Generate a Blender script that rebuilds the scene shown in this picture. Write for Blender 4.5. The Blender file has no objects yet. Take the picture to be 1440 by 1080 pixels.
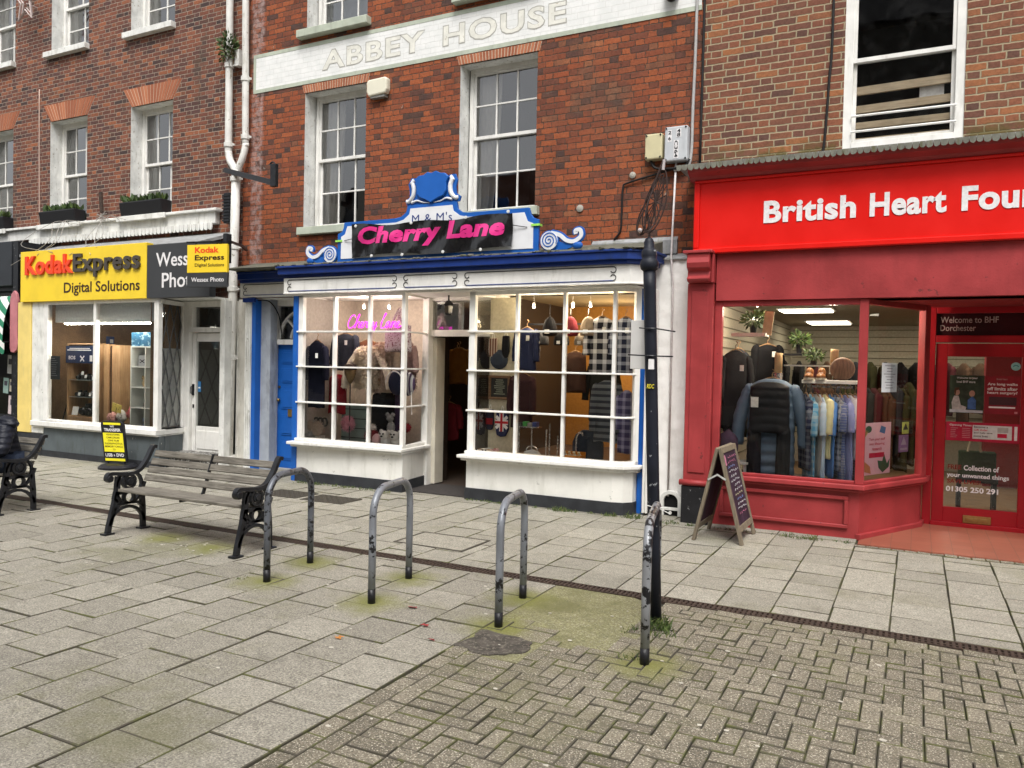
import bpy, math, random
from mathutils import Vector, Matrix, noise as mnoise
random.seed(7)
PI = math.pi
C = bpy.context.scene.collection
scene = bpy.context.scene

# ------------------------------------------------------------------ camera
cam_d = bpy.data.cameras.new('camera'); cam = bpy.data.objects.new('camera', cam_d); C.objects.link(cam)
scene.camera = cam
F_PX, YAW, PITCH, ROLL = 1106.17, 0.474518, -0.0214374, 0.0213470
cam_d.sensor_fit = 'HORIZONTAL'; cam_d.sensor_width = 36.0; cam_d.lens = 36.0*F_PX/1440.0
cam_d.clip_start = 0.05; cam_d.clip_end = 500
fw = Vector((-math.sin(YAW)*math.cos(PITCH), math.cos(YAW)*math.cos(PITCH), math.sin(PITCH)))
r0 = Vector((math.cos(YAW), math.sin(YAW), 0)); u0 = r0.cross(fw)
rr = r0*math.cos(ROLL)+u0*math.sin(ROLL); uu = u0*math.cos(ROLL)-r0*math.sin(ROLL)
mw = Matrix(((rr.x, uu.x, -fw.x, 0), (rr.y, uu.y, -fw.y, 0), (rr.z, uu.z, -fw.z, 1.5), (0, 0, 0, 1)))
cam.matrix_world = mw

# ------------------------------------------------------------------ sky and sun (overcast)
SUN_EL, SUN_AZ = math.radians(58), math.radians(155)      # azimuth from +Y clockwise: behind and to the right of the camera
world = bpy.data.worlds.new('World'); scene.world = world; world.use_nodes = True
wn = world.node_tree
bg = wn.nodes['Background']
sky = wn.nodes.new('ShaderNodeTexSky'); sky.sky_type = 'NISHITA'; sky.sun_disc = False
sky.sun_elevation = SUN_EL; sky.sun_rotation = SUN_AZ; sky.dust_density = 4.0; sky.air_density = 1.0
hsv = wn.nodes.new('ShaderNodeHueSaturation'); hsv.inputs['Saturation'].default_value = 0.16
wn.links.new(sky.outputs[0], hsv.inputs['Color']); wn.links.new(hsv.outputs[0], bg.inputs[0])
bg.inputs[1].default_value = 0.13
sd = bpy.data.lights.new('sun', 'SUN'); sun = bpy.data.objects.new('sun', sd); C.objects.link(sun)
sd.energy = 1.5; sd.angle = math.radians(22); sd.color = (1.0, 0.965, 0.92)
d = Vector((math.sin(SUN_AZ)*math.cos(SUN_EL), math.cos(SUN_AZ)*math.cos(SUN_EL), math.sin(SUN_EL)))
sun.rotation_euler = d.to_track_quat('Z', 'Y').to_euler(); sun.location = d*30
scene.view_settings.view_transform = 'Standard'; scene.view_settings.look = 'None'
scene.view_settings.exposure = 0.80; scene.view_settings.gamma = 1.0
scene.cycles.max_bounces = 7; scene.cycles.transparent_max_bounces = 14

# ------------------------------------------------------------------ node helpers
class NB:
    def __init__(s, m):
        m.use_nodes = True; s.t = m.node_tree; s.out = s.t.nodes['Material Output']; s.b = s.t.nodes['Principled BSDF']
    def n(s, typ, **kw):
        x = s.t.nodes.new(typ)
        for k, v in kw.items(): setattr(x, k, v)
        return x
    def set(s, sock, v):
        if hasattr(v, 'links'): s.t.links.new(v, sock)
        elif isinstance(v, (tuple, list)):
            sock.default_value = tuple(v)+(1,) if (len(v) == 3 and sock.type == 'RGBA') else tuple(v)
        else: sock.default_value = v
    def m(s, op, a, b=0.0, c=None, clamp=False):
        x = s.n('ShaderNodeMath', operation=op, use_clamp=clamp); s.set(x.inputs[0], a); s.set(x.inputs[1], b)
        if c is not None: s.set(x.inputs[2], c)
        return x.outputs[0]
    def mix(s, f, a, b, mode='MIX'):
        x = s.n('ShaderNodeMix', data_type='RGBA', blend_type=mode); s.set(x.inputs[0], f); s.set(x.inputs[6], a); s.set(x.inputs[7], b)
        return x.outputs[2]
    def noise(s, vec, scale, detail=4, rough=.55):
        x = s.n('ShaderNodeTexNoise'); s.set(x.inputs['Vector'], vec); x.inputs['Scale'].default_value = scale
        x.inputs['Detail'].default_value = detail; x.inputs['Roughness'].default_value = rough
        return x.outputs[0]
    def ramp(s, f, stops, interp='LINEAR'):
        x = s.n('ShaderNodeValToRGB'); cr = x.color_ramp; cr.interpolation = interp
        while len(cr.elements) < len(stops): cr.elements.new(.5)
        for e, (p, c) in zip(cr.elements, stops):
            e.position = p; e.color = (c, c, c, 1) if not isinstance(c, (tuple, list)) else tuple(c)+(1,)
        s.set(x.inputs[0], f); return x.outputs[0]
    def step(s, f, a, b):
        x = s.n('ShaderNodeMapRange', interpolation_type='SMOOTHSTEP'); s.set(x.inputs[0], f)
        x.inputs[1].default_value = a; x.inputs[2].default_value = b; return x.outputs[0]
    def pos(s): return s.n('ShaderNodeNewGeometry').outputs['Position']
    def obj(s): return s.n('ShaderNodeTexCoord').outputs['Object']
    def scalev(s, v, sc):
        x = s.n('ShaderNodeMapping'); s.set(x.inputs[0], v); x.inputs['Scale'].default_value = sc; return x.outputs[0]
    def bump(s, h, strength=.3, dist=.01):
        x = s.n('ShaderNodeBump'); s.set(x.inputs['Height'], h); x.inputs['Strength'].default_value = strength
        x.inputs['Distance'].default_value = dist; s.t.links.new(x.outputs[0], s.b.inputs['Normal'])
    def base(s, c, rough=.6, metal=0, spec=None):
        s.set(s.b.inputs['Base Color'], c); s.set(s.b.inputs['Roughness'], rough); s.b.inputs['Metallic'].default_value = metal
        if spec is not None: s.b.inputs['Specular IOR Level'].default_value = spec

def mul(c, k): return tuple(min(1, x*k) for x in c)
MATS = {}
def paint(name, col, rough=.45, var=.18, scale=5, bump=.12, chip=None, chip_amt=.0, grime=None, grime_amt=0., metal=0, fine=60):
    """painted / plain surface: soft patchiness, fine orange-peel bump, optional chips and grime stains"""
    if name in MATS: return MATS[name]
    m = bpy.data.materials.new(name); b = NB(m); p = b.obj()
    n1 = b.noise(p, scale, 5); n2 = b.noise(p, fine, 3)
    c = b.mix(b.step(n1, .3, .7), mul(col, 1-var), mul(col, 1+var*.5))
    if grime:
        g = b.noise(b.scalev(p, (1, 1, .22)), scale*2.2, 6, .65)
        c = b.mix(b.m('MULTIPLY', b.step(g, .5, .72), grime_amt), c, grime)
    if chip:
        k = b.noise(p, scale*3.3, 7, .68); msk = b.step(k, .66-chip_amt, .68-chip_amt)
        c = b.mix(msk, c, chip)
    b.base(c, b.m('MULTIPLY_ADD', n1, .25, rough-.12), metal, .5 if metal else .3)
    b.bump(b.m('ADD', b.m('MULTIPLY', n1, .6), b.m('MULTIPLY', n2, .4)), bump, .01)
    MATS[name] = m; return m
def plain(name, col, rough=.6, metal=0, var=.12, scale=30): return paint(name, col, rough, var, scale, .05, metal=metal)
def emit(name, col, strength):
    if name in MATS: return MATS[name]
    m = bpy.data.materials.new(name); b = NB(m); b.base((0, 0, 0), .5)
    b.b.inputs['Emission Color'].default_value = tuple(col)+(1,); b.b.inputs['Emission Strength'].default_value = strength
    MATS[name] = m; return m
def glass(name, tint=(.96, .98, .97), refl=1.0, dirt=.0):
    if name in MATS: return MATS[name]
    m = bpy.data.materials.new(name); b = NB(m); t = b.t
    tr = b.n('ShaderNodeBsdfTransparent'); tr.inputs[0].default_value = tuple(tint)+(1,)
    gl = b.n('ShaderNodeBsdfGlossy'); gl.inputs['Roughness'].default_value = .015
    wob = b.n('ShaderNodeBump'); wob.inputs['Strength'].default_value = .25; wob.inputs['Distance'].default_value = .01
    b.set(wob.inputs['Height'], b.noise(b.pos(), 2.2, 1)); t.links.new(wob.outputs[0], gl.inputs['Normal'])
    fr = b.n('ShaderNodeFresnel'); fr.inputs[0].default_value = 1.52
    mx = b.n('ShaderNodeMixShader'); t.links.new(b.m('MULTIPLY', fr.outputs[0], 1.75*refl, clamp=True), mx.inputs[0])
    t.links.new(tr.outputs[0], mx.inputs[1]); t.links.new(gl.outputs[0], mx.inputs[2])
    if dirt:
        df = b.n('ShaderNodeBsdfDiffuse'); df.inputs[0].default_value = (.6, .6, .58, 1)
        m2 = b.n('ShaderNodeMixShader'); b.set(m2.inputs[0], b.m('MULTIPLY', b.step(b.noise(b.pos(), 6, 6, .7), .45, .75), dirt))
        t.links.new(mx.outputs[0], m2.inputs[1]); t.links.new(df.outputs[0], m2.inputs[2]); mx = m2
    t.links.new(mx.outputs[0], b.out.inputs[0]); MATS[name] = m; return m

def brick(name, cols, mortar, course=.068, L=.205, H=.105, joint=.011, patch=None, moss=None, stain=.35, mjit=.004, pal2=None, bloom=None):
    """Flemish bond in world X/Z: stretchers and headers, each with its own tint"""
    m = bpy.data.materials.new(name); b = NB(m)
    sx = b.n('ShaderNodeSeparateXYZ'); b.set(sx.inputs[0], b.pos()); P = b.pos()
    wob = b.m('SUBTRACT', b.noise(P, 9, 3), .5); wob2 = b.m('SUBTRACT', b.noise(P, 30, 3), .5)
    z = b.m('ADD', sx.outputs[2], b.m('ADD', b.m('MULTIPLY', wob, .018), b.m('MULTIPLY', wob2, .008)))
    x = b.m('ADD', b.m('ADD', sx.outputs[0], sx.outputs[1]), b.m('ADD', b.m('MULTIPLY', wob, .02), 100.0))
    row = b.m('FLOOR', b.m('DIVIDE', z, course)); fz = b.m('MULTIPLY', b.m('FRACT', b.m('DIVIDE', z, course)), course)
    per = L+H; odd = b.m('MODULO', row, 2.0)
    wn1 = b.n('ShaderNodeTexWhiteNoise', noise_dimensions='1D'); b.set(wn1.inputs['W'], row)
    jit = b.m('MULTIPLY', wn1.outputs[0], .03)
    u = b.m('DIVIDE', b.m('ADD', b.m('ADD', x, jit), b.m('MULTIPLY', odd, per/2)), per)
    k = b.m('FLOOR', u); t = b.m('MULTIPLY', b.m('FRACT', u), per)
    isH = b.m('GREATER_THAN', t, L)
    ds = b.m('MINIMUM', t, b.m('SUBTRACT', L, t)); dh = b.m('MINIMUM', b.m('SUBTRACT', t, L), b.m('SUBTRACT', per, t))
    dx = b.m('ADD', b.m('MULTIPLY', isH, dh), b.m('MULTIPLY', b.m('SUBTRACT', 1.0, isH), ds))
    dz = b.m('MINIMUM', fz, b.m('SUBTRACT', course, fz))
    e = b.m('MINIMUM', dx, dz)
    e = b.m('ADD', e, b.m('MULTIPLY', b.m('SUBTRACT', b.noise(P, 55, 4), .5), mjit*2.2))
    bm = b.step(e, joint*.5-.0022, joint*.5+.0022)       # 1 on brick, 0 in the joint
    cid = b.n('ShaderNodeCombineXYZ'); b.set(cid.inputs[0], b.m('ADD', b.m('MULTIPLY', k, 2), isH)); b.set(cid.inputs[1], row)
    wn2 = b.n('ShaderNodeTexWhiteNoise', noise_dimensions='3D'); b.set(wn2.inputs['Vector'], cid.outputs[0])
    rnd = wn2.outputs[0]
    big = b.noise(P, .9, 4); rnd2 = b.m('ADD', b.m('MULTIPLY', rnd, .72), b.m('MULTIPLY', big, .4), clamp=True)
    n = len(cols); bc = b.ramp(rnd2, [(i/(n-1)*.98+.01, c) for i, c in enumerate(cols)])
    if pal2:
        k2 = b.ramp(rnd, [(i/(len(pal2)-1), c) for i, c in enumerate(pal2)])
        bc = b.mix(b.step(b.noise(P, .55, 5, .6), .5, .62), bc, k2)
    fine = b.noise(P, 38, 6, .7)
    bc = b.mix(1.0, bc, b.ramp(fine, [(.25, .62), (.5, .98), (.75, 1.25)]), 'MULTIPLY')
    mc = b.mix(b.noise(P, 3, 5), mul(mortar, .72), mul(mortar, 1.15))
    col = b.mix(bm, mc, bc)
    if stain:
        g = b.noise(b.scalev(P, (1, 1, .35)), 1.7, 7, .68)
        col = b.mix(b.m('MULTIPLY', b.step(g, .54, .74), stain), col, mul(mortar, .22))
    if bloom:
        bx = b.m('ADD', sx.outputs[0], b.m('MULTIPLY', wob, .12)); msk = b.m('MULTIPLY', b.step(bx, bloom[0], bloom[0]+.06), b.m('SUBTRACT', 1.0, b.step(bx, bloom[1]-.06, bloom[1])))
        col = b.mix(b.m('MULTIPLY', msk, b.m('MULTIPLY', b.step(b.noise(P, 10, 7, .75), .38, .62), .7)), col, (.40, .31, .29))
    if patch:
        g = b.noise(P, 4.5, 7, .75); col = b.mix(b.m('MULTIPLY', b.step(g, .665, .70), .75), col, patch)
    if moss:
        zz = b.m('SUBTRACT', moss[1], sx.outputs[2])       # green growth just above a wet ledge
        msk = b.m('MULTIPLY', b.step(zz, 0, moss[2]), b.step(b.noise(P, 7, 6, .7), .42, .62))
        col = b.mix(b.m('MULTIPLY', msk, .8), col, moss[0])
    b.base(col, .88, spec=.25)
    b.bump(b.m('ADD', b.m('MULTIPLY', bm, .75), b.m('MULTIPLY', fine, .5)), .75, .012)
    MATS[name] = m; return m

def fabric(name, col, var=.25, scale=14, rough=.9, stripe=None, check=None, bump=.3, spots=None):
    if name in MATS: return MATS[name]
    m = bpy.data.materials.new(name); b = NB(m); p = b.obj()
    n1 = b.noise(p, scale, 4); c = b.mix(n1, mul(col, 1-var), mul(col, 1+var))
    def bars(axis, freq, duty):
        s = b.n('ShaderNodeSeparateXYZ'); b.set(s.inputs[0], p)
        return b.m('LESS_THAN', b.m('FRACT', b.m('MULTIPLY', b.m('ADD', s.outputs[axis], 50), freq)), duty)
    if stripe: c = b.mix(bars(stripe[2], stripe[1], .45), c, stripe[0])
    if check:
        c = b.mix(b.m('MULTIPLY', b.m('ADD', bars(check[2] if len(check) > 2 else 0, check[1], .4), bars(2, check[1], .4)), .5), c, check[0])
    if spots: c = b.mix(b.step(b.noise(p, spots[1], 2), .56, .6), c, spots[0])
    b.base(c, rough, spec=.2); b.bump(b.noise(p, scale*3, 4), bump, .01); MATS[name] = m; return m
def wood(name, c1, c2, axis=0, scale=6, rough=.6, bump=.3):
    if name in MATS: return MATS[name]
    m = bpy.data.materials.new(name); b = NB(m); sc = [9, 9, 9]; sc[axis] = .7
    p = b.scalev(b.obj(), tuple(sc)); n1 = b.noise(p, scale, 7, .65)
    c = b.mix(b.step(n1, .3, .7), c1, c2); c = b.mix(b.m('MULTIPLY', b.step(b.noise(b.obj(), 4, 5), .45, .7), .4), c, mul(c1, .6))
    b.base(c, rough); b.bump(n1, bump, .008); MATS[name] = m; return m

# ------------------------------------------------------------------ mesh builder
class MB:
    def __init__(s): s.v = []; s.f = []; s.mi = []; s.cur = 0
    def face(s, idx): s.f.append(idx); s.mi.append(s.cur)
    def add(s, pts): k = len(s.v); s.v += [tuple(p) for p in pts]; return k
    def poly(s, pts): k = s.add(pts); s.face(list(range(k, k+len(pts)))); return s
    def box(s, x0, x1, y0, y1, z0, z1):
        k = s.add([(x0, y0, z0), (x1, y0, z0), (x1, y1, z0), (x0, y1, z0), (x0, y0, z1), (x1, y0, z1), (x1, y1, z1), (x0, y1, z1)])
        for q in ((0, 3, 2, 1), (4, 5, 6, 7), (0, 1, 5, 4), (1, 2, 6, 5), (2, 3, 7, 6), (3, 0, 4, 7)): s.face([k+i for i in q])
        return s
    def obox(s, c, size, M=None):
        M = M or Matrix.Identity(3); c = Vector(c); h = [x/2 for x in size]
        P = [c+M@Vector((sx*h[0], sy*h[1], sz*h[2])) for sz in (-1, 1) for sx, sy in ((-1, -1), (1, -1), (1, 1), (-1, 1))]
        k = s.add(P)
        for q in ((0, 3, 2, 1), (4, 5, 6, 7), (0, 1, 5, 4), (1, 2, 6, 5), (2, 3, 7, 6), (3, 0, 4, 7)): s.face([k+i for i in q])
        return s
    def prism(s, pts, fn, t0, t1):
        """pts: 2-D outline; fn(u,v,t) -> world"""
        n = len(pts); a = s.add([fn(u, v, t0) for u, v in pts]); b = s.add([fn(u, v, t1) for u, v in pts])
        s.face(list(range(a, a+n))); s.face(list(range(b+n-1, b-1, -1)))
        for i in range(n): j = (i+1) % n; s.face([a+i, b+i, b+j, a+j])
        return s
    def tube(s, path, r, n=8, closed=False, sec=None):
        P = [Vector(p) for p in path]; N = len(P); rs = r if isinstance(r, (list, tuple)) else [r]*N
        rings = []; up = None
        for i, p in enumerate(P):
            a = P[(i-1) % N] if (i > 0 or closed) else p; c = P[(i+1) % N] if (i < N-1 or closed) else p
            t = (c-a); t = t.normalized() if t.length > 1e-9 else Vector((0, 0, 1))
            if up is None: up = Vector((0, 0, 1)) if abs(t.z) < .9 else Vector((0, 1, 0))
            x = t.cross(up)
            x = x.normalized() if x.length > 1e-6 else t.orthogonal().normalized()
            y = x.cross(t).normalized(); up = y
            if sec: ring = [p+x*(su*rs[i])+y*(sv*rs[i]) for su, sv in sec]
            else: ring = [p+x*(math.cos(2*PI*q/n)*rs[i])+y*(math.sin(2*PI*q/n)*rs[i]) for q in range(n)]
            rings.append(s.add(ring))
        n = len(sec) if sec else n
        for i in range(N if closed else N-1):
            a, b = rings[i], rings[(i+1) % N]
            for q in range(n): w = (q+1) % n; s.face([a+q, a+w, b+w, b+q])
        if not closed:
            s.face([rings[0]+q for q in range(n-1, -1, -1)]); s.face([rings[-1]+q for q in range(n)])
        return s
    def bar(s, path, w, t, normal):
        """flat bar: width w in the plane whose normal is given, thickness t along the normal"""
        P = [Vector(p) for p in path]; nrm = Vector(normal).normalized(); N = len(P); rings = []
        for i, p in enumerate(P):
            tt = (P[min(i+1, N-1)]-P[max(i-1, 0)]).normalized(); x = tt.cross(nrm).normalized()
            rings.append(s.add([p+x*w/2+nrm*t/2, p-x*w/2+nrm*t/2, p-x*w/2-nrm*t/2, p+x*w/2-nrm*t/2]))
        for i in range(N-1):
            a, b = rings[i], rings[i+1]
            for q in range(4): ww = (q+1) % 4; s.face([a+q, a+ww, b+ww, b+q])
        s.face([rings[0]+q for q in (3, 2, 1, 0)]); s.face([rings[-1]+q for q in range(4)]); return s
    def lathe(s, prof, c=(0, 0, 0), n=16, M=None):
        c = Vector(c); M = M or Matrix.Identity(3); rings = []
        for r, z in prof: rings.append(s.add([c+M@Vector((r*math.cos(2*PI*q/n), r*math.sin(2*PI*q/n), z)) for q in range(n)]))
        for a, b in zip(rings, rings[1:]):
            for q in range(n): w = (q+1) % n; s.face([a+q, a+w, b+w, b+q])
        s.face([rings[0]+q for q in range(n-1, -1, -1)]); s.face([rings[-1]+q for q in range(n)]); return s
    def ell(s, c, r, nu=14, nv=9, jit=0, M=None, seed=0):
        r = (r, r, r) if isinstance(r, (int, float)) else r; c = Vector(c); M = M or Matrix.Identity(3); rings = []
        for j in range(nv+1):
            th = PI*j/nv; st = max(math.sin(th), .02)
            ring = []
            for i in range(nu):
                ph = 2*PI*i/nu; dv = Vector((st*math.cos(ph), st*math.sin(ph), math.cos(th)))
                k = 1+jit*(mnoise.noise(dv*2.3+Vector((seed*3.1+c.x*7, c.y*5, c.z*9)))) if jit else 1
                ring.append(c+M@Vector((dv.x*r[0]*k, dv.y*r[1]*k, dv.z*r[2]*k)))
            rings.append(s.add(ring))
        for a, b in zip(rings, rings[1:]):
            for q in range(nu): w = (q+1) % nu; s.face([a+q, b+q, b+w, a+w])
        s.face([rings[0]+q for q in range(nu)]); s.face([rings[-1]+q for q in range(nu-1, -1, -1)]); return s
    def leaf(s, p, size, dirv, nv=None):
        dv = Vector(dirv).normalized(); sd_ = dv.cross(nv or Vector((random.uniform(-1, 1), random.uniform(-1, 1), random.uniform(-1, 1))))
        sd_ = sd_.normalized() if sd_.length > 1e-4 else dv.orthogonal().normalized(); p = Vector(p)
        s.poly([p, p+dv*size*.5+sd_*size*.2, p+dv*size, p+dv*size*.5-sd_*size*.2]); return s
    def build(s, name, mats, parent=None, smooth=False, bevel=0, seg=1):
        me = bpy.data.meshes.new(name); me.from_pydata(s.v, [], s.f)
        for m in (mats if isinstance(mats, (list, tuple)) else [mats]): me.materials.append(m)
        for p, k in zip(me.polygons, s.mi): p.material_index = k; p.use_smooth = smooth
        me.update(); o = bpy.data.objects.new(name, me); C.objects.link(o)
        if parent is not None: attach(o, parent)
        if bevel:
            bv = o.modifiers.new('bevel', 'BEVEL'); bv.width = bevel; bv.segments = seg; bv.limit_method = 'ANGLE'; bv.angle_limit = .6
        return o
def attach(o, parent):
    o.parent = parent
    loc = Vector(parent.location); q = parent.parent
    while q is not None: loc = loc+Vector(q.location); q = q.parent
    if not parent.get('_mesh') and parent.type == 'EMPTY': o.matrix_parent_inverse = Matrix.Translation(-Vector(parent.location))
def tag(o, label=None, cat=None, group=None, kind=None):
    if label: o['label'] = label
    if cat: o['category'] = cat
    if group: o['group'] = group
    if kind: o['kind'] = kind
    return o
def thing(name, label, cat, loc=(0, 0, 0), group=None):
    o = bpy.data.objects.new(name, None); o.empty_display_size = .1; C.objects.link(o); o.location = loc
    return tag(o, label, cat, group)
def copy_tree(o, parent=None):
    c = o.copy(); C.objects.link(c)
    if parent is not None: c.parent = parent; c.matrix_parent_inverse = o.matrix_parent_inverse.copy()
    for ch in [x for x in C.objects if x.parent == o]: copy_tree(ch, c)
    return c
X_, Y_, Z_ = Vector((1, 0, 0)), Vector((0, 1, 0)), Vector((0, 0, 1))
def text(name, s, O, w, h, mat, parent=None, U=X_, V=Z_, bold=0., extrude=0., shear=0., res=3, space=1.0, align='LEFT', lh=1.0):
    """lettering fitted to a w x h box whose lower left corner is O (w or h may be None to keep proportions)"""
    cu = bpy.data.curves.new(name, 'FONT'); cu.body = s; cu.offset = bold; cu.shear = shear; cu.resolution_u = res
    cu.space_character = space; cu.align_x = align; cu.space_line = lh
    to = bpy.data.objects.new(name, cu); C.objects.link(to)
    me = bpy.data.meshes.new_from_object(to.evaluated_get(bpy.context.evaluated_depsgraph_get()))
    C.objects.unlink(to); bpy.data.objects.remove(to)
    xs = [v.co.x for v in me.vertices]; ys = [v.co.y for v in me.vertices]
    x0, x1, y0, y1 = min(xs), max(xs), min(ys), max(ys)
    kx = w/(x1-x0) if w else None; ky = h/(y1-y0) if h else None
    kx = kx or ky; ky = ky or kx; O = Vector(O); nrm = U.cross(V).normalized()
    for v in me.vertices: v.co = O+U*((v.co.x-x0)*kx)+V*((v.co.y-y0)*ky)
    if extrude:
        import bmesh
        bm = bmesh.new(); bm.from_mesh(me); r = bmesh.ops.extrude_face_region(bm, geom=bm.faces[:])
        for g in r['geom']:
            if isinstance(g, bmesh.types.BMVert): g.co += nrm*extrude
        bm.to_mesh(me); bm.free()
    me.materials.clear(); me.materials.append(mat)
    for p in me.polygons: p.use_smooth = False; p.material_index = 0
    o = bpy.data.objects.new(name, me); C.objects.link(o)
    if parent is not None: attach(o, parent)
    return o
def arc(cx, cz, r, a0, a1, n=10): return [(cx+r*math.cos(a0+(a1-a0)*i/n), cz+r*math.sin(a0+(a1-a0)*i/n)) for i in range(n+1)]
def smooth_path(pts, n=6):
    """Catmull-Rom through the points"""
    P = [Vector(p) for p in pts]; P = [P[0]*2-P[1]]+P+[P[-1]*2-P[-2]]; out = []
    for i in range(1, len(P)-2):
        a, b, c, d_ = P[i-1:i+3]
        for k in range(n):
            t = k/n; out.append(.5*((2*b)+(c-a)*t+(2*a-5*b+4*c-d_)*t*t+(3*b-a-3*c+d_)*t**3))
    out.append(P[-2]); return out
# ------------------------------------------------------------------ ground
FEET = [(-3.904, 3.998), (-4.006, 4.55), (-3.008, 3.985), (-3.131, 4.57), (-2.104, 3.99), (-2.24, 4.58), (-1.19, 3.86), (-5.6, 4.55), (-5.0, 4.5)]
def paving_mat(name, c1, c2, joint_moss, speck=.55, mossy=1.0, sc=1.0):
    m = bpy.data.materials.new(name); b = NB(m); P = b.pos()
    isl = b.n('ShaderNodeNewGeometry').outputs['Random Per Island']
    big = b.noise(P, 1.1, 6, .62); mid = b.noise(P, 14, 6, .7); fine = b.noise(P, 85*sc, 5, .8); sp = b.noise(P, 120*sc, 2, .6)
    c = b.mix(b.m('MULTIPLY_ADD', isl, .7, b.m('MULTIPLY', big, .35), clamp=True), c1, c2)
    c = b.mix(1.0, c, b.ramp(mid, [(.25, .66), (.5, 1.0), (.78, 1.26)]), 'MULTIPLY')
    c = b.mix(1.0, c, b.ramp(fine, [(.34, .34), (.5, 1.0), (.66, 1.6)]), 'MULTIPLY')
    c = b.mix(b.m('MULTIPLY', b.step(sp, .57, .66), speck), c, (.56, .52, .42))
    c = b.mix(b.m('MULTIPLY', b.step(b.noise(P, 26, 5, .8), .66, .74), .5), c, (.07, .065, .055))
    c = b.mix(b.m('MULTIPLY', b.step(b.noise(P, 2.3, 7, .72), .55, .7), .35), c, (.10, .09, .07))
    # lichen and algae: patches, and growth round the stands' feet; under the bench its tint also stands for shade
    dm = None
    for fx, fy in FEET:
        x = b.n('ShaderNodeVectorMath', operation='DISTANCE'); b.set(x.inputs[0], P); x.inputs[1].default_value = (fx, fy, 0)
        dm = x.outputs['Value'] if dm is None else b.m('MINIMUM', dm, x.outputs['Value'])
    near = b.m('SUBTRACT', 1.0, b.step(b.m('ADD', dm, b.m('MULTIPLY', b.noise(P, 6, 5, .7), .36)), .19, .50))
    al = b.m('MULTIPLY', b.step(b.noise(P, .8, 7, .7), .5, .68), .55)
    c = b.mix(b.m('MULTIPLY', al, mossy), c, b.mix(fine, (.085, .085, .03), (.16, .155, .07)))
    c = b.mix(b.m('MULTIPLY', near, .85), c, b.mix(fine, (.10, .11, .018), (.21, .21, .05)))
    b.base(c, b.m('MULTIPLY_ADD', mid, .3, .6), spec=.3)
    b.bump(b.m('ADD', b.m('MULTIPLY', fine, .55), b.m('MULTIPLY', mid, .6)), .55, .006)
    return m
M_slab = paving_mat('slab_concrete', (.188, .175, .145), (.288, .27, .226), None, .6)
M_slab2 = paving_mat('footway_concrete', (.212, .20, .165), (.30, .283, .236), None, .45, .7)
M_block = paving_mat('block_paver', (.112, .098, .073), (.21, .186, .140), None, .95, .9)
M_joint = bpy.data.materials.new('joint_dirt'); b = NB(M_joint)
b.base(b.mix(b.step(b.noise(b.pos(), 5, 6, .7), .42, .6), (.028, .025, .018), (.055, .062, .018)), .95); b.bump(b.noise(b.pos(), 60), .6)

M_edge = bpy.data.materials.new('joint_edge'); b = NB(M_edge)
b.base(b.mix(b.step(b.noise(b.pos(), 7, 6, .7), .44, .6), (.085, .075, .056), (.105, .108, .04)), .95)
g = MB(); S = 60
g.poly([(-S, -S, -.016), (S, -S, -.016), (S, S, -.016), (-S, S, -.016)]); tag(g.build('ground', M_joint), kind='structure')

def slab(mb, x0, x1, y0, y1, z=0, gap=.0036, ch=.0042, tilt=.0024):
    x0 += gap*random.uniform(.2, 1.4); x1 -= gap*random.uniform(.2, 1.4); y0 += gap*random.uniform(.2, 1.5); y1 -= gap*random.uniform(.2, 1.5)
    a, b_ = random.uniform(-tilt, tilt), random.uniform(-tilt, tilt); zz = z+random.uniform(-.002, .002); ch *= random.uniform(.6, 1.2)
    O = [(x0, y0), (x1, y0), (x1, y1), (x0, y1)]; I = [(x0+ch, y0+ch), (x1-ch, y0+ch), (x1-ch, y1-ch), (x0+ch, y1-ch)]
    h = lambda i: zz+a*(1 if i in (1, 2) else -1)+b_*(1 if i > 1 else -1)
    k = mb.add([(x, y, z-.05) for x, y in O]+[(x, y, h(i)-ch*.75) for i, (x, y) in enumerate(O)]+[(x, y, h(i)) for i, (x, y) in enumerate(I)])
    for i in range(4):
        j = (i+1) % 4; mb.cur = 1; mb.face([k+i, k+j, k+4+j, k+4+i]); mb.face([k+4+i, k+4+j, k+8+j, k+8+i]); mb.cur = 0
    mb.face([k+8, k+9, k+10, k+11])
P_ = .337
mb = MB()                                                   # footway between the channel and the shops
for i in range(-34, 14):
    x0 = -1.11+i*P_; y = 5.092
    if random.random() < .5: slab(mb, x0, x0+P_, y, y+P_/2); y += P_/2
    yend = 8.3
    if x0 > -.6: yend = 7.46
    while y < yend-.05:
        L = P_*(1 if random.random() < .86 else 1.5); y1 = min(y+L, yend)
        skip = (-6.62 < x0+.1 < -5.3 and 6.55 < (y+y1)/2 < 7.0)
        if not skip: slab(mb, x0, x0+P_, y, y1)
        else: slab(mb, x0, x0+P_, y, y1, -.004)
        y = y1
tag(mb.build('footway', [M_slab2, M_edge]), kind='structure')
mb = MB()                                                   # square on the camera's side of the channel
for i in range(-40, 0):
    x1 = -2.17+(i+1)*.335; x0 = x1-.335; y = -2.6+(.1675 if i % 2 else 0)
    while y < 4.96:
        y1 = min(y+.335, 4.965); slab(mb, x0, x1, y, y1, tilt=.0022); y = y1
tag(mb.build('square_paving', [M_slab, M_edge]), kind='structure')
mb = MB()                                                   # herringbone block paving
bx0, by1 = -1.765, 4.87; W = .0835
def patch_zone(x, y): return x < -1.42 and y > 4.02+.1*math.sin(x*9) and y < 4.86 or ((x+2.0)/.25)**2+((y-3.74)/.2)**2 < 1
done = set()
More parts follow.
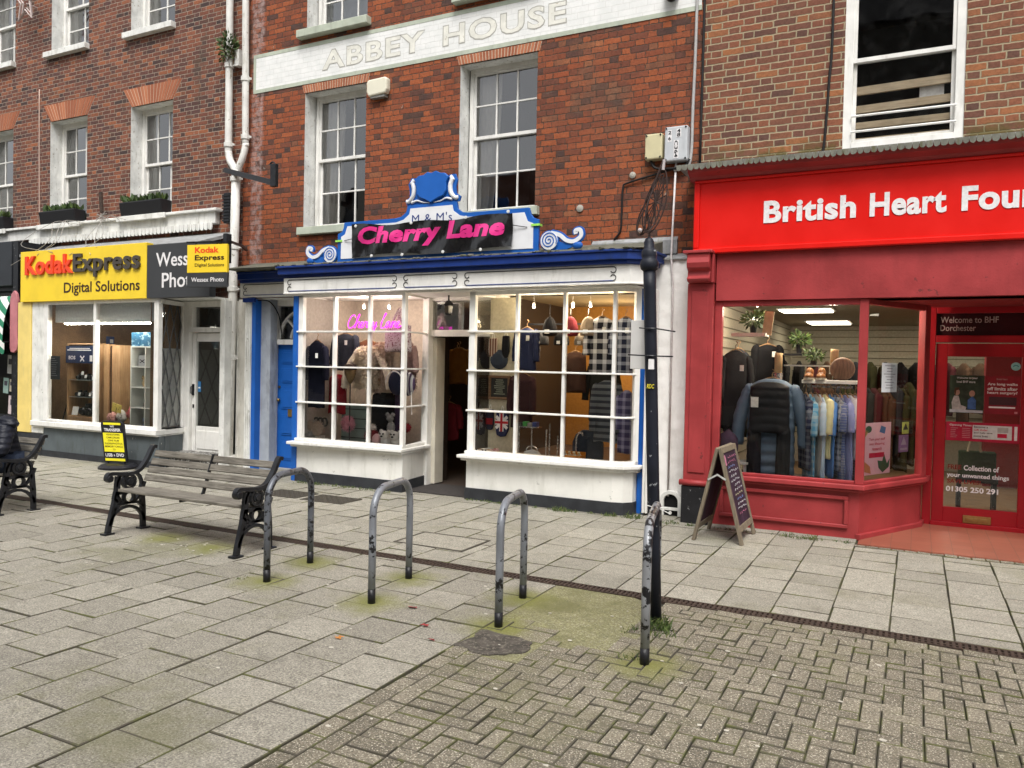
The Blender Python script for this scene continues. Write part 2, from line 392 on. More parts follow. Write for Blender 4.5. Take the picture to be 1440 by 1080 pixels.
for iy in range(0, 88):
    y0 = by1-(iy+1)*W
    for ix in range(0, 74):
        x0 = bx0+ix*W; dd = (ix-iy) % 4
        if dd == 0: xa, xb, ya, yb = x0, x0+2*W, y0, y0+W
        elif dd == 3: xa, xb, ya, yb = x0, x0+W, y0-W, y0+W
        else: continue
        if yb > by1+.001: yb = by1
        for cx_ in ((ix, iy), (ix+1, iy)) if dd == 0 else ((ix, iy), (ix, iy+1)): done.add(cx_)
        if patch_zone((xa+xb)/2, (ya+yb)/2): continue
        slab(mb, xa, xb, ya, yb, gap=.0028, ch=.0045, tilt=.0022)
    if iy % 2 == 0:
        for c_ in (0, 1):
            ya = y0-W*(c_)
            if not patch_zone(-2.1+c_*.1, ya): slab(mb, -2.163+c_*.1, -2.063+c_*.1, ya, ya+2*W, gap=.0028, ch=.0045)
    if not patch_zone(-1.87, y0+.05): slab(mb, -1.963, -1.766, y0, y0+W, gap=.0028, ch=.0045)
for iy in range(0, 88):
    for ix in range(0, 3):
        if (ix, iy) not in done:
            xa, yb = bx0+ix*W, by1-iy*W
            if not patch_zone(xa+W/2, yb-W/2): slab(mb, xa, xa+W, yb-W, yb, gap=.0028, ch=.0045)
for ix in range(0, 74):
    if (ix, 0) not in done: xa = bx0+ix*W; patch_zone(xa, by1-W/2) or slab(mb, xa, xa+W, by1-W, by1, gap=.0028, ch=.0045)
x = -1.4
while x < 4.6: slab(mb, x, x+2*W, 4.872, 4.968, gap=.0028, ch=.0045); x += 2*W
x = -.55
while x < 4.5: slab(mb, x, x+.1, 7.468, 7.55, gap=.0028, ch=.0045); x += .1
tag(mb.build('block_paving', [M_block, M_edge]), kind='structure')

M_patch = paving_mat('patch_concrete', (.14, .135, .065), (.23, .22, .12), None, .5, 1.7)
def blob(cx, cy, rx, ry, z, n=26, j=.16, seed=0, th=.02):
    mb = MB(); pts = []
    for i in range(n):
        a = 2*PI*i/n; k = 1+j*mnoise.noise(Vector((math.cos(a)*1.7, math.sin(a)*1.7, seed)))
        ex = 2/3.2; ca, sa = math.cos(a), math.sin(a)
        pts.append((cx+rx*k*math.copysign(abs(ca)**ex, ca), cy+ry*k*math.copysign(abs(sa)**ex, sa)))
    mb.prism(pts, lambda u, v, t: (u, v, t), z, z-th); return mb
tag(blob(-1.85, 4.43, .60, .55, -.0045, seed=2).build('concrete_patch', M_patch), kind='structure')
tag(blob(-2.0, 3.75, .3, .24, -.0048, seed=9).build('tar_bedding', M_patch), kind='structure')
tag(blob(-2.0, 3.73, .19, .15, .0025, n=70, seed=5, j=.55).build('tar_patch', paint('tar', (.075, .066, .055), .85, .5, 12, 1.0, fine=90, chip=(.14, .125, .10), chip_amt=.12)), kind='structure')

M_rust = paint('rusty_iron', (.050, .033, .025), .75, .35, 22, .5, chip=(.09, .05, .03), chip_amt=.05)
M_dark = plain('deep_black', (.006, .006, .006), .9)
ch = thing('drainage_channel', 'long rusty slotted drainage channel running along the paving past all the shops', 'drain', (-4, 5.03, 0))
mb = MB(); mb.box(-15, 4.8, 4.972, 4.984, -.02, .002); mb.box(-15, 4.8, 5.074, 5.086, -.02, .002); mb.build('frame', M_rust, ch)
mb = MB(); x = -15
while x < 4.8:
    mb.box(x, x+.017, 4.985, 5.073, -.02, .001); x += .031
mb.box(-15, 4.8, 5.022, 5.036, -.021, -.001); mb.build('grating', M_rust, ch)
mb = MB(); mb.box(-15, 4.8, 4.985, 5.073, -.0128, -.0122); mb.build('channel_bed', M_dark, ch)

M_iron = paint('cast_iron_cover', (.06, .052, .042), .65, .3, 18, .6, grime=(.09, .085, .03), grime_amt=.6)
def cover(x0, x1, y0, y1, label, fill):
    t = thing('access_cover', label, 'access cover', ((x0+x1)/2, (y0+y1)/2, 0), 'access covers in the footway')
    mb = MB()
    for a in ((x0, x1, y0, y0+.022), (x0, x1, y1-.022, y1), (x0, x0+.022, y0+.022, y1-.022), (x1-.022, x1, y0+.022, y1-.022)): mb.box(*a, -.02, .0045)
    mb.build('frame', M_iron, t); mb = MB(); mb.box(x0+.025, x1-.025, y0+.025, y1-.025, -.02, .003)
    if fill is M_iron:
        nx, ny = int((x1-x0)/.04), int((y1-y0)/.04)
        for i in range(nx):
            for j in range(ny):
                cx, cy = x0+.04+i*(x1-x0-.08)/(nx-1), y0+.04+j*(y1-y0-.08)/(ny-1)
                mb.obox((cx, cy, .004), (.03, .009, .004), Matrix.Rotation((PI/4)*(1 if (i+j) % 2 else -1), 3, 'Z'))
    mb.build('lid', fill, t)
cover(-6.62, -6.06, 6.62, 7.0, 'dark iron access cover in the footway behind the bench, the left of the pair', M_iron)
cover(-5.98, -5.42, 6.6, 6.98, 'dark iron access cover in the footway, the right of the pair near the doorway', M_iron)
cover(-3.9, -3.22, 5.45, 5.93, 'tray cover filled with paving, between the drain and the shop doorway', M_slab2)

M_grass = bpy.data.materials.new('grass_blade'); b = NB(M_grass)
isl = b.n('ShaderNodeNewGeometry').outputs['Random Per Island']
b.base(b.ramp(isl, [(0, (.03, .06, .012)), (.6, (.075, .12, .022)), (1, (.16, .16, .05))]), .7)
mb = MB()
def tuft(x, y, n, h, r):
    for _ in range(n):
        a = random.uniform(0, 2*PI); q = r*math.sqrt(random.random()); px, py = x+q*math.cos(a), y+q*math.sin(a)
        l = Vector((random.uniform(-.6, .6), random.uniform(-.6, .6), 1)).normalized(); hh = h*random.uniform(.35, 1); w = .0035
        s_ = Vector((math.cos(a), math.sin(a), 0)); p = Vector((px, py, -.004)); m_ = p+l*hh*.6; e = m_+(l+Vector((l.x, l.y, -.35))).normalized()*hh*.45
        mb.poly([p-s_*w, p+s_*w, m_+s_*w*.7, e, m_-s_*w*.7])
tuft(-1.31, 4.46, 190, .085, .085); tuft(-1.25, 4.34, 60, .05, .1); tuft(-1.42, 4.32, 25, .04, .06); tuft(-1.28, 3.9, 26, .045, .06)
for _ in range(46):
    x = random.uniform(-6.9, -5.4); tuft(x, 7.54-random.random()*.05, 7, .05, .035)
for _ in range(44):
    x = random.uniform(-4.45, -2.5); tuft(x, 7.62-random.random()*.05, 7, .045, .03)
tuft(-3.3, 7.56, 60, .085, .08); tuft(-2.75, 7.6, 40, .06, .06); tuft(-2.5, 7.62, 70, .09, .08)
for _ in range(36):
    x = random.uniform(-2.4, -.45); tuft(x, 7.58-random.random()*.06, 8, .045, .04)
tuft(-2.2, 7.6, 60, .04, .12); tuft(-.9, 7.6, 50, .055, .15); tuft(-4.1, 3.97, 20, .025, .05)
tag(mb.build('weeds', M_grass), 'green weeds and grass tufts growing along the foot of the shops and round the pole', 'weeds', kind='stuff')

def fallen(x, y, s, col, label, star):
    mb = MB(); n = 10 if star else 8; rot = random.uniform(0, 6)
    pts = [(x+s*(1 if i % 2 == 0 else (.42 if star else .85))*math.cos(rot+2*PI*i/n), y+s*(.7)*(1 if i % 2 == 0 else (.42 if star else .8))*math.sin(rot+2*PI*i/n)) for i in range(n)]
    c0 = mb.add([(x, y, .006)]); k = mb.add([(a, b_, .004+.012*random.random()) for a, b_ in pts]); k2 = mb.add([(a, b_, .0035) for a, b_ in pts])
    for i in range(n): mb.face([c0, k+i, k+(i+1) % n])
    o = mb.build('fallen_leaf', plain('leaf_'+col[0], col[1], .6, var=.4), None)
    tag(o, label, 'leaf', 'fallen leaves on the paving')
RED = ('red', (.25, .03, .03)); ORG = ('orange', (.5, .2, .04)); PNK = ('pink', (.36, .1, .1))
fallen(-2.72, 4.02, .035, PNK, 'pinkish red leaf lying on the slabs right of the second cycle stand', False)
fallen(-2.47, 3.78, .034, RED, 'small dark red leaf on the slabs between the second and third cycle stands', True)
fallen(-2.31, 3.6, .03, RED, 'dark red leaf at the edge of the block paving beside the tar patch', True)
fallen(-2.76, 3.37, .034, ORG, 'orange maple leaf on the slabs in the middle of the square', True)
mb = MB()
for _ in range(70):
    x, y = random.uniform(-6, 1), random.uniform(2, 4.8); s_ = random.uniform(.004, .012)
    mb.ell((x, y, .002), (s_*1.5, s_, .002), 6, 3, jit=.4)
for _ in range(16):
    x, y = random.uniform(-5.7, -4.7), random.uniform(4.2, 4.6); s_ = random.uniform(.006, .012); mb.ell((x, y, .003), (s_*1.4, s_, .003), 6, 3, jit=.4)
tag(mb.build('litter_crumbs', plain('crumb', (.5, .47, .4), .8)), 'tiny pale crumbs and bits of litter scattered over the paving', 'litter', kind='stuff')
# ------------------------------------------------------------------ shared building pieces
M_white = paint('white_paint', (.78, .77, .73), .42, .08, 6, .15, grime=(.42, .40, .34), grime_amt=.35)
M_whitem = paint('weathered_white', (.74, .74, .70), .6, .14, 5, .5, chip=(.36, .35, .30), chip_amt=.015, grime=(.33, .32, .27), grime_amt=.55)
M_reveal = paint('limewashed_reveal', (.76, .76, .73), .8, .16, 7, .8, chip=(.40, .36, .31), chip_amt=.05, grime=(.36, .35, .3), grime_amt=.4)
M_sage = paint('sage_paint', (.44, .48, .39), .6, .14, 6, .3, grime=(.28, .29, .24), grime_amt=.4)
M_render = paint('white_render', (.76, .75, .70), .75, .08, 3, .35, chip=(.50, .49, .45), chip_amt=.015, grime=(.48, .47, .41), grime_amt=.45, fine=40)
M_lead = paint('lead', (.30, .305, .31), .6, .25, 9, .4, grime=(.16, .17, .11), grime_amt=.6)
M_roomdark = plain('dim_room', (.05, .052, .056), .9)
M_glass = glass('window_glass', (.93, .95, .95), 2.3, .02); M_glassb = glass('plain_sash_glass', (.97, .98, .98), .4, .02)
M_shopglass = glass('shop_glass', (.98, .985, .98), .5, .004)
M_faint = glass('side_glass', (.97, .98, .975), .12)
M_net = fabric('curtain_cloth', (.85, .81, .75), .12, 9)
M_black = paint('black_paint', (.012, .013, .016), .35, .3, 8, .2, chip=(.16, .16, .16), chip_amt=.03)
M_ironblack = paint('black_iron', (.018, .019, .022), .38, .4, 14, .3)

def wall(mb, x0, x1, z0, z1, y, holes, depth=.24):
    """brick front with real openings; material 1 lines the reveals"""
    xs = sorted({x0, x1, *[h[0] for h in holes], *[h[1] for h in holes]}); zs = sorted({z0, z1, *[h[2] for h in holes], *[h[3] for h in holes]})
    for a, b_ in zip(xs, xs[1:]):
        for c, d_ in zip(zs, zs[1:]):
            mx, mz = (a+b_)/2, (c+d_)/2
            if any(h[0] < mx < h[1] and h[2] < mz < h[3] for h in holes): continue
            mb.poly([(a, y, c), (b_, y, c), (b_, y, d_), (a, y, d_)])
    mb.cur = 1
    for a, b_, c, d_ in holes:
        y2 = y+depth
        mb.poly([(a, y, c), (a, y, d_), (a, y2, d_), (a, y2, c)]); mb.poly([(b_, y, d_), (b_, y, c), (b_, y2, c), (b_, y2, d_)])
        mb.poly([(a, y, d_), (b_, y, d_), (b_, y2, d_), (a, y2, d_)]); mb.poly([(b_, y, c), (a, y, c), (a, y2, c), (b_, y2, c)])
    mb.cur = 0
    y2 = y+4.5                                                # sides, top and back of the block
    mb.poly([(x0, y2, z0), (x0, y, z0), (x0, y, z1), (x0, y2, z1)]); mb.poly([(x1, y, z0), (x1, y2, z0), (x1, y2, z1), (x1, y, z1)])
    mb.poly([(x0, y, z1), (x1, y, z1), (x1, y2, z1), (x0, y2, z1)]); mb.poly([(x1, y2, z0), (x0, y2, z0), (x0, y2, z1), (x1, y2, z1)])
def room(parent, x0, x1, y0, y1, z0, z1, mats, name='room', open_front=True):
    mb = MB(); mb.cur = 0
    mb.poly([(x0, y1, z0), (x1, y1, z0), (x1, y1, z1), (x0, y1, z1)]); mb.poly([(x0, y0, z0), (x0, y1, z0), (x0, y1, z1), (x0, y0, z1)]); mb.poly([(x1, y1, z0), (x1, y0, z0), (x1, y0, z1), (x1, y1, z1)])
    mb.cur = 1; mb.poly([(x0, y0, z0), (x1, y0, z0), (x1, y1, z0), (x0, y1, z0)])
    mb.cur = 2; mb.poly([(x0, y1, z1), (x1, y1, z1), (x1, y0, z1), (x0, y0, z1)])
    return mb.build(name, mats, parent)
def curtain(parent, x0, x1, z0, z1, y, mat, gather=0):
    mb = MB(); n = 34; rows = 6; ks = []
    for r in range(rows+1):
        f = r/rows; z = z1+(z0-z1)*f; pts = []
        for i in range(n+1):
            u = i/n; xx = x0+(x1-x0)*u
            if gather: xx += gather*(f**2)*(u-.0)*(-.25)*(x1-x0)
            pts.append((xx, y+.03*math.sin(u*(x1-x0)*70+f)*(.6+.4*math.sin(u*9)), z))
        ks.append(mb.add(pts))
    for a, b_ in zip(ks, ks[1:]):
        for i in range(n): mb.face([a+i, b_+i, b_+i+1, a+i+1])
    return mb.build('curtain', mat, parent, smooth=True)
def sash(parent, x0, x1, z0, z1, y, cols, rt, rb, zm=None, fw=.055, bar=.02, mat=None, curtains=(), sill=None, label=None, room_mats=None, gl=None):
    mat = mat or M_white; zm = zm or (z0+z1)/2
    mb = MB(); mb.box(x0, x0+fw, y, y+.09, z0, z1); mb.box(x1-fw, x1, y, y+.09, z0, z1); mb.box(x0+fw, x1-fw, y, y+.09, z1-fw, z1); mb.box(x0+fw, x1-fw, y-.012, y+.09, z0, z0+fw*.8)
    w = mb.build('window', mat, parent, bevel=.003)
    if label: w['label'] = label
    def one(za, zb, yy, rows):
        m2 = MB(); a, b_ = x0+fw, x1-fw; r = .032
        m2.box(a, a+r, yy, yy+.035, za, zb); m2.box(b_-r, b_, yy, yy+.035, za, zb); m2.box(a+r, b_-r, yy, yy+.035, za, za+.04); m2.box(a+r, b_-r, yy, yy+.035, zb-.034, zb)
        for i in range(1, cols):
            xx = a+r+(b_-a-2*r)*i/cols; m2.box(xx-bar/2, xx+bar/2, yy+.004, yy+.03, za+.04, zb-.034)
        for i in range(1, rows):
            zz = za+.04+(zb-za-.074)*i/rows; m2.box(a+r, b_-r, yy+.006, yy+.028, zz-bar/2, zz+bar/2)
        m2.build('sash', mat, w, bevel=.002)
        m3 = MB(); nx, nz = cols, rows
        for i in range(nx):
            for j in range(nz):
                xa, xb = a+r+(b_-a-2*r)*i/nx, a+r+(b_-a-2*r)*(i+1)/nx; zc, zd = za+.04+(zb-za-.074)*j/nz, za+.04+(zb-za-.074)*(j+1)/nz
                t1, t2 = random.uniform(-.0025, .0025), random.uniform(-.0025, .0025)
                m3.poly([(xa, yy+.017+t1, zc), (xb, yy+.017-t1, zc), (xb, yy+.017-t1+t2, zd), (xa, yy+.017+t1+t2, zd)])
        m3.build('pane', gl or M_glass, w)
    one(zm-.02, z1-fw, y+.012, rt); one(z0+fw*.8, zm+.018, y+.05, rb)
    for (ca, cb, mt, g_) in curtains: curtain(w, ca, cb, z0+.02, z1-.02, y+.14, mt, g_)
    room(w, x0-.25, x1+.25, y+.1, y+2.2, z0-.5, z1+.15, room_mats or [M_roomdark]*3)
    if sill:
        m4 = MB(); sx0, sx1, sz0, sz1, sy, smat = sill; m4.box(sx0, sx1, sy, y+.02, sz0, sz1); m4.build('sill', smat, w, bevel=.006)
    return w
def flat_arch(parent, x0, x1, z0, z1, spread, y, n, mat, gap=.013):
    mb = MB()
    for i in range(n):
        a, b_ = i/n, (i+1)/n; bx = lambda t: x0+(x1-x0)*t; tx = lambda t: x0-spread+(x1-x0+2*spread)*t
        q = [(bx(a)+gap/2, z0), (bx(b_)-gap/2, z0), (tx(b_)-gap/2, z1), (tx(a)+gap/2, z1)]
        if i % 2: mid = [( (q[0][0]+q[3][0])/2, (z0+z1)/2), ((q[1][0]+q[2][0])/2, (z0+z1)/2)]
        mb.prism(q, lambda u, v, t: (u, t, v), y-.004-random.random()*.004, y+.03)
    mb.cur = 1; mb.prism([(x0, z0), (x1, z0), (x1+spread, z1), (x0-spread, z1)], lambda u, v, t: (u, t, v), y-.0015, y+.03)
    return mb.build('brick_arch', [mat, plain('arch_mortar', (.52, .40, .3), .9)], parent)
M_arch = bpy.data.materials.new('rubbed_brick'); b = NB(M_arch)
isl = b.n('ShaderNodeNewGeometry').outputs['Random Per Island']
b.base(b.mix(b.noise(b.pos(), 25, 5), b.mix(isl, (.25, .075, .035), (.42, .15, .07)), b.mix(isl, (.3, .09, .04), (.46, .17, .08))), .85); b.bump(b.noise(b.pos(), 60), .4)

YW = 8.1
# ------------------------------------------------------------------ brick building of the photo shop
B_k = brick('mixed_red_brick', [(.045, .034, .033), (.085, .045, .038), (.16, .06, .04), (.095, .05, .046), (.22, .078, .045), (.14, .058, .043), (.055, .038, .037), (.30, .105, .05), (.17, .075, .06)], (.33, .27, .21), .0605, .19, .095, .009, stain=.75, patch=(.34, .31, .28))
kb = thing('brick_building', 'dark red brick building above the yellow photo shop, window boxes on its sills', 'building', (-12, YW, 0))
k_first = [(-16.72, -15.8, 3.69, 5.39), (-14.79, -13.84, 3.69, 5.39), (-12.82, -11.87, 3.69, 5.38), (-10.83, -9.9, 3.68, 5.36)]
k_top = [(-16.7, -15.78, 6.5, 8.0), (-14.76, -13.8, 6.51, 8.0), (-12.81, -11.86, 6.5, 8.0), (-10.85, -9.88, 6.48, 8.0)]
mb = MB(); wall(mb, -18, -8.47, 2.4, 9.2, YW, k_first+k_top, .22); mb.build('wall', [B_k, M_reveal], kb)
for (a, b_, c, d_) in k_first:
    sash(kb, a, b_, c, d_, YW+.2, 3, 2, 2, zm=c+.83, curtains=[(b_-.25, b_, M_net, 0)] if a < -12 else [(a-.05, a+.22, M_net, 0)])
    flat_arch(kb, a+.02, b_-.0, d_, d_+.28, .2, YW, 17, M_arch)
for (a, b_, c, d_) in k_top:
    sash(kb, a, b_, c, d_, YW+.2, 2, 2, 2, zm=c+.78, curtains=[(a-.05, a+.2, M_net, 0)], sill=(a-.1, b_+.02, c-.09, c+.0, YW-.09, M_whitem))
    flat_arch(kb, a+.02, b_, d_, d_+.28, .2, YW, 17, M_arch)
# white ledge, scalloped lead and sloping lead roof above the shop front
mb = MB(); mb.box(-18, -8.9, YW-.09, YW-.002, 3.45, 3.62); mb.box(-18, -8.84, YW-.14, YW-.002, 3.62, 3.66)
for (a, b_, c, d_) in k_first: mb.box(a-.1, b_+.05, YW-.17, YW-.143, 3.58, 3.66)
mb.build('ledge', M_whitem, kb, bevel=.006)
mb = MB(); x = -13.2
while x < -8.98:
    mb.prism([(x+.004, 3.46), (x+.078, 3.46)]+arc(x+.041, 3.395, .037, 0, -PI, 6), lambda u, v, t: (u, t, v), YW-.112, YW-.094); x += .082
mb.build('scalloped_edge', M_whitem, kb)
mb = MB(); mb.prism([(YW-.02, 3.32), (7.42, 3.09), (7.42, 3.05), (YW-.02, 3.27)], lambda u, v, t: (t, u, v), -12.5, -8.52); mb.build('lead_roof', M_lead, kb)
mb = MB(); mb.prism([(YW-.02, 9.2), (YW-.25, 9.2), (YW-.25, 9.32), (YW-.1, 9.36), (YW+.1, 9.6), (YW+4.5, 9.6), (YW+4.5, 9.2)], lambda u, v, t: (t, u, v), -18, -8.47); mb.build('roof', M_lead, kb)

# ---- its shop front
YK = 7.35
M_kgrey = paint('slate_grey_paint', (.10, .118, .125), .5, .15, 5, .25, chip=(.55, .55, .53), chip_amt=-.02, grime=(.05, .06, .05), grime_amt=.5)
M_yel = paint('yellow_panel', (.84, .60, .035), .4, .06, 4, .05)
M_yelp = paint('pale_yellow_paint', (.80, .62, .20), .5, .08, 5, .15, grime=(.5, .42, .2), grime_amt=.3)
M_kint = [wood('slatwall_oak', (.20, .115, .06), (.30, .185, .095), 0), plain('shop_carpet', (.10, .10, .11), .95), plain('ceiling_white', (.75, .75, .72), .8)]
def strip_along(mb, plan, z0, z1, th, inward=True):
    """vertical board following a plan line; th is its thickness behind the line"""
    n = len(plan); P = [Vector((x, y)) for x, y in plan]; off = []
    for i in range(n):
        a = P[max(i-1, 0)]; c = P[min(i+1, n-1)]; t = (c-a).normalized(); nn = Vector((-t.y, t.x)); k = 1
        if 0 < i < n-1:
            t1 = (P[i]-a).normalized(); k = 1/max(.5, Vector((-t1.y, t1.x)).dot(nn))
        off.append(P[i]+nn*th*k)
    out = [(p.x, p.y) for p in P]+[(p.x, p.y) for p in reversed(off)]
    mb.prism(out, lambda u, v, t: (u, v, t), z0, z1)
def offset_plan(plan, d):
    P = [Vector((x, y)) for x, y in plan]; n = len(P); o = []
    for i in range(n):
        a = P[max(i-1, 0)]; c = P[min(i+1, n-1)]; t = (c-a).normalized(); nn = Vector((t.y, -t.x)); k = 1
        if 0 < i < n-1:
            t1 = (P[i]-a).normalized(); k = 1/max(.5, Vector((t1.y, -t1.x)).dot(nn))
        q = P[i]+nn*d*k; o.append((q.x, q.y))
    return o
kplan = [(-11.9, YK), (-9.22, YK), (-9.42, 7.97)]
mb = MB(); strip_along(mb, [(-12.02, YK+.02), (-9.2, YK+.02), (-9.4, 8.0)], -.01, .44, .12); mb.cur = 1; strip_along(mb, offset_plan([(-12.02, YK+.02), (-9.2, YK+.02), (-9.4, 8.0)], .012), -.01, .09, .02)
mb.build('stall_riser', [M_kgrey, paint('dark_plinth', (.03, .032, .036), .7, .3, 8, .3)], kb)
mb = MB(); strip_along(mb, offset_plan([(-12.0, YK), (-9.2, YK), (-9.41, 8.0)], .05), .46, .535, .2); strip_along(mb, offset_plan([(-12.0, YK), (-9.2, YK), (-9.41, 8.0)], .03), .44, .459, .17); mb.build('window_sill', M_white, kb, bevel=.006)
mb = MB()
for a, b_ in ((-11.76, -11.66), (-9.31, -9.22), (-10.60, -10.545)): mb.box(a, b_, YK, YK+.07, .536, 2.34)
mb.box(-11.66, -10.6, YK, YK+.07, 2.29, 2.34); mb.box(-10.545, -9.31, YK, YK+.07, 2.29, 2.34); mb.box(-11.66, -10.6, YK+.005, YK+.06, .536, .57); mb.box(-10.545, -9.31, YK+.005, YK+.06, .536, .57)
mb.obox((-9.405, 7.93, 1.44), (.05, .09, 1.81)); mb.obox((-9.318, 7.66, 2.3), (.05, .62, .06), Matrix.Rotation(math.radians(18), 3, 'Z'))
mb.build('window_frame', M_white, kb, bevel=.004)
mb = MB(); mb.box(-12.055, -11.77, YK+.005, 7.43, .34, 2.335); mb.build('pilaster', M_whitem, kb, bevel=.008)
mb = MB(); mb.box(-12.39, -12.06, YK-.01, 7.43, .34, 2.335); mb.build('yellow_pilaster', M_yelp, kb, bevel=.006)
mb = MB(); mb.box(-12.39, -11.8, YK, 7.9, -.01, .335); mb.build('pilaster_base', paint('dark_plinth', (.03, .032, .036)), kb, bevel=.006)
w = None
mb = MB()
for a, b_ in ((-11.66, -10.6), (-10.545, -9.31)): mb.poly([(a, YK+.03, .57), (b_, YK+.03, .57), (b_, YK+.03, 2.29), (a, YK+.03, 2.29)])
mb.build('shop_window_pane', M_shopglass, kb)
mb = MB(); mb.poly([(-9.24, YK+.08, .536), (-9.415, 7.9, .536), (-9.415, 7.9, 2.29), (-9.24, YK+.08, 2.29)]); mb.build('side_pane', M_shopglass, kb)
mb = MB(); A_, B_2 = Vector((-9.232, YK+.075, 0)), Vector((-9.409, 7.89, 0))
for i in range(-3, 8):
    for sgn in (1, -1):
        # diamond leads, each a thin strip clipped to the pane
        u0 = i*.21; pts = []
        for q in range(0, 33):
            z = .55+1.73*q/32; u = (u0+sgn*(z-.55)*.36) if sgn == 1 else (u0+.62-(z-.55)*.36)
            if 0 <= u <= .535: pts.append(A_.lerp(B_2, u/.535)+Vector((0, 0, z)))
        if len(pts) > 1: mb.bar(pts, .017, .008, (.95, .3, 0))
mb.build('leaded_lattice', plain('lead_came', (.10, .10, .10), .5), kb)
mb = MB(); mb.poly([(-9.27, YK+.1, .56), (-9.445, 7.9, .56), (-9.445, 7.9, 1.66), (-9.27, YK+.1, 1.66)]); mb.build('window_backing', plain('pale_board', (.78, .78, .74), .7), kb)
mb = MB(); mb.box(-11.66, -9.31, YK+.12, YK+.14, 2.03, 2.30); mb.build('pelmet', plain('pelmet_grey', (.40, .41, .39), .7), kb)
# door lobby
mb = MB(); mb.box(-9.41, -9.26, 7.9, 8.06, .2, 2.34); mb.box(-9.26, -8.5, 7.9, 8.02, 1.9, 1.97); mb.box(-9.26, -8.5, 7.9, 8.02, 2.26, 2.34); mb.box(-9.26, -9.2, 7.9, 8.02, 1.97, 2.26)
mb.build('door_frame', M_white, kb, bevel=.005)
mb = MB(); mb.box(-8.525, -8.43, 7.78, 8.06, 0, 2.34); mb.build('door_post', M_whitem, kb, bevel=.006)
mb = MB(); mb.box(-9.2, -8.5, 7.96, 7.966, 1.97, 2.26); mb.build('transom_pane', M_shopglass, kb)
mb = MB(); a, b_ = -9.25, -8.43; mb.box(a, a+.07, 7.95, 8.0, .2, 1.89); mb.box(b_-.07, b_, 7.95, 8.0, .2, 1.89); mb.box(a+.085, b_-.07, 7.95, 8.0, 1.77, 1.89); mb.box(a+.085, b_-.07, 7.95, 8.0, .2, .56)
mb.box(a+.12, b_-.1, 7.938, 7.95, .24, .50); dr = mb.build('door', M_white, kb, bevel=.004)
m2 = MB(); m2.box(a+.07, b_-.07, 7.972, 7.978, .56, 1.77); m2.build('pane', M_faint, dr)
m2 = MB(); m2.box(a+.02, a+.05, 7.93, 7.95, 1.0, 1.16); m2.tube([(a+.035, 7.93, 1.13), (a+.035, 7.90, 1.12), (a+.035, 7.90, 1.03), (a+.035, 7.93, 1.02)], .009); m2.box(a+.022, a+.05, 7.94, 7.95, .82, .87); m2.build('handle', M_black, dr)
mb = MB(); mb.box(-9.42, -8.6, 7.6, 8.3, -.01, .2); mb.box(-9.42, -8.6, 7.55, 8.0, .17, .202); mb.build('doorstep', paint('mosaic_step', (.09, .085, .08), .6, .3, 8, .3, chip=(.5, .49, .45), chip_amt=.12), kb)
mb = MB(); mb.box(-12.45, -8.5, 7.42, 7.98, 2.345, 2.37); mb.build('soffit', M_whitem, kb)
room(kb, -12.1, -9.5, YK+.1, 10.6, .5, 2.55, M_kint, 'shop_interior'); room(kb, -9.26, -8.42, 8.03, 10.6, .18, 2.55, [plain('back_wall_dim', (.16, .15, .13), .9), M_kint[1], M_kint[2]], 'lobby_interior')
mb = MB(); mb.box(-12.1, -8.5, 10.65, 12, 0, 3); mb.box(-9.5, -9.27, 8.1, 10.6, .2, 2.5); mb.build('party_wall', plain('party_wall', (.3, .28, .25), .9), kb)
mb = MB()
for z in [x*.1+.62 for x in range(19)]: mb.box(-12.08, -9.52, 10.58, 10.592, z, z+.012)
mb.build('slat_grooves', plain('groove_dark', (.1, .055, .03), .8), kb)

# ------------------------------------------------------------------ abbey house: red brick with painted band
B_a = brick('orange_red_brick', [(.055, .036, .03), (.13, .045, .028), (.28, .075, .032), (.15, .052, .032), (.33, .094, .038), (.28, .082, .035), (.24, .072, .036), (.07, .042, .036), (.37, .13, .055)], (.085, .058, .043), .0678, .20, .10, .008, stain=.75, patch=(.36, .33, .28), pal2=[(.08, .05, .04), (.15, .07, .045), (.2, .10, .06), (.11, .065, .045)], mjit=.011, bloom=(-8.34, -8.08))
ab = thing('brick_house', 'tall orange red brick house with a painted white name band above the clothes shop', 'building', (-5.2, YW, 0))
a_first = [(-7.35, -6.335, 3.30, 5.09), (-4.94, -3.92, 3.33, 5.09)]
a_top = [(-7.34, -6.34, 5.9, 7.55), (-4.93, -3.92, 5.9, 7.55)]
mb = MB(); wall(mb, -8.465, -2.05, 2.35, 9.6, YW+.002, a_first+a_top, .22); mb.build('wall', [B_a, M_reveal], ab)
for i, (a, b_, c, d_) in enumerate(a_first):
    sash(ab, a+.02, b_, c, d_, YW+.2, 3, 2, 2, zm=c+.93, fw=.05, curtains=[(a-.02, a+.42, M_net, 1)] if i == 0 else [(a-.02, a+.4, M_net, 1)], sill=(a-.06, b_+.06, c-.10, c, YW-.07, M_sage))
    flat_arch(ab, a-.02, b_+.02, d_, d_+.105, .03, YW, 26, M_arch)
for i, (a, b_, c, d_) in enumerate(a_top):
    sash(ab, a+.02, b_, c, d_, YW+.2, 3, 2, 2, zm=c+.85, fw=.05, curtains=[(a-.02, b_+.02, fabric('blind_pale', (.4, .43, .45), .1), 0)], sill=(a-.1, b_+.06, c-.10, c, YW-.1, M_sage))
    flat_arch(ab, a-.02, b_+.02, d_, d_+.2, .1, YW, 22, M_arch)
mb = MB(); mb.prism([(YW, 9.6), (YW-.3, 9.6), (YW-.3, 9.72), (YW+.1, 10.0), (YW+4.5, 10.0), (YW+4.5, 9.6)], lambda u, v, t: (t, u, v), -8.5, -2.05); mb.build('roof', M_lead, ab)
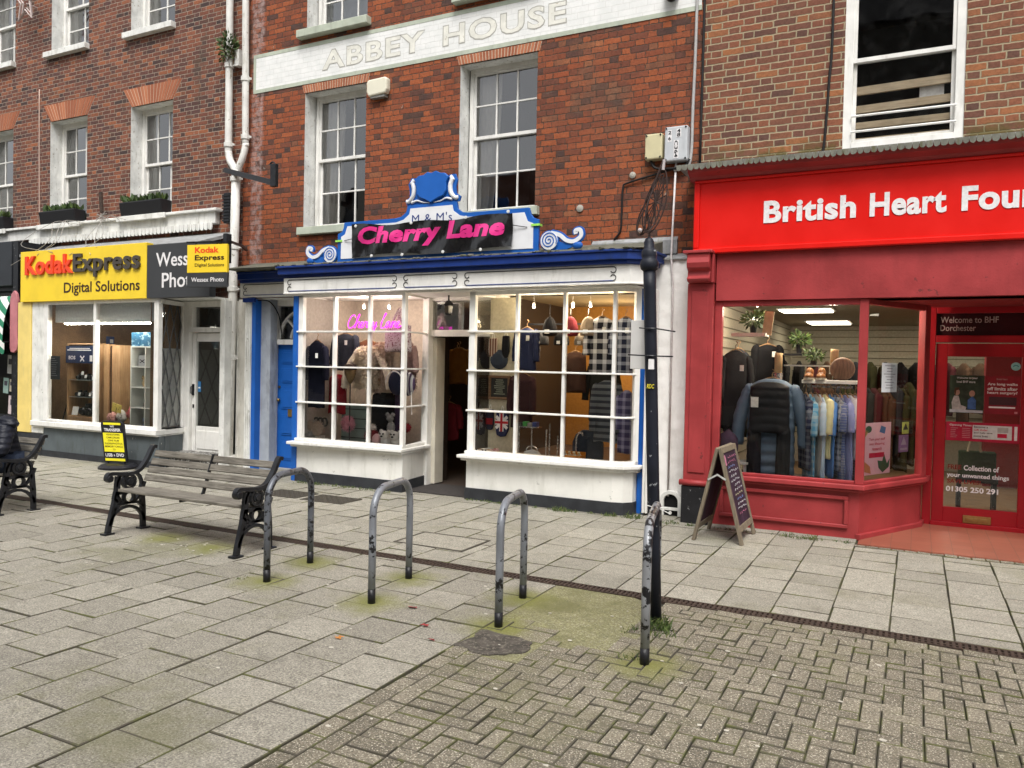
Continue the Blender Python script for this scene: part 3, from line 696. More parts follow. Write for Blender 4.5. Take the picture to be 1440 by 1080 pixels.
# painted name band: paint laid over the brick courses
M_band = bpy.data.materials.new('painted_brick_band'); b = NB(M_band); P = b.pos(); sx = b.n('ShaderNodeSeparateXYZ'); b.set(sx.inputs[0], P)
wv = b.m('MULTIPLY', b.m('SUBTRACT', b.noise(P, 12, 3), .5), .012); zc = b.m('FRACT', b.m('DIVIDE', b.m('ADD', sx.outputs[2], wv), .0678)); jz = b.m('LESS_THAN', zc, .1)
rowi = b.m('FLOOR', b.m('DIVIDE', sx.outputs[2], .0678)); xc = b.m('FRACT', b.m('ADD', b.m('DIVIDE', b.m('ADD', sx.outputs[0], 50), .2), b.m('MULTIPLY', rowi, .37))); jx = b.m('LESS_THAN', xc, .035)
j = b.m('MAXIMUM', jz, jx); n_ = b.noise(P, 6, 7, .7)
c = b.mix(b.step(n_, .35, .65), (.70, .71, .69), (.79, .79, .77)); c = b.mix(b.m('MULTIPLY', j, .28), c, (.45, .44, .41)); c = b.mix(b.m('MULTIPLY', b.step(b.noise(P, 11, 8, .8), .65, .7), .55), c, (.55, .5, .43))
b.base(c, .65); b.bump(b.m('SUBTRACT', b.m('MULTIPLY', n_, .4), j), .5, .006)
mb = MB(); mb.box(-8.24, -2.065, YW-.003, YW+.01, 5.255, 5.685); bd = mb.build('painted_band', M_band, ab)
mb = MB(); mb.box(-8.285, -2.06, YW-.006, YW+.01, 5.205, 5.254); mb.box(-8.285, -2.06, YW-.006, YW+.01, 5.686, 5.735); mb.box(-8.285, -8.241, YW-.006, YW+.01, 5.2545, 5.6855); mb.build('band_border', M_sage, bd)
M_lett = paint('cream_lettering', (.74, .73, .66), .7, .12, 9, .3, chip=(.5, .46, .38), chip_amt=.04); M_outl = plain('faded_outline', (.42, .41, .37), .8)
for wd, x_, w_ in (('ABBEY', -7.07, 1.62), ('HOUSE', -5.20, 1.63)):
    text('lettering_outline', wd, (x_, YW-.0046, 5.335), w_, .265, M_outl, bd, bold=.045, space=1.12)
    text('lettering', wd, (x_+.014, YW-.0062, 5.349), w_-.028, .237, M_lett, bd, bold=.022, space=1.12)
# ---- shop front woodwork
M_navy = paint('royal_navy_paint', (.010, .035, .19), .4, .15, 4, .15, grime=(.02, .03, .06), grime_amt=.5)
M_blue = paint('bright_blue_paint', (.012, .105, .42), .38, .1, 4, .12, chip=(.1, .16, .3), chip_amt=.0)
M_line = plain('black_line_paint', (.015, .016, .02), .4); M_moss = paint('mossy_lead', (.13, .125, .10), .9, .35, 9, .9, grime=(.07, .085, .02), grime_amt=.9)
corn = [(-8.2, 7.75), (-7.2, 7.75), (-7.2, 7.44), (-2.75, 7.44), (-2.58, 7.47), (-2.44, 7.56), (-2.36, 7.72), (-2.34, 8.1)]
mb = MB()
for o_, z0_, z1_ in ((0, 2.676, 2.70), (-.018, 2.60, 2.677), (-.06, 2.56, 2.601)): strip_along(mb, offset_plan(corn, o_), z0_, z1_, .16)
mb.build('cornice', M_navy, ab, bevel=.005)
mb = MB(); mb.prism([(-8.2, 7.79), (-7.24, 7.79), (-7.24, 7.48), (-2.75, 7.48), (-2.6, 7.5), (-2.46, 7.6), (-2.4, 7.74), (-2.38, 8.097), (-8.2, 8.097)], lambda u, v, t: (u, v, t), 2.665, 2.712)
mb.prism([(7.5, 2.712), (8.097, 2.712), (8.097, 2.86), (8.0, 2.83)], lambda u, v, t: (t, u, v), -8.2, -2.4)
for i in range(260):
    x = random.uniform(-8.2, -2.5); yy = 7.47 if x > -7.2 else 7.78; mb.ell((x, yy+random.uniform(-.02, .2), 2.712), (random.uniform(.01, .05), .03, random.uniform(.006, .022)), 7, 4, jit=.5)
mb.build('mossy_lead_top', M_moss, ab)
fplan = [(-7.15, 7.54), (-2.72, 7.54), (-2.58, 7.57), (-2.47, 7.66), (-2.43, 7.8)]
mb = MB(); strip_along(mb, fplan, 2.37, 2.559, .1); strip_along(mb, offset_plan(fplan, .012), 2.36, 2.378, .06); mb.box(-8.22, -7.151, 7.84, 7.95, 2.37, 2.559); mb.build('fascia', M_white, ab, bevel=.004)
mb = MB(); mb.box(-8.2, -7.16, 7.95, 8.2, 2.345, 2.36); mb.prism([(-7.14, 7.6), (-2.7, 7.6), (-2.55, 7.68), (-2.5, 8.1), (-2.5, 8.4), (-7.14, 8.4)], lambda u, v, t: (u, v, t), 2.34, 2.358); mb.build('soffit', M_white, ab)
mb = MB()
def panel_lines(x0, x1, y):
    for z, c_ in ((2.535, 0), (2.395, 1)):
        mb.cur = c_; mb.box(x0+.05, x1-.05, y-.006, y+.006, z-.0042, z+.0042)
    for xe, s_ in ((x0, 1), (x1, -1)):
        mb.cur = 0
        for zc, sg in ((2.505, 1), (2.425, -1)):
            pts = [(xe+s_*(.05-.03*math.sin(a)*1), y-.002, zc+sg*.03*math.cos(a)) for a in [i*PI*1.35/10 for i in range(11)]]
            mb.tube(pts, .0045, 5)
for a, b_ in ((-7.1, -5.39), (-5.33, -4.57), (-4.51, -2.7)): panel_lines(a, b_, 7.538)
panel_lines(-8.17, -7.22, 7.838)
mb.build('fascia_lines', [M_line, M_navy], ab)
# bay windows
def bay(plan, mull, z_sill, z_top, rails, label, left_ret=True, y_front=None):
    mb = MB(); strip_along(mb, plan, .13, .44, .14); mb.build('stall_riser', M_render, ab)
    mb = MB(); strip_along(mb, offset_plan(plan, .012), -.01, .13, .14); mb.build('plinth', paint('dark_plinth', (.03, .032, .036)), ab, bevel=.004)
    mb = MB(); strip_along(mb, offset_plan(plan, .075), .475, .512, .2); strip_along(mb, offset_plan(plan, .045), .445, .4745, .16); strip_along(mb, offset_plan(plan, .018), .512, .55, .1); mb.build('window_sill', M_white, ab, bevel=.007, seg=2)
    mb = MB(); strip_along(mb, plan, z_top-.05, z_top, .07)
    for r in rails: strip_along(mb, offset_plan(plan, .014), r-.0095, r+.0095, .05)
    for (mx, my, w_, ang) in mull: mb.obox((mx, my+.03, (.55+z_top)/2), (w_, .06, z_top-.55), Matrix.Rotation(ang, 3, 'Z'))
    fr = mb.build('bay_window', M_white, ab, bevel=.003); fr['label'] = label
    op = offset_plan(plan, -.03)
    zs = [.55]+sorted(rails)+[z_top-.05]
    for (xa, ya), (xb, yb) in zip(op, op[1:]):
        mb = MB()
        L = math.hypot(xb-xa, yb-ya); ncol = max(1, round(L/.57)) if L > .9 else 1
        for i in range(ncol):
            for za, zb in zip(zs, zs[1:]):
                p = lambda t: (xa+(xb-xa)*t, ya+(yb-ya)*t); t1 = random.uniform(-.003, .003); q0, q1 = p(i/ncol), p((i+1)/ncol)
                mb.poly([(q0[0], q0[1]+t1, za), (q1[0], q1[1]-t1, za), (q1[0], q1[1]-t1*.5, zb), (q0[0], q0[1]+t1*.5, zb)])
        mb.build('pane', M_faint if (abs(xb-xa) < .2 and abs(yb-ya) > .4) else M_shopglass, fr)
    return fr
RZ = [1.003, 1.452, 1.89]
planL = [(-7.0, 8.1), (-6.97, 7.62), (-5.34, 7.62), (-5.43, 8.24)]
bay(planL, [(-6.93, 7.62, .075, 0), (-6.40, 7.622, .032, 0), (-5.865, 7.622, .032, 0), (-5.365, 7.622, .05, 0), (-5.45, 8.2, .06, .2)], .5, 2.37, RZ, 'left bay window with square panes')
planR = [(-4.40, 8.24), (-4.50, 7.67), (-2.76, 7.67), (-2.65, 7.70), (-2.575, 7.79), (-2.565, 8.0)]
bay(planR, [(-4.46, 7.67, .075, 0), (-3.90, 7.672, .032, 0), (-3.335, 7.672, .032, 0), (-2.775, 7.672, .036, 0), (-2.575, 7.79, .06, .75)], .5, 2.35, RZ, 'right bay window with a rounded end')
# left pilasters and blue front door
def fluted(x0, x1, y, z0, z1, mat, name='pilaster'):
    mb = MB(); n = 3; w_ = (x1-x0); mb.box(x0, x1, y+.02, y+.14, z0, z1)
    for i in range(n):
        a = x0+w_*(i+.12)/n; mb.box(a, a+w_/n*.76, y, y+.0195, z0, z1)
    return mb.build(name, mat, ab, bevel=.006)
fluted(-8.145, -8.037, 7.86, 0, 2.345, M_whitem)
mb = MB(); mb.box(-8.44, -8.04, 8.03, 8.1, 0, 2.36); mb.build('rendered_strip', paint('stained_render', (.62, .60, .54), .8, .12, 5, .5, grime=(.3, .26, .2), grime_amt=.6), ab)
mb = MB(); mb.box(-8.036, -7.965, 7.88, 8.05, 0, 2.345); mb.build('blue_pilaster', M_blue, ab, bevel=.005)
mb = MB(); mb.box(-8.16, -7.95, 7.83, 7.875, 2.30, 2.36); mb.build('pilaster_cap', M_navy, ab, bevel=.005)
mb = MB(); mb.box(-7.99, -7.80, 7.985, 8.12, 0, 2.35); mb.build('grey_pier', paint('grey_washed_stone', (.34, .37, .41), .8, .2, 4, .5, grime=(.15, .155, .165), grime_amt=.8), ab, bevel=.008)
mb = MB(); mb.box(-7.04, -6.965, 7.60, 7.9, 0, 2.345); mb.build('blue_pilaster', M_blue, ab, bevel=.005)
mb = MB(); mb.box(-7.90, -7.84, 8.125, 8.3, 0, 2.35); mb.box(-7.84, -7.0, 8.125, 8.3, 1.74, 1.81); mb.box(-7.84, -7.0, 8.125, 8.3, 2.27, 2.35); mb.box(-7.02, -6.98, 8.1, 8.3, 0, 2.35); mb.build('door_frame', M_white, ab, bevel=.005)
mb = MB(); mb.box(-7.84, -7.02, 8.18, 8.22, .05, 1.74); dd_ = mb.build('blue_door', M_blue, ab)
mb = MB()
for za, zb in ((.16, .42), (.5, .78), (.86, 1.14), (1.22, 1.42), (1.48, 1.66)):
    for xa, xb in ((-7.76, -7.47), (-7.39, -7.1)):
        mb.box(xa, xb, 8.17, 8.179, za, zb); mb.box(xa+.025, xb-.025, 8.163, 8.17, za+.025, zb-.025)
mb.build('door_panel', M_blue, dd_, bevel=.003)
mb = MB(); mb.box(-7.62, -7.53, 8.15, 8.162, .76, .86); mb.lathe([(.012, 0), (.022, .012), (.022, .03), (.008, .04)], (-7.80, 8.178, .98), 10, Matrix.Rotation(PI/2, 3, 'X')); mb.lathe([(.018, 0), (.018, .012)], (-7.80, 8.178, 1.16), 10, Matrix.Rotation(PI/2, 3, 'X'))
mb.build('door_furniture', plain('old_brass', (.35, .24, .09), .35, .9), dd_)
mb = MB(); mb.box(-7.84, -7.02, 8.215, 8.22, 1.81, 2.27); mb.build('fanlight_pane', M_glass, ab)
mb = MB()
for r in (.40, .2): mb.bar([(-7.42+r*math.cos(a), 8.2, 1.83+r*math.sin(a)*.95) for a in [PI*i/16 for i in range(17)]], .028, .03, (0, 1, 0))
for a in (.25, .5, .75): mb.bar([(-7.42, 8.2, 1.83), (-7.42+.4*math.cos(PI*a), 8.2, 1.83+.38*math.sin(PI*a))], .02, .03, (0, 1, 0))
mb.build('fanlight_bars', M_white, ab)
mb = MB(); mb.box(-7.9, -6.9, 8.05, 8.4, -.01, .05); mb.build('door_step', plain('step_stone', (.3, .29, .26), .8), ab)
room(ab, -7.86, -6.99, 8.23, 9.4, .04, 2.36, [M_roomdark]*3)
# shop doorway between the bays
M_doorcream = paint('cream_paint', (.62, .58, .48), .5, .1, 5, .1)
mb = MB(); mb.box(-5.46, -5.385, 8.2, 8.34, 0, 2.36); mb.box(-5.385, -4.36, 8.24, 8.34, 1.86, 1.94); mb.box(-5.385, -4.36, 8.24, 8.34, 2.3, 2.36); mb.box(-4.40, -4.33, 8.2, 8.34, 0, 2.36); mb.build('door_frame', M_white, ab, bevel=.005)
mb = MB(); mb.box(-5.385, -5.33, 8.3, 8.5, .02, 1.85); mb.build('open_door', M_doorcream, ab, bevel=.004)
mb = MB(); mb.box(-5.385, -4.40, 8.29, 8.296, 1.94, 2.3); mb.build('transom_pane', M_glass, ab)
mb = MB(); mb.box(-5.40, -4.42, 7.72, 8.4, -.01, .012); mb.build('threshold', paint('dark_mat', (.045, .04, .038), .9, .3, 20, .5), ab)
# right end: blue pilaster, fluted strip, white rendered wall
mb = MB(); mb.box(-2.565, -2.492, 7.88, 8.05, 0, 2.35); mb.build('blue_pilaster', M_blue, ab, bevel=.005)
fluted(-2.49, -2.392, 7.82, .02, 2.33, M_white)
M_rough = paint('rough_white_render', (.83, .82, .79), .85, .05, 4, .55, chip=(.34, .31, .27), chip_amt=-.07, grime=(.55, .53, .48), grime_amt=.4, fine=28)
mb = MB(); nx, nz = 10, 60; ks = []
for j in range(nz+1):
    ks.append(mb.add([(-2.5+.47*i/nx, 8.0+.016*mnoise.noise(Vector((i*.9, j*.7, 3)))+.01*mnoise.noise(Vector((i*2.1, j*1.7, 9))), -.01+2.66*j/nz) for i in range(nx+1)]))
for p, q in zip(ks, ks[1:]):
    for i in range(nx): mb.face([p+i, p+i+1, q+i+1, q+i])
mb.poly([(-2.5, 8.0, 2.65), (-2.03, 8.0, 2.65), (-2.03, 8.1, 2.65), (-2.5, 8.1, 2.65)])
mb.build('rendered_strip', M_rough, ab, smooth=True)
mb = MB(); mb.prism([(8.1, 2.72), (7.97, 2.66), (7.97, 2.645), (8.1, 2.645)], lambda u, v, t: (t, u, v), -2.45, -2.05); mb.prism([(8.097, 2.9), (8.06, 2.86), (8.06, 2.72), (8.097, 2.72)], lambda u, v, t: (t, u, v), -3.2, -2.25); mb.build('lead_flashing', M_lead, ab)
# shop interior
M_cint = [plain('shop_wall_cream', (.62, .55, .45), .85), wood('shop_floorboards', (.09, .05, .03), (.15, .09, .05), 0), plain('ceiling_cream', (.6, .56, .5), .85)]
room(ab, -6.95, -5.47, 8.26, 8.75, .45, 2.36, M_cint, 'display_left'); 
M_cback = [plain('ochre_wall', (.42, .21, .05), .8), M_cint[1], plain('ceiling_dim', (.30, .25, .17), .85)]
room(ab, -4.36, -2.5, 8.26, 10.0, .45, 2.34, M_cback, 'display_right')
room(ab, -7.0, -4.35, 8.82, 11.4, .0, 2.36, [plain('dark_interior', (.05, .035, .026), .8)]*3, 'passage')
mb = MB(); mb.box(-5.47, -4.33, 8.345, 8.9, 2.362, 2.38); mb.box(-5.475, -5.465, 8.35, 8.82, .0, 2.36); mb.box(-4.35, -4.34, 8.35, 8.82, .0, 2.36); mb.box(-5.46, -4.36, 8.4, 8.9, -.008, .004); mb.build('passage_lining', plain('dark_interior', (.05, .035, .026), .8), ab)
mb = MB(); mb.box(-6.96, -5.46, 7.7, 8.26, .44, .452); mb.box(-4.42, -2.52, 7.76, 8.26, .44, .452); mb.box(-6.945, -6.925, 7.70, 8.26, .453, 2.33); mb.build('display_floor', plain('display_floor', (.35, .32, .28), .8), ab)
mb = MB(); mb.box(-4.44, -4.11, 8.06, 8.08, .455, 2.30); mb.build('display_partition', plain('partition_cream', (.55, .50, .36), .8), ab)
for sx in (-6.955, -5.455): pass

# ------------------------------------------------------------------ right-hand building with the red shop front
B_b = brick('brown_brick', [(.10, .052, .040), (.16, .066, .042), (.19, .08, .05), (.11, .055, .043), (.26, .095, .05), (.20, .078, .048), (.15, .066, .047), (.33, .13, .055), (.06, .042, .04)], (.38, .315, .205), .069, .215, .108, .0125, stain=.3, moss=((.09, .08, .018), 3.82, .2), mjit=.002)
bb = thing('brick_building', 'brown brick building with pale mortar above the red charity shop', 'building', (1.2, YW, 0))
mb = MB(); wall(mb, -2.048, 6.5, 2.6, 9.3, YW-.002, [(-.69, .31, 3.63, 5.45), (2.6, 3.6, 3.63, 5.45), (-.69, .31, 6.6, 8.2), (2.6, 3.6, 6.6, 8.2)], .07); mb.build('wall', [B_b, M_whitem], bb)
sash(bb, -.69, .31, 3.63, 5.45, YW+.01, 1, 1, 1, zm=4.46, fw=.075, gl=M_glassb)
for a in (2.6,): sash(bb, a, a+1, 3.63, 5.45, YW+.01, 1, 1, 1, zm=4.46, fw=.075)
for a in (-.69, 2.6): sash(bb, a, a+1, 6.6, 8.2, YW+.01, 1, 1, 1, fw=.075)
mb = MB(); mb.prism([(YW-.01, 9.3), (YW-.3, 9.3), (YW-.3, 9.42), (YW+.1, 9.7), (YW+4.5, 9.7), (YW+4.5, 9.3)], lambda u, v, t: (t, u, v), -2.04, 6.5); mb.build('roof', M_lead, bb)
mb = MB()
for z, dz in ((4.205, .075), (4.03, .07), (3.87, .06), (3.72, .06)): mb.obox((-.19, YW+.115, z), (.9, .03, dz), Matrix.Rotation(-.02 if z > 4 else .0, 3, 'Y'))
mb.build('timber_slats', wood('pale_pine', (.60, .46, .30), (.76, .62, .43), 0), bb)
mb = MB(); mb.box(-.05, .15, YW+.14, YW+.15, 4.05, 4.2); mb.build('white_paper', plain('paper_white', (.75, .75, .74), .8), bb)
mb = MB()
for z in (3.93, 3.785): mb.tube([(-.62, YW-.012, z), (.25, YW-.012, z)], .011, 8)
mb.build('guard_bar', M_white, bb)
M_redm = paint('faded_red_paint', (.335, .040, .042), .5, .2, 3, .3, chip=(.17, .03, .03), chip_amt=.012, grime=(.22, .03, .03), grime_amt=.35)
M_redd = paint('door_red_paint', (.32, .010, .016), .35, .1, 4, .1)
# lead ledge with scalloped hem, red cornice
mb = MB(); mb.prism([(YW-.004, 3.635), (YW-.02, 3.56), (7.56, 3.495), (7.55, 3.475), (YW-.004, 3.475)], lambda u, v, t: (t, u, v), -2.13, 5.5); mb.build('lead_ledge', M_lead, bb)
mb = MB(); x = -2.13
while x < 5.4:
    w_ = random.uniform(.045, .06); mb.prism([(x, 3.49), (x+w_-.003, 3.49)]+[(q, 3.465+(v-3.465)*random.uniform(.85, 1.1)) for q, v in arc(x+w_/2, 3.458, w_/2-.0015, 0, -PI, 5)], lambda u, v, t: (u, t, v), 7.538, 7.548); x += w_
mb.build('scalloped_hem', paint('mossy_hem', (.18, .18, .15), .8, .3, 9, .5, grime=(.1, .1, .04), grime_amt=.8), bb)
mb = MB(); mb.prism([(7.98, 3.47), (7.56, 3.47), (7.59, 3.42), (7.66, 3.39), (7.69, 3.36), (7.98, 3.36)], lambda u, v, t: (t, u, v), -2.03, 5.5); mb.build('cornice', M_redm, bb)
mb = MB(); mb.box(-1.76, 5.5, 7.74, 8.08, 2.19, 2.64); mb.build('fascia_lower', M_redm, bb); mb = MB(); mb.box(-2.0, 5.5, 7.74, 8.08, 2.641, 3.36); mb.build('sign_backing', M_redm, bb)
# pilaster and corbel
mb = MB(); mb.box(-2.03, -1.775, 7.70, 8.08, .42, 2.36); mb.box(-1.985, -1.82, 7.688, 7.70, .5, 2.28); mb.build('pilaster', M_redm, bb, bevel=.006)
mb = MB(); mb.prism([(7.70, 2.36), (7.63, 2.37), (7.61, 2.40), (7.64, 2.43), (7.65, 2.47), (7.60, 2.50), (7.585, 2.55), (7.60, 2.60), (7.60, 2.64), (8.0, 2.64), (8.0, 2.36)], lambda u, v, t: (t, u, v), -2.02, -1.80)
mb.box(-2.06, -1.77, 7.58, 8.0, 2.641, 2.67); mb.box(-1.797, -1.77, 7.66, 8.0, 2.36, 2.64); mb.build('corbel', M_redm, bb, bevel=.006)
mb = MB(); mb.tube([(-2.06, 7.69, .40), (-1.76, 7.69, .40)], .03, 10); mb.build('pilaster_moulding', M_redm, bb, smooth=True)
mb = MB(); mb.box(-2.04, -1.77, 7.68, 8.08, -.01, .37); mb.build('pilaster_base', paint('chipped_black_plinth', (.015, .015, .017), .6, .3, 8, .4, chip=(.25, .25, .25), chip_amt=.03), bb, bevel=.008)
rplan = [(-1.77, 7.77), (-.42, 7.77), (.08, 8.78), (.10, 8.98)]
mb = MB(); strip_along(mb, offset_plan(rplan, -.02), -.01, .43, .1); mb.build('stall_riser', M_redm, bb)
mb = MB(); strip_along(mb, offset_plan(rplan, .055), .455, .50, .16); strip_along(mb, offset_plan(rplan, .03), .43, .4545, .14); strip_along(mb, offset_plan(rplan[1:], .01), -.01, .05, .05); mb.build('window_sill', M_redm, bb, bevel=.006)
mb = MB()
for a in ((-1.68, -.52, .35, .385), (-1.68, -.52, .09, .125), (-1.68, -1.645, .126, .349), (-.555, -.52, .126, .349)): mb.box(a[0], a[1], 7.762, 7.789, a[2], a[3])
mb.build('riser_panel', M_redm, bb, bevel=.006)
mb = MB(); mb.box(-1.774, -1.70, 7.77, 7.84, .5, 2.19); mb.box(-1.70, -.47, 7.77, 7.84, 2.135, 2.19); mb.box(-1.70, -.47, 7.775, 7.835, .5, .53); mb.obox((-.435, 7.80, 1.345), (.075, .075, 1.69)); mb.obox((.06, 8.78, 1.345), (.07, .1, 1.69), Matrix.Rotation(-.46, 3, 'Z'))
mb.obox((-.19, 8.28, 2.165), (.06, 1.05, .05), Matrix.Rotation(-.459, 3, 'Z')); mb.obox((-.19, 8.28, .515), (.06, 1.05, .03), Matrix.Rotation(-.459, 3, 'Z')); mb.build('window_frame', M_redm, bb, bevel=.005)
mb = MB(); mb.poly([(-1.70, 7.80, .53), (-.47, 7.80, .53), (-.47, 7.80, 2.135), (-1.70, 7.80, 2.135)]); mb.build('shop_window_pane', M_shopglass, bb)
mb = MB(); mb.poly([(-.415, 7.84, .52), (.05, 8.76, .52), (.05, 8.76, 2.14), (-.415, 7.84, 2.14)]); mb.build('side_pane', M_shopglass, bb)
# door
mb = MB(); mb.box(.085, .165, 8.98, 9.08, -.01, 2.2); mb.box(1.02, 1.10, 8.98, 9.08, -.01, 2.2); mb.box(.165, 1.02, 8.98, 9.08, 1.84, 1.91); mb.box(.165, 1.02, 8.98, 9.08, 2.13, 2.2); mb.build('door_frame', M_redd, bb, bevel=.005)
mb = MB(); mb.box(.17, .275, 9.0, 9.05, .0, 1.83); mb.box(.905, 1.015, 9.0, 9.05, .0, 1.83); mb.box(.275, .905, 9.0, 9.05, 1.70, 1.83); mb.box(.275, .905, 9.0, 9.05, .0, .195); mb.box(.165, 1.02, 8.96, 9.0, .0, .045); dr = mb.build('shop_door', M_redd, bb, bevel=.004)
m2 = MB(); m2.box(.275, .905, 9.02, 9.026, .195, 1.70); m2.build('pane', M_shopglass, dr)
m2 = MB(); m2.box(.45, .69, 8.985, 8.999, .05, .125); m2.box(.475, .665, 8.978, 8.985, .07, .105); m2.build('letterbox', plain('brass', (.42, .29, .11), .35, .9), dr, bevel=.003)
mb = MB(); mb.box(.165, 1.02, 9.02, 9.03, 1.91, 2.13); tp = mb.build('transom_panel', plain('dark_transom', (.035, .006, .008), .15), bb)
M_wht = plain('white_vinyl', (.78, .76, .76), .5); M_pinkgrey = plain('shaded_vinyl', (.36, .26, .25), .5)
text('transom_lettering', 'Welcome to BHF', (.2, 9.016, 2.035), .5, .062, M_pinkgrey, tp, bold=.012); text('transom_lettering', 'Dorchester', (.2, 9.016, 1.955), .31, .06, M_pinkgrey, tp, bold=.012)
# mirrored side beyond the door (only its edge can be glimpsed)
mb = MB(); strip_along(mb, [(1.12, 8.98), (1.14, 8.78), (1.64, 7.77), (4.2, 7.77)], -.01, .5, .1); mb.box(1.11, 1.2, 8.7, 8.8, .5, 2.19); mb.box(1.6, 1.68, 7.77, 7.85, .5, 2.19); mb.box(1.68, 4.2, 7.77, 7.84, 2.13, 2.19); mb.box(4.2, 4.6, 7.7, 8.08, -.01, 2.64); mb.build('window_frame', M_redm, bb)
mb = MB(); mb.poly([(1.68, 7.80, .5), (4.2, 7.80, .5), (4.2, 7.80, 2.135), (1.68, 7.80, 2.135)]); mb.poly([(1.16, 8.76, .5), (1.63, 7.84, .5), (1.63, 7.84, 2.14), (1.16, 8.76, 2.14)]); mb.build('shop_window_pane', M_shopglass, bb)
mb = MB(); mb.prism([(-.38, 7.83), (.12, 8.85), (.12, 9.0), (1.06, 9.0), (1.06, 8.85), (1.6, 7.83)], lambda u, v, t: (u, v, t), 2.19, 2.2); mb.build('porch_soffit', M_redm, bb)
M_tile = bpy.data.materials.new('terracotta_tile'); b = NB(M_tile); bt = b.n('ShaderNodeTexBrick'); b.set(bt.inputs['Vector'], b.pos()); bt.offset = 0
bt.inputs['Scale'].default_value = 1; bt.inputs['Brick Width'].default_value = .16; bt.inputs['Row Height'].default_value = .16; bt.inputs['Mortar Size'].default_value = .003
bt.inputs['Color1'].default_value = (.25, .068, .042, 1); bt.inputs['Color2'].default_value = (.30, .088, .055, 1); bt.inputs['Mortar'].default_value = (.13, .06, .042, 1)
b.base(b.mix(b.m('MULTIPLY', b.noise(b.pos(), 9, 6), .45), bt.outputs[0], (.28, .13, .08)), .45); b.bump(bt.outputs['Fac'], -.3, .003)
mb = MB(); mb.prism([(-.42, 7.74), (-.42, 7.56), (1.66, 7.56), (1.66, 7.74), (1.1, 8.9), (1.1, 9.03), (.12, 9.03), (.09, 8.8)], lambda u, v, t: (u, v, t), -.01, .006); mb.build('tiled_threshold', M_tile, bb)
M_bint = [plain('slatwall_cream', (.50, .46, .36), .8), wood('vinyl_wood_floor', (.24, .14, .07), (.34, .21, .11), 0), plain('ceiling_warm', (.36, .32, .23), .9)]
room(bb, -1.93, 4.3, 7.86, 14.2, .0, 2.3, M_bint, 'shop_interior')
mb = MB(); z = .5
while z < 2.3: mb.box(-1.929, -1.922, 7.9, 14, z, z+.012); mb.box(-1.9, 4.3, 14.185, 14.192, z, z+.012); z += .115
mb.build('slat_grooves', plain('groove_shadow', (.2, .18, .13), .9), bb)
mb = MB(); mb.box(-1.9, -.46, 7.88, 8.75, .40, .44); mb.build('window_bed', plain('window_bed', (.12, .1, .09), .8), bb)
mb = MB(); mb.box(.85, 1.5, 12.6, 12.95, 0, 1.95); mb.build('inner_partition', [plain('inner_red', (.25, .02, .025), .7)], bb)
mb = MB(); mb.prism([(-.42, 7.9), (.06, 8.85), (.06, 9.05), (1.1, 9.05), (1.1, 8.85), (1.62, 7.9), (1.62, 7.86), (-.42, 7.86)], lambda u, v, t: (u, v, t), 2.205, 2.215); mb.build('porch_roof', M_roomdark, bb)

# ------------------------------------------------------------------ terrace opposite, behind the camera: seen only as reflections
for i, (x0, x1, h, col) in enumerate(((-22, -13.5, 5.6, 0), (-13.5, -6.5, 6.4, 1), (-6.5, 1.5, 10.4, 0), (1.5, 10, 9.6, 1))):
    t = thing('terrace_house', ['low rendered terrace house across the street at the far left', 'tall brick terrace house across the street, left of centre', 'tall rendered terrace house across the street facing the clothes shop', 'tall brick terrace house across the street facing the charity shop'][i], 'house', ((x0+x1)/2, -6, 0))
    hl = []; n = 3; sp = (x1-x0)/n
    for k in range(n):
        for z in (3.4, 6.0): hl.append((x0+sp*(k+.5)-.55, x0+sp*(k+.5)+.55, z, z+1.7))
    hl.append((x0+.6, x1-.6, .5, 2.4))
    mb = MB()
    xs = sorted({x0, x1, *[q for hh in hl for q in hh[:2]]}); zs = sorted({0, h, *[q for hh in hl for q in hh[2:]]})
    for a, b_ in zip(xs, xs[1:]):
        for c, d_ in zip(zs, zs[1:]):
            if not any(q[0] < (a+b_)/2 < q[1] and q[2] < (c+d_)/2 < q[3] for q in hl): mb.box(a, b_, -6.3, -6.0, c, d_)
    mb.build('wall', plain('opposite_wall_%d' % col, [(.42, .40, .36), (.16, .08, .06)][col], .9), t)
    mb = MB(); mb.prism([(-5.8, h), (-9, h+2.2), (-12, h)], lambda u, v, tt: (tt, u, v), x0, x1); mb.build('roof', plain('slate_roof', (.07, .07, .08), .8), t)
    for q in hl:
        mb = MB(); mb.box(q[0], q[1], -6.2, -6.18, q[2], q[3]); mb.build('window', plain('dark_pane', (.03, .035, .04), .1), t)
# ------------------------------------------------------------------ signs
M_redink = plain('sign_red', (.80, .065, .02), .4, var=.04); M_brown = plain('sign_dark_brown', (.045, .02, .012), .4); M_dgrey = plain('letter_dark_grey', (.065, .055, .045), .4)
M_yshade = plain('letter_edge', (.30, .07, .02), .5); M_charc = paint('charcoal_board', (.045, .047, .05), .4, .08, 4, .05)
t = thing('shop_sign', 'large yellow shop sign with raised red and dark grey lettering on the photo shop', 'sign', (-10.8, YK, 2.3))
mb = MB(); mb.box(-12.265, -9.412, YK-.05, YK+.06, 2.335, 3.10); mb.build('board', M_yel, t, bevel=.004)
text('lettering', 'Kodak', (-12.11, YK-.052, 2.735), 1.13, .285, M_redink, t, bold=.03, extrude=.03, space=1.09)
text('lettering', 'Express', (-10.96, YK-.052, 2.665), 1.44, .345, M_dgrey, t, bold=.025, extrude=.03, space=1.09)
text('small_lettering', 'Digital Solutions', (-11.20, YK-.052, 2.405), 1.66, .20, M_brown, t, bold=.012, extrude=.002)
t = thing('shop_sign', 'charcoal sign with white lettering at the right of the yellow photo shop sign', 'sign', (-8.8, YK, 2.3))
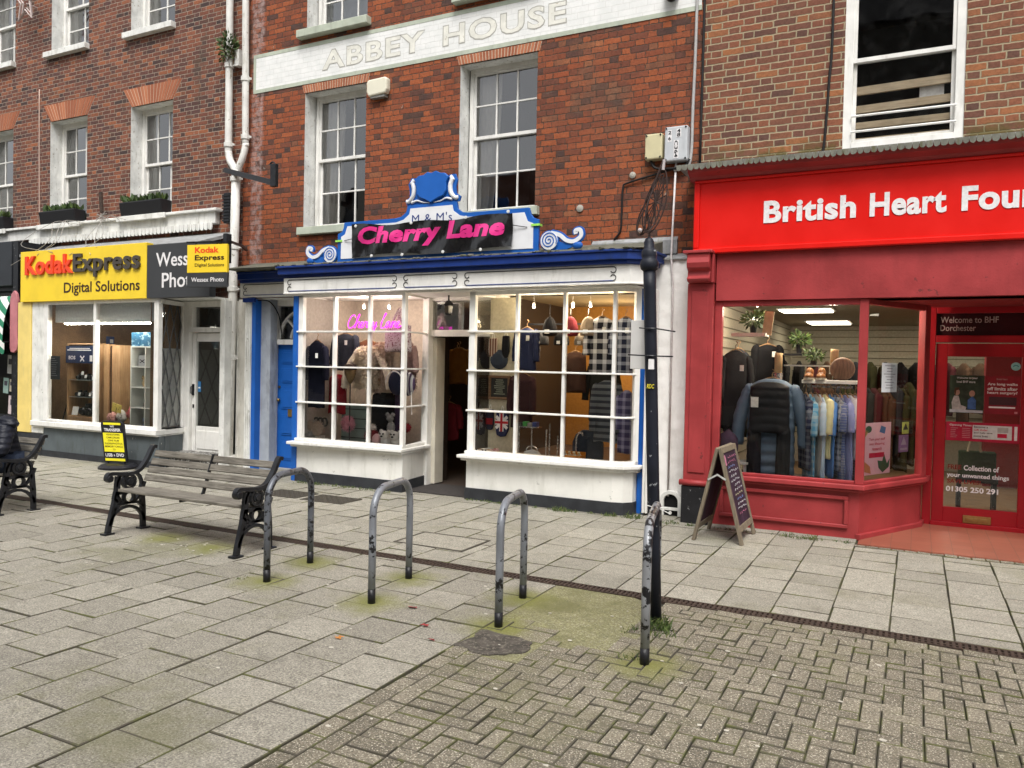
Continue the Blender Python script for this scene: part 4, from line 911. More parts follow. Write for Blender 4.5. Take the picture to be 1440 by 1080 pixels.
mb = MB(); mb.box(-9.408, -8.2, YK-.046, YK+.06, 2.335, 3.06); mb.build('board', M_charc, t, bevel=.004)
text('lettering', 'Wessex', (-9.22, YK-.0485, 2.755), .90, .19, M_wht, t, bold=.012, extrude=.002)
text('lettering', 'Photo', (-9.10, YK-.0485, 2.47), .72, .20, M_wht, t, bold=.012, extrude=.002)
# projecting sign, hung across the pavement
A_, B_2 = Vector((-8.256, 6.96, 0)), Vector((-7.93, 7.28, 0))
A_ = Vector((-8.22, 6.98, 0)); Ud = Vector((math.cos(.16), math.sin(.16), 0)); nd = Vector((math.sin(.16), -math.cos(.16), 0)); LN = .60
t = thing('hanging_sign', 'small double sign hanging from a black bracket, yellow above and charcoal below', 'sign', (-8.0, 7.03, 2.4))
mb = MB(); mb.prism([(0, 2.60), (LN, 2.60), (LN, 2.95), (0, 2.95)], lambda u, v, q: A_+Ud*u+Z_*v+nd*q, -.02, .02); mb.build('yellow_panel', M_yel, t, bevel=.003)
mb = MB(); mb.prism([(.0, 2.42), (LN, 2.42), (LN, 2.597), (.0, 2.597)], lambda u, v, q: A_+Ud*u+Z_*v+nd*q, -.02, .02); mb.build('charcoal_panel', M_charc, t, bevel=.003)
o_ = nd*.0225
text('lettering', 'Kodak', A_+Ud*.12+Z_*2.845+o_, .36, .075, M_redink, t, U=Ud, bold=.03); text('lettering', 'Express', A_+Ud*.12+Z_*2.735+o_, .44, .085, M_brown, t, U=Ud, bold=.025)
for s_, u_, z_, w_, h_, m_ in (('Digital', .12, 2.665, .18, .05, M_brown), ('Solutions', .32, 2.673, .24, .04, M_brown), ('Wessex', .07, 2.485, .26, .055, M_wht), ('Photo', .36, 2.485, .2, .055, M_wht)): text('small_lettering', s_, A_+Ud*u_+Z_*z_+o_, w_, h_, m_, t, U=Ud, bold=.012)
mb = MB(); mb.bar([A_+Ud*-.02+Z_*2.985, A_+Ud*(LN+.03)+Z_*2.975, (-7.66, 7.1, 2.97)], .022, .022, (0, 1, .1)); mb.box(-7.70, -7.64, 7.06, 7.14, 2.72, 3.08)
for u in (.12, LN-.1): mb.bar([A_+Ud*u+Z_*2.985, A_+Ud*u+Z_*2.94], .012, .012, nd)
mb.bar([(-7.68, 7.1, 3.0), (-8.1, 7.75, 3.05), (-8.35, 8.08, 3.05)], .03, .03, (0, 0, 1)); mb.build('bracket', M_ironblack, t)

# red charity shop sign
M_bright = paint('signal_red', (.70, .008, .004), .4, .05, 3, .05)
t = thing('shop_sign', 'long bright red shop sign with rounded white lettering over the charity shop', 'sign', (1.5, 7.7, 2.65))
mb = MB(); mb.box(-1.93, 5.4, 7.705, 7.739, 2.70, 3.33); mb.build('board', M_bright, t)
mb = MB(); mb.box(-1.985, 5.45, 7.68, 7.738, 2.645, 2.698); mb.box(-1.985, 5.45, 7.68, 7.738, 3.332, 3.358); mb.box(-1.985, -1.932, 7.68, 7.738, 2.699, 3.331); mb.build('frame_moulding', M_bright, t, bevel=.008)
x = -1.325
for wd, w_ in (('British', .80), ('Heart', .60), ('Foundation', 1.30)):
    text('lettering', wd, (x, 7.7025, 2.905 if wd != 'x' else 0), w_, .21, M_wht, t, bold=.036, extrude=.004, res=5, space=1.05); x += w_+.112

# scrolled name board on the cornice and the banner tied over it
M_bwhite = paint('board_white', (.72, .73, .75), .45, .06, 5, .1)
t = thing('name_board', 'blue edged white board with a crest on top, standing on the cornice behind the banner', 'sign', (-5.05, 7.7, 2.72))
outl = [(-6.42, 2.745), (-6.42, 3.10), (-6.36, 3.12), (-6.335, 3.16), (-6.32, 3.235), (-5.56, 3.235), (-5.47, 3.25), (-5.40, 3.30), (-5.385, 3.375), (-4.71, 3.375), (-4.695, 3.29), (-4.63, 3.245), (-4.56, 3.235), (-3.79, 3.235), (-3.765, 3.16), (-3.73, 3.12), (-3.67, 3.10), (-3.67, 2.745)]
mb = MB(); mb.prism(outl, lambda u, v, q: (u, q, v), 7.69, 7.73); mb.build('blue_edge', M_blue, t, bevel=.004)
cx, cz = -5.045, 3.0
inn = [(-6.36, 2.79), (-6.36, 3.06), (-6.30, 3.09), (-6.265, 3.185), (-5.54, 3.185), (-5.43, 3.21), (-5.35, 3.27), (-5.335, 3.335), (-4.76, 3.335), (-4.745, 3.27), (-4.66, 3.21), (-4.55, 3.185), (-3.84, 3.185), (-3.80, 3.09), (-3.73, 3.06), (-3.73, 2.79)]
mb = MB(); mb.prism(inn, lambda u, v, q: (u, q, v), 7.683, 7.6895); mb.build('white_panel', M_bwhite, t)
text('lettering', "M & M's", (-5.31, 7.6815, 3.155), .55, .105, M_navy, t, bold=.0, space=1.1)
# crest: shield with scrolled sides
sh = [(-5.24, 3.50), (-5.25, 3.60), (-5.27, 3.66), (-5.22, 3.70), (-5.15, 3.705), (-5.10, 3.735), (-5.04, 3.72), (-4.98, 3.74), (-4.92, 3.71), (-4.86, 3.705), (-4.81, 3.66), (-4.84, 3.60), (-4.84, 3.50), (-4.88, 3.45), (-4.97, 3.42), (-5.045, 3.38), (-5.12, 3.42), (-5.20, 3.45)]
mb = MB(); mb.prism(sh, lambda u, v, q: (u, q, v), 7.66, 7.70); mb.build('shield', M_blue, t, bevel=.006)
bk = [(-5.40, 3.376), (-5.42, 3.43), (-5.36, 3.47), (-5.36, 3.54), (-5.38, 3.62), (-5.34, 3.69), (-5.27, 3.685), (-5.22, 3.6), (-5.04, 3.5), (-4.86, 3.6), (-4.82, 3.685), (-4.74, 3.69), (-4.71, 3.62), (-4.73, 3.54), (-4.72, 3.47), (-4.66, 3.43), (-4.68, 3.376)]
mb = MB(); mb.prism(bk, lambda u, v, q: (u, q, v), 7.70, 7.725); mb.build('crest_backing', M_blue, t)
for s_ in (-1, 1):
    mb = MB(); X0 = -5.045
    P = smooth_path([(X0+s_*.30, 7.69, 3.62), (X0+s_*.255, 7.69, 3.665), (X0+s_*.27, 7.69, 3.63), (X0+s_*.25, 7.69, 3.56), (X0+s_*.26, 7.69, 3.48), (X0+s_*.3, 7.69, 3.43), (X0+s_*.34, 7.69, 3.41), (X0+s_*.345, 7.69, 3.44)], 5); mb.tube(P, [.012+.016*math.sin(PI*i/(len(P)-1)) for i in range(len(P))], 7)
    P = smooth_path([(X0+s_*.28, 7.688, 3.4), (X0+s_*.2, 7.688, 3.42), (X0+s_*.12, 7.688, 3.395), (X0+s_*.03, 7.688, 3.385)], 5); mb.tube(P, [.016-.012*i/(len(P)-1) for i in range(len(P))], 7); mb.build('crest_scroll', M_bwhite, t, smooth=True)
def scroll(cx_, cz_, sgn, label):
    o = thing('scroll_ornament', label, 'ornament', (cx_, 7.7, 2.72), 'scroll ornaments beside the name board')
    fn = lambda u, v, q: (u, q, v)
    tail = smooth_path([Vector((cx_+sgn*.02, 0, cz_+.085)), Vector((cx_+sgn*.12, 0, cz_+.055)), Vector((cx_+sgn*.2, 0, cz_-.005)), Vector((cx_+sgn*.29, 0, cz_-.02)), Vector((cx_+sgn*.365, 0, cz_+.03)), Vector((cx_+sgn*.355, 0, cz_+.095)), Vector((cx_+sgn*.305, 0, cz_+.09)), Vector((cx_+sgn*.31, 0, cz_+.055))], 6)
    Rx = Matrix.Rotation(PI/2, 3, 'X')
    mb = MB(); mb.lathe([(.112, 0), (.112, .03)], (cx_, 7.735, cz_), 28, Rx); mb.bar([p+Vector((0, 7.722, 0)) for p in tail], .075, .025, (0, 1, 0)); mb.prism([(cx_+sgn*.02, cz_+.02), (cx_+sgn*.2, cz_-.04), (cx_+sgn*.32, cz_-.06), (cx_+sgn*.2, cz_-.1), (cx_, cz_-.105)][::sgn], fn, 7.712, 7.734); mb.ell((cx_+sgn*.325, 7.715, cz_-.065), (.06, .03, .042), 14, 8); mb.build('backing', M_blue, o)
    mb = MB(); mb.lathe([(.098, 0), (.098, .012)], (cx_, 7.705, cz_), 28, Rx); mb.bar([p+Vector((0, 7.704, 0)) for p in tail], .042, .012, (0, 1, 0)); mb.build('white_scroll', M_bwhite, o)
    sp_ = []
    for i in range(60):
        a = i/59*PI*5.0; r = .008+.083*(i/59); sp_.append((cx_-sgn*r*math.cos(a+.4), 7.6905, cz_+r*math.sin(a+.4)))
    mb = MB(); mb.bar(sp_, .011, .004, (0, 1, 0)); mb.build('spiral_line', M_blue, o)
scroll(-6.545, 2.855, -1, 'blue and white spiral scroll at the left end of the name board'); scroll(-3.545, 2.865, 1, 'blue and white spiral scroll at the right end of the name board')
M_ban = bpy.data.materials.new('black_banner_vinyl'); b = NB(M_ban); P = b.pos()
w1 = b.noise(b.scalev(P, (1.6, 1, .8)), 2.6, 2.5, .5); b.base((.010, .010, .011), .22, spec=.6); b.bump(w1, .8, .09)
M_pink = bpy.data.materials.new('hot_pink_vinyl'); b = NB(M_pink); b.base((.72, .035, .24), .3); b.bump(b.noise(b.scalev(b.pos(), (1.6, 1, .8)), 2.6, 2.5, .5), .8, .08)
t = thing('banner', 'black wrinkled vinyl banner with hot pink lettering tied across the name board', 'banner', (-5.06, 7.66, 2.8))
mb = MB(); nx, nz = 60, 12; ks = []
bz0 = lambda x: 2.80+.05*((x+6.17)/2.2<.1)*0+.018*math.sin(x*4.2); bz1 = lambda x: 3.185+.015*math.sin(x*7)-.02*math.sin(PI*(x+6.16)/2.2)
bf = lambda x, z: 7.645+.012*math.sin(x*5+z*9)+.008*math.sin(x*13-z*16)
for j in range(nz+1):
    ks.append(mb.add([(x, bf(x, bz0(x)+(bz1(x)-bz0(x))*j/nz), bz0(x)+(bz1(x)-bz0(x))*j/nz) for x in [-6.165+2.2*i/nx for i in range(nx+1)]]))
for a, b_ in zip(ks, ks[1:]):
    for i in range(nx): mb.face([a+i, a+i+1, b_+i+1, b_+i])
mb.build('sheet', M_ban, t, smooth=True)
tx = text('lettering', 'Cherry Lane', (-6.06, 7.6, 2.885), 2.0, .265, M_pink, t, bold=.045, shear=.15, space=1.04)
import bmesh
bm = bmesh.new(); bm.from_mesh(tx.data)
for it in range(4):
    ed = [e for e in bm.edges if e.calc_length() > .05]
    if ed: bmesh.ops.subdivide_edges(bm, edges=ed, cuts=1); bmesh.ops.triangulate(bm, faces=bm.faces[:])
for v in bm.verts: v.co.y = bf(v.co.x, v.co.z)-.005
bm.to_mesh(tx.data); bm.free()
mb = MB()
for x, z in ((-6.1, 3.17), (-5.3, 3.16), (-4.55, 3.17), (-4.02, 3.2), (-5.86, 2.8), (-5.4, 2.79), (-4.85, 2.8), (-4.35, 2.8)): mb.lathe([(.018, 0), (.018, .012), (.008, .014)], (x, bf(x, z)+.002, z), 10, Matrix.Rotation(PI/2, 3, 'X'))
mb.build('eyelet', plain('white_clip', (.7, .7, .68), .4), t)
mb = MB(); mb.bar([(-6.16, 7.65, 3.02), (-6.3, 7.675, 3.01)], .008, .006, (0, 1, 0)); mb.bar([(-3.97, 7.65, 3.05), (-3.8, 7.675, 3.02)], .008, .006, (0, 1, 0)); mb.build('tie', M_black, t)
mb = MB(); mb.box(-6.44, -6.34, 7.672, 7.745, 3.0, 3.022); mb.box(-3.75, -3.65, 7.672, 7.745, 3.03, 3.052); mb.build('green_tie', plain('lime_strap', (.35, .75, .12), .4), t)
# ------------------------------------------------------------------ benches
M_slat = wood('weathered_slat', (.085, .075, .06), (.225, .205, .17), 0, 7, .85, .6)
def bench_end(x, parent):
    mb = MB(); n = (1, 0, 0); T = .034
    def br(p, w=.035, t=T): mb.bar([(x, y, z) for y, z in p], w, t, n)
    # y: 0 at the rear foot; the seat looks towards -y
    br([(-.345, 0), (-.335, .06), (-.285, .25), (-.262, .36), (-.25, .49)], .042); br([(-.39, .008), (-.30, .008)], .016, .07)
    br([(0, 0), (-.005, .2), (-.02, .36), (.0, .42)], .042); br([(-.045, .008), (.05, .008)], .016, .07)
    br(smooth_path([Vector((0, y, z)) for y, z in ((-.33, .455), (-.352, .485), (-.335, .515), (-.28, .515), (-.2, .505), (-.1, .505), (-.03, .535), (.03, .61), (.075, .68), (.1, .715), (.13, .715))], 5) and [(p.y, p.z) for p in smooth_path([Vector((0, y, z)) for y, z in ((-.335, .455), (-.355, .485), (-.335, .515), (-.28, .515), (-.2, .505), (-.1, .505), (-.03, .535), (.03, .61), (.07, .68), (.095, .72), (.125, .715))], 5)], .03, .045)
    mb.lathe([(.026, -.032), (.03, -.028), (.03, .028), (.026, .032)], (x, -.338, .477), 14, Matrix.Rotation(PI/2, 3, 'Y'))
    br([(-.275, .345), (-.02, .345)], .03); br([(-.29, .2), (-.24, .245), (-.15, .25), (-.06, .245), (-.005, .2)], .022)
    br([(-.275, .36), (-.29, .3), (-.235, .25)], .022)
    def ring(cy, cz, r, w=.022): br([(cy+r*math.cos(a), cz+r*math.sin(a)) for a in [2*PI*i/18 for i in range(19)]], w)
    ring(-.145, .435, .058); ring(-.145, .435, .03, .018); ring(-.145, .298, .05)
    br([(y, z) for y, z in arc(-.145, .40, .125, .0, 1.15, 8)], .02); br([(y, z) for y, z in arc(-.145, .40, .125, PI, PI-1.15, 8)], .02)
    br([(y, z) for y, z in arc(-.145, .36, .115, -.05, -1.2, 8)], .02); br([(y, z) for y, z in arc(-.145, .36, .115, PI+.05, PI+1.2, 8)], .02)
    br([(y, z) for y, z in arc(-.165, .05, .17, .15, PI-.15, 12)], .026)
    mb.lathe([(.025, -.03), (.0251, .03)], (x, -.145, .435), 10, Matrix.Rotation(PI/2, 3, 'Y'))
    return mb.build('end_frame', M_ironblack, parent, bevel=.006, seg=2)
BL = 1.5
t = thing('bench', 'weathered slatted bench with ornate black iron ends, empty, beside the first cycle stand', 'bench', (0, 0, 0), 'benches in the square')
bench_end(0, t); bench_end(BL, t)
for i in range(4):
    mb = MB(); y, z = .0+.082*(i)*.42, .455+i*.068; R = Matrix.Rotation(-.36, 3, 'X')
    mb.obox((BL/2, y+.005, z), (BL-.04, .022, .058), R); mb.build('back_slat', M_slat, t, bevel=.004)
for i in range(4):
    mb = MB(); mb.obox((BL/2, -.235+.072*i, .372-.004*i), (BL-.04, .064, .026)); mb.build('seat_slat', M_slat, t, bevel=.005)
mb = MB(); mb.bar([(BL/2, -.24, .352), (BL/2, -.03, .345), (BL/2, .0, .38), (BL/2, .11, .70)], .03, .012, (1, 0, 0)); mb.build('centre_strap', M_ironblack, t)
BENCH1 = t; BENCH1.location = (-6.08, 4.71, 0); BENCH1.rotation_euler = (0, 0, .0)
bz = copy_tree(BENCH1); bz.location = (-9.14, 4.69, 0); bz['label'] = 'bench at the left edge with a person in a dark puffer jacket sitting on it'


# ------------------------------------------------------------------ cycle stands
M_stand = paint('worn_galvanised', (.22, .235, .26), .42, .2, 6, .3, chip=(.014, .014, .016), chip_amt=.085, metal=.25)
M_stand4 = paint('flaking_black_on_zinc', (.26, .27, .285), .4, .2, 5, .35, chip=(.012, .012, .014), chip_amt=.155, metal=.25)
M_boot = paint('stand_black', (.013, .013, .015), .4, .2, 10, .3)
def stand(n_, f_, h, r, mat, label):
    n_, f_ = Vector(n_+(0,)), Vector(f_+(0,)); dv = (f_-n_); L = dv.length; dv.normalize(); R = .17
    P = [n_, n_+Z_*(h*.5), n_+Z_*(h-R)]
    P += [n_+dv*(R-R*math.cos(a))+Z_*(h-R+R*math.sin(a)) for a in [PI/2*i/9 for i in range(1, 10)]]
    P += [f_-dv*(R-R*math.cos(a))+Z_*(h-R+R*math.sin(a)) for a in [PI/2*(9-i)/9 for i in range(0, 10)]]
    P += [f_+Z_*(h*.5), f_]
    t = thing('cycle_stand', label, 'cycle stand', tuple(n_), 'row of hooped cycle stands')
    mb = MB(); mb.tube(P, r, 16); mb.build('hoop', mat, t, smooth=True)
    for p in (n_, f_): mb = MB(); mb.tube([p+Z_*-.01, p+Z_*.085], r+.0012, 16); mb.build('black_foot', M_boot, t, smooth=True)
stand((-3.904, 3.998), (-4.01, 4.55), .715, .0235, paint('black_worn_tube', (.12, .13, .15), .4, .25, 8, .3, chip=(.013, .013, .015), chip_amt=.13, metal=.25), 'dark worn hoop cycle stand next to the bench arm')
stand((-3.008, 3.985), (-3.131, 4.57), .71, .0235, M_stand, 'hoop cycle stand in front of the left bay window and doorway')
stand((-2.104, 3.99), (-2.24, 4.58), .71, .0235, M_stand, 'hoop cycle stand with a dark tar patch at its foot')
stand((-1.19, 3.86), (-1.365, 4.63), .71, .0235, M_stand4, 'flaking hoop cycle stand against the black lamp column')

# ------------------------------------------------------------------ black column with its wire top
t = thing('lamp_column', 'tall black chipped lamp column with a bulbous collar and bare wire top', 'lamp column', (-1.335, 4.53, 0))
base, top = Vector((-1.335, 4.53, -.01)), Vector((-1.428, 4.53, 2.14))
M_col = paint('chipped_black_column', (.010, .012, .02), .5, .3, 5, .25, chip=(.24, .25, .26), chip_amt=.02)
ax = (top-base).normalized(); Mx = ax.to_track_quat('Z', 'Y').to_matrix()
mb = MB(); mb.lathe([(.0365, 0), (.0355, .5), (.034, .62), (.0365, .66), (.0365, .9), (.0365, 1.3), (.037, 2.0), (.037, 2.10)], base, 20, Mx); mb.build('shaft', M_col, t, smooth=True)
mb = MB(); mb.lathe([(.038, 0), (.05, .01), (.055, .028), (.055, .05), (.046, .066), (.042, .07), (.045, .085), (.045, .115), (.036, .13), (.03, .135), (.03, .17), (.022, .19), (.008, .2)], base+ax*2.10, 20, Mx); mb.build('collar', M_col, t, smooth=True, bevel=0)
mb = MB(); T0 = base+ax*2.29
def loop_(c0, rx, rz, tilt, yaw, r_=.0045, spokes=0):
    A = Vector((math.cos(yaw), math.sin(yaw), 0)); up_ = (Z_+A*tilt).normalized(); P = []
    for i in range(25):
        a = 2*PI*i/24; k = 1-.35*math.sin(a)*(1 if math.sin(a) > 0 else .2); P.append(c0+A*rx*math.cos(a)*k+up_*rz*math.sin(a))
    mb.tube(P, r_, 5)
    for i in range(spokes):
        a = 2*PI*(i+.5)/spokes; mb.tube([c0, c0+A*rx*math.cos(a)*.9+up_*rz*math.sin(a)*.9], .0032, 4)
loop_(T0+Vector((.035, 0, .22)), .062, .19, .22, .15, spokes=16); loop_(T0+Vector((.03, 0, .21)), .05, .18, .3, 1.0); loop_(T0+Vector((-.02, .01, .15)), .05, .13, .35, -.2); loop_(T0+Vector((-.05, .01, .10)), .022, .075, .2, .1, .0055)
mb.tube(smooth_path([T0, T0+Vector((.0, 0, .08)), T0+Vector((-.02, .01, .2)), T0+Vector((.04, 0, .36)), T0+Vector((.075, 0, .45))], 5), .008, 6); mb.tube([T0+Z_*-.03, T0+Z_*.05], .007, 6)
mb.build('wire_frame', paint('rusty_wire', (.05, .03, .026), .7, .3, 20, .2), t)
mb = MB(); mb.tube([T0+Vector((.075, 0, .40)), T0+Vector((.08, 0, .46))], .009, 8); mb.ell(T0+Vector((-.05, -.02, .05)), .014, 10, 6); mb.build('lamp_cap', plain('dull_white', (.55, .5, .5), .5), t)
t2 = thing('strapped_board', 'blank white board strapped to the black column with black cable ties', 'board', (-1.45, 4.6, 1.5))
mb = MB(); mb.box(-1.548, -1.385, 4.575, 4.583, 1.505, 1.80); mb.build('board', paint('board_back', (.64, .63, .61), .6, .06, 5, .1), t2, bevel=.002)
mb = MB()
for z, lx, rx, dz in ((1.745, -1.47, -1.245, -.02), (1.585, -1.535, -1.255, -.004)):
    mb.tube(smooth_path([(lx, 4.5, z+.004), (-1.43, 4.485, z), (-1.395, 4.486, z), (-1.36, 4.492, z-.002), (rx, 4.47, z+dz)], 5), .0045, 6)
mb.build('cable_tie', M_black, t2)
t2 = thing('sticker', 'small white sticker on the black column below the cable ties', 'sticker', (-1.37, 4.47, 1.5), 'stickers on the lamp column')
def curved_patch(zc, w_, h_, a0, mat, par, nm):
    mb = MB(); r = .0385; c_ = base+ax*((zc+.01)/ax.z); k = []
    for j in (0, 1): k.append(mb.add([c_+Vector((r*math.cos(a0+w_/r*(i/6-.5)), r*math.sin(a0+w_/r*(i/6-.5)), h_*(j-.5))) for i in range(7)]))
    for i in range(6): mb.face([k[0]+i, k[0]+i+1, k[1]+i+1, k[1]+i])
    return mb.build(nm, mat, par)
curved_patch(1.535, .035, .06, -1.25, M_wht, t2, 'label')
t2 = thing('sticker', 'tiny yellow lettered sticker on the black column', 'sticker', (-1.37, 4.47, 1.4), 'stickers on the lamp column')
M_stick = plain('sticker_yellow', (.75, .65, .05), .5)
curved_patch(1.405, .05, .034, -1.32, plain('sticker_black', (.02, .02, .02), .5), t2, 'label')
text('lettering', 'RDC', (-1.412, 4.4885, 1.392), .045, .026, M_stick, t2, bold=.02, shear=.2)
mb = MB(); zt = .69
mb.tube(smooth_path([(-1.40, 4.5, .70), (-1.34, 4.46, .70), (-1.28, 4.5, .695), (-1.25, 4.47, .70)], 5), .003, 6); mb.tube(smooth_path([(-1.33, 4.47, .70), (-1.26, 4.48, .67), (-1.25, 4.46, .67)], 5), .0025, 6)
tag(mb.build('cable_tie', plain('white_nylon', (.75, .75, .73), .4)), 'white cable tie joining the last cycle stand to the lamp column', 'cable tie')

# ------------------------------------------------------------------ chalkboard
M_fr = wood('grey_oak_frame', (.12, .095, .065), (.23, .19, .13), 2, 7, .75, .4)
M_chalk = paint('chalkboard_purple', (.035, .014, .032), .8, .5, 6, .1, grime=(.10, .06, .09), grime_amt=.35)
t = thing('chalkboard', 'wooden A frame chalkboard covered in chalk writing outside the charity shop', 'chalkboard', (-1.5, 7.2, 0))
def leaf_(xt, xb, name, front):
    top_, bot = lambda y: Vector((xt, y, .83)), lambda y: Vector((xb, y, 0)); y0, y1 = 6.92, 7.54
    dn = (bot(0)-top_(0)).normalized(); nn = Vector((dn.z, 0, -dn.x))*(1 if front else -1)
    if nn.z < 0: nn = -nn
    pt = lambda u, v, q: Vector((xt, y0+u, .83))+dn*v+nn*q; W_ = y1-y0; H_ = (bot(0)-top_(0)).length
    mb = MB(); fw_ = .052
    for a in ((0, fw_, 0, H_), (W_-fw_, W_, 0, H_), (fw_, W_-fw_, 0, fw_), (fw_, W_-fw_, H_-.16, H_-.105)): mb.prism([(a[0], a[2]), (a[1], a[2]), (a[1], a[3]), (a[0], a[3])], pt, -.014, .014)
    mb.build('frame', M_fr, t, bevel=.003)
    mb = MB(); mb.prism([(fw_, fw_), (W_-fw_, fw_), (W_-fw_, H_-.16), (fw_, H_-.16)], pt, -.005, .005); pn = mb.build('panel', M_chalk, t)
    if front:
        # illegible chalk strokes, four colours
        cols = [plain('chalk_white', (.6, .6, .62), .9), plain('chalk_blue', (.22, .3, .55), .9), plain('chalk_pink', (.5, .18, .28), .9), plain('chalk_cream', (.5, .45, .3), .9)]
        mb = MB(); rows = 13
        for r_ in range(rows):
            v0 = .10+r_*.042; mb.cur = [2, 2, 1, 0, 0, 0, 0, 0, 3, 1, 0, 0, 2][r_]; u = .10+random.uniform(0, .12)+.004*r_; end = W_-.09-random.uniform(0, .16)
            while u < end:
                L = random.uniform(.04, .09); pts = []
                for q in range(7): pts.append(pt(u+L*q/6, v0+random.uniform(-.011, .011), .0075))
                mb.bar(pts, .0035, .001, nn); u += L+.02
        mb.prism([(.075, .085), (.11, .07), (.125, .1), (.115, .14), (.13, .16), (.085, .165), (.08, .12)], pt, .0055, .0075)
        mb.build('chalk_writing', cols, pn)
leaf_(-1.51, -1.30, 'front', True); leaf_(-1.53, -1.72, 'back', False)
mb = MB(); mb.bar([(-1.445, 6.915, .56), (-1.52, 6.915, .60), (-1.6, 6.915, .55)], .016, .008, (0, 1, 0)); mb.build('stay', plain('stay_grey', (.4, .4, .38), .5), t)

# ------------------------------------------------------------------ swing sign outside the photo shop
t = thing('pavement_sign', 'black and yellow swing sign on a round black base outside the photo shop', 'sign', (-9.72, 7.12, 0))
M_y2 = plain('sign_lemon', (.80, .72, .03), .4, var=.04); M_sb = paint('sign_black', (.014, .014, .018), .4, .2, 8, .1)
O = Vector((-9.85, 7.03, .09)); Ud = Vector((math.cos(.33), math.sin(.33), 0)); Vd = Vector((-.10, -.05, 1)).normalized(); nd = Ud.cross(Vd).normalized(); Wd, Hd = .335, .56
pf = lambda u, v, q: O+Ud*u+Vd*v+nd*q
mb = MB(); r = .05; mb.prism([(0, 0), (Wd, 0), (Wd, Hd-r)]+arc(Wd-r, Hd-r, r, 0, PI/2, 5)+arc(r, Hd-r, r, PI/2, PI, 5)+[(0, Hd-r)], pf, -.02, .02); mb.build('panel', M_sb, t, bevel=.003)
mb = MB()
for a in (.02, Wd-.02, .015, .05), (.02, Wd-.02, .14, .40), (.04, Wd-.04, .51, .54): mb.prism([(a[0], a[2]), (a[1], a[2]), (a[1], a[3]), (a[0], a[3])], pf, .0202, .022)
mb.build('yellow_band', M_y2, t)
def tx_(s, u, v, w_, h_, m_, bo=.01): text('lettering', s, pf(u, v, .0235), w_, h_, m_, t, U=Ud, V=Vd, bold=bo)
tx_('WE', .135, .475, .06, .027, M_wht); tx_('TRANSFER', .045, .42, .245, .042, M_wht, .03)
for i, (s, w_) in enumerate((('VIDEOTAPES', .2), ('CAMCORDER', .2), ('CINE FILM', .16), ('SLIDES/PHOTOS', .26), ('MEMORY CARDS', .26), ('TO', .04))): tx_(s, (Wd-w_)/2, .365-i*.041, w_, .024, M_brown)
tx_('USB', .03, .072, .105, .045, M_wht, .02); tx_('&', .152, .08, .022, .026, M_wht); tx_('DVD', .195, .075, .11, .045, M_wht, .03)
mb = MB(); mb.lathe([(.25, 0), (.25, .03), (.21, .06), (.1, .075)], (-9.68, 7.10, 0), 26); mb.build('base', M_sb, t)
mb = MB(); mb.tube([pf(.04, .0, 0), pf(.06, -.05, 0)], .012, 8); mb.tube([pf(Wd-.04, .0, 0), pf(Wd-.06, -.05, 0)], .012, 8); mb.build('spring', M_sb, t)

# ------------------------------------------------------------------ person on the far bench
def skin(name, joints, edges, mat, parent, root=0, sub=2):
    me = bpy.data.meshes.new(name); me.from_pydata([j[0] for j in joints], edges, []); o = bpy.data.objects.new(name, me); C.objects.link(o)
    sk = o.modifiers.new('skin', 'SKIN'); sk.use_smooth_shade = True
    for v, j in zip(me.skin_vertices[0].data, joints): v.radius = (j[1], j[2] if len(j) > 2 else j[1])
    me.skin_vertices[0].data[root].use_root = True
    ss = o.modifiers.new('sub', 'SUBSURF'); ss.levels = ss.render_levels = sub
    ev = o.evaluated_get(bpy.context.evaluated_depsgraph_get()); m2 = bpy.data.meshes.new_from_object(ev); C.objects.unlink(o); bpy.data.objects.remove(o)
    m2.materials.clear(); m2.materials.append(mat)
    for p in m2.polygons: p.use_smooth = True
    o = bpy.data.objects.new(name, m2); C.objects.link(o)
    if parent is not None: attach(o, parent)
    return o
M_skin = plain('skin', (.52, .30, .21), .5, var=.08); M_hair = fabric('brown_hair', (.085, .04, .022), .4, 40, .5)
M_puff = bpy.data.materials.new('navy_puffer'); b = NB(M_puff); sx = b.n('ShaderNodeSeparateXYZ'); b.set(sx.inputs[0], b.pos())
b.base((.008, .010, .018), .5, spec=.3); b.bump(b.m('ADD', b.m('SINE', b.m('ADD', b.m('MULTIPLY', sx.outputs[2], 118), b.m('MULTIPLY', b.noise(b.pos(), 9, 3), 5.0))), b.m('MULTIPLY', b.noise(b.pos(), 30, 4), 1.5)), .4, .009)
px_, py_ = -7.90, 4.60
person = thing('person', 'person in a navy hooded puffer jacket sitting on the bench at the left edge', 'person', (px_, py_, 0))
V3 = lambda x, y, z: (px_+x, py_+y, z)
J = [(V3(0, .01, .47), .085, .08), (V3(0, -.03, .60), .085, .065), (V3(-.02, -.09, .72), .085, .06), (V3(-.08, -.18, .82), .045, .045), (V3(-.11, -.22, .86), .04, .04), (V3(-.15, -.28, .92), .075, .088), (V3(-.16, -.30, .99), .06, .075),
     (V3(.115, -.10, .76), .042), (V3(.185, -.155, .585), .036), (V3(-.06, -.34, .56), .033), (V3(-.11, -.38, .565), .027), (V3(-.165, -.12, .77), .042), (V3(-.235, -.18, .60), .036), (V3(-.16, -.36, .55), .033), (V3(-.12, -.42, .54), .027),
     (V3(.09, -.02, .455), .07), (V3(.12, -.36, .46), .06), (V3(.12, -.34, .1), .04), (V3(.12, -.44, .04), .035), (V3(-.09, -.02, .455), .07), (V3(-.12, -.36, .46), .06), (V3(-.12, -.34, .1), .04), (V3(-.12, -.44, .04), .035)]
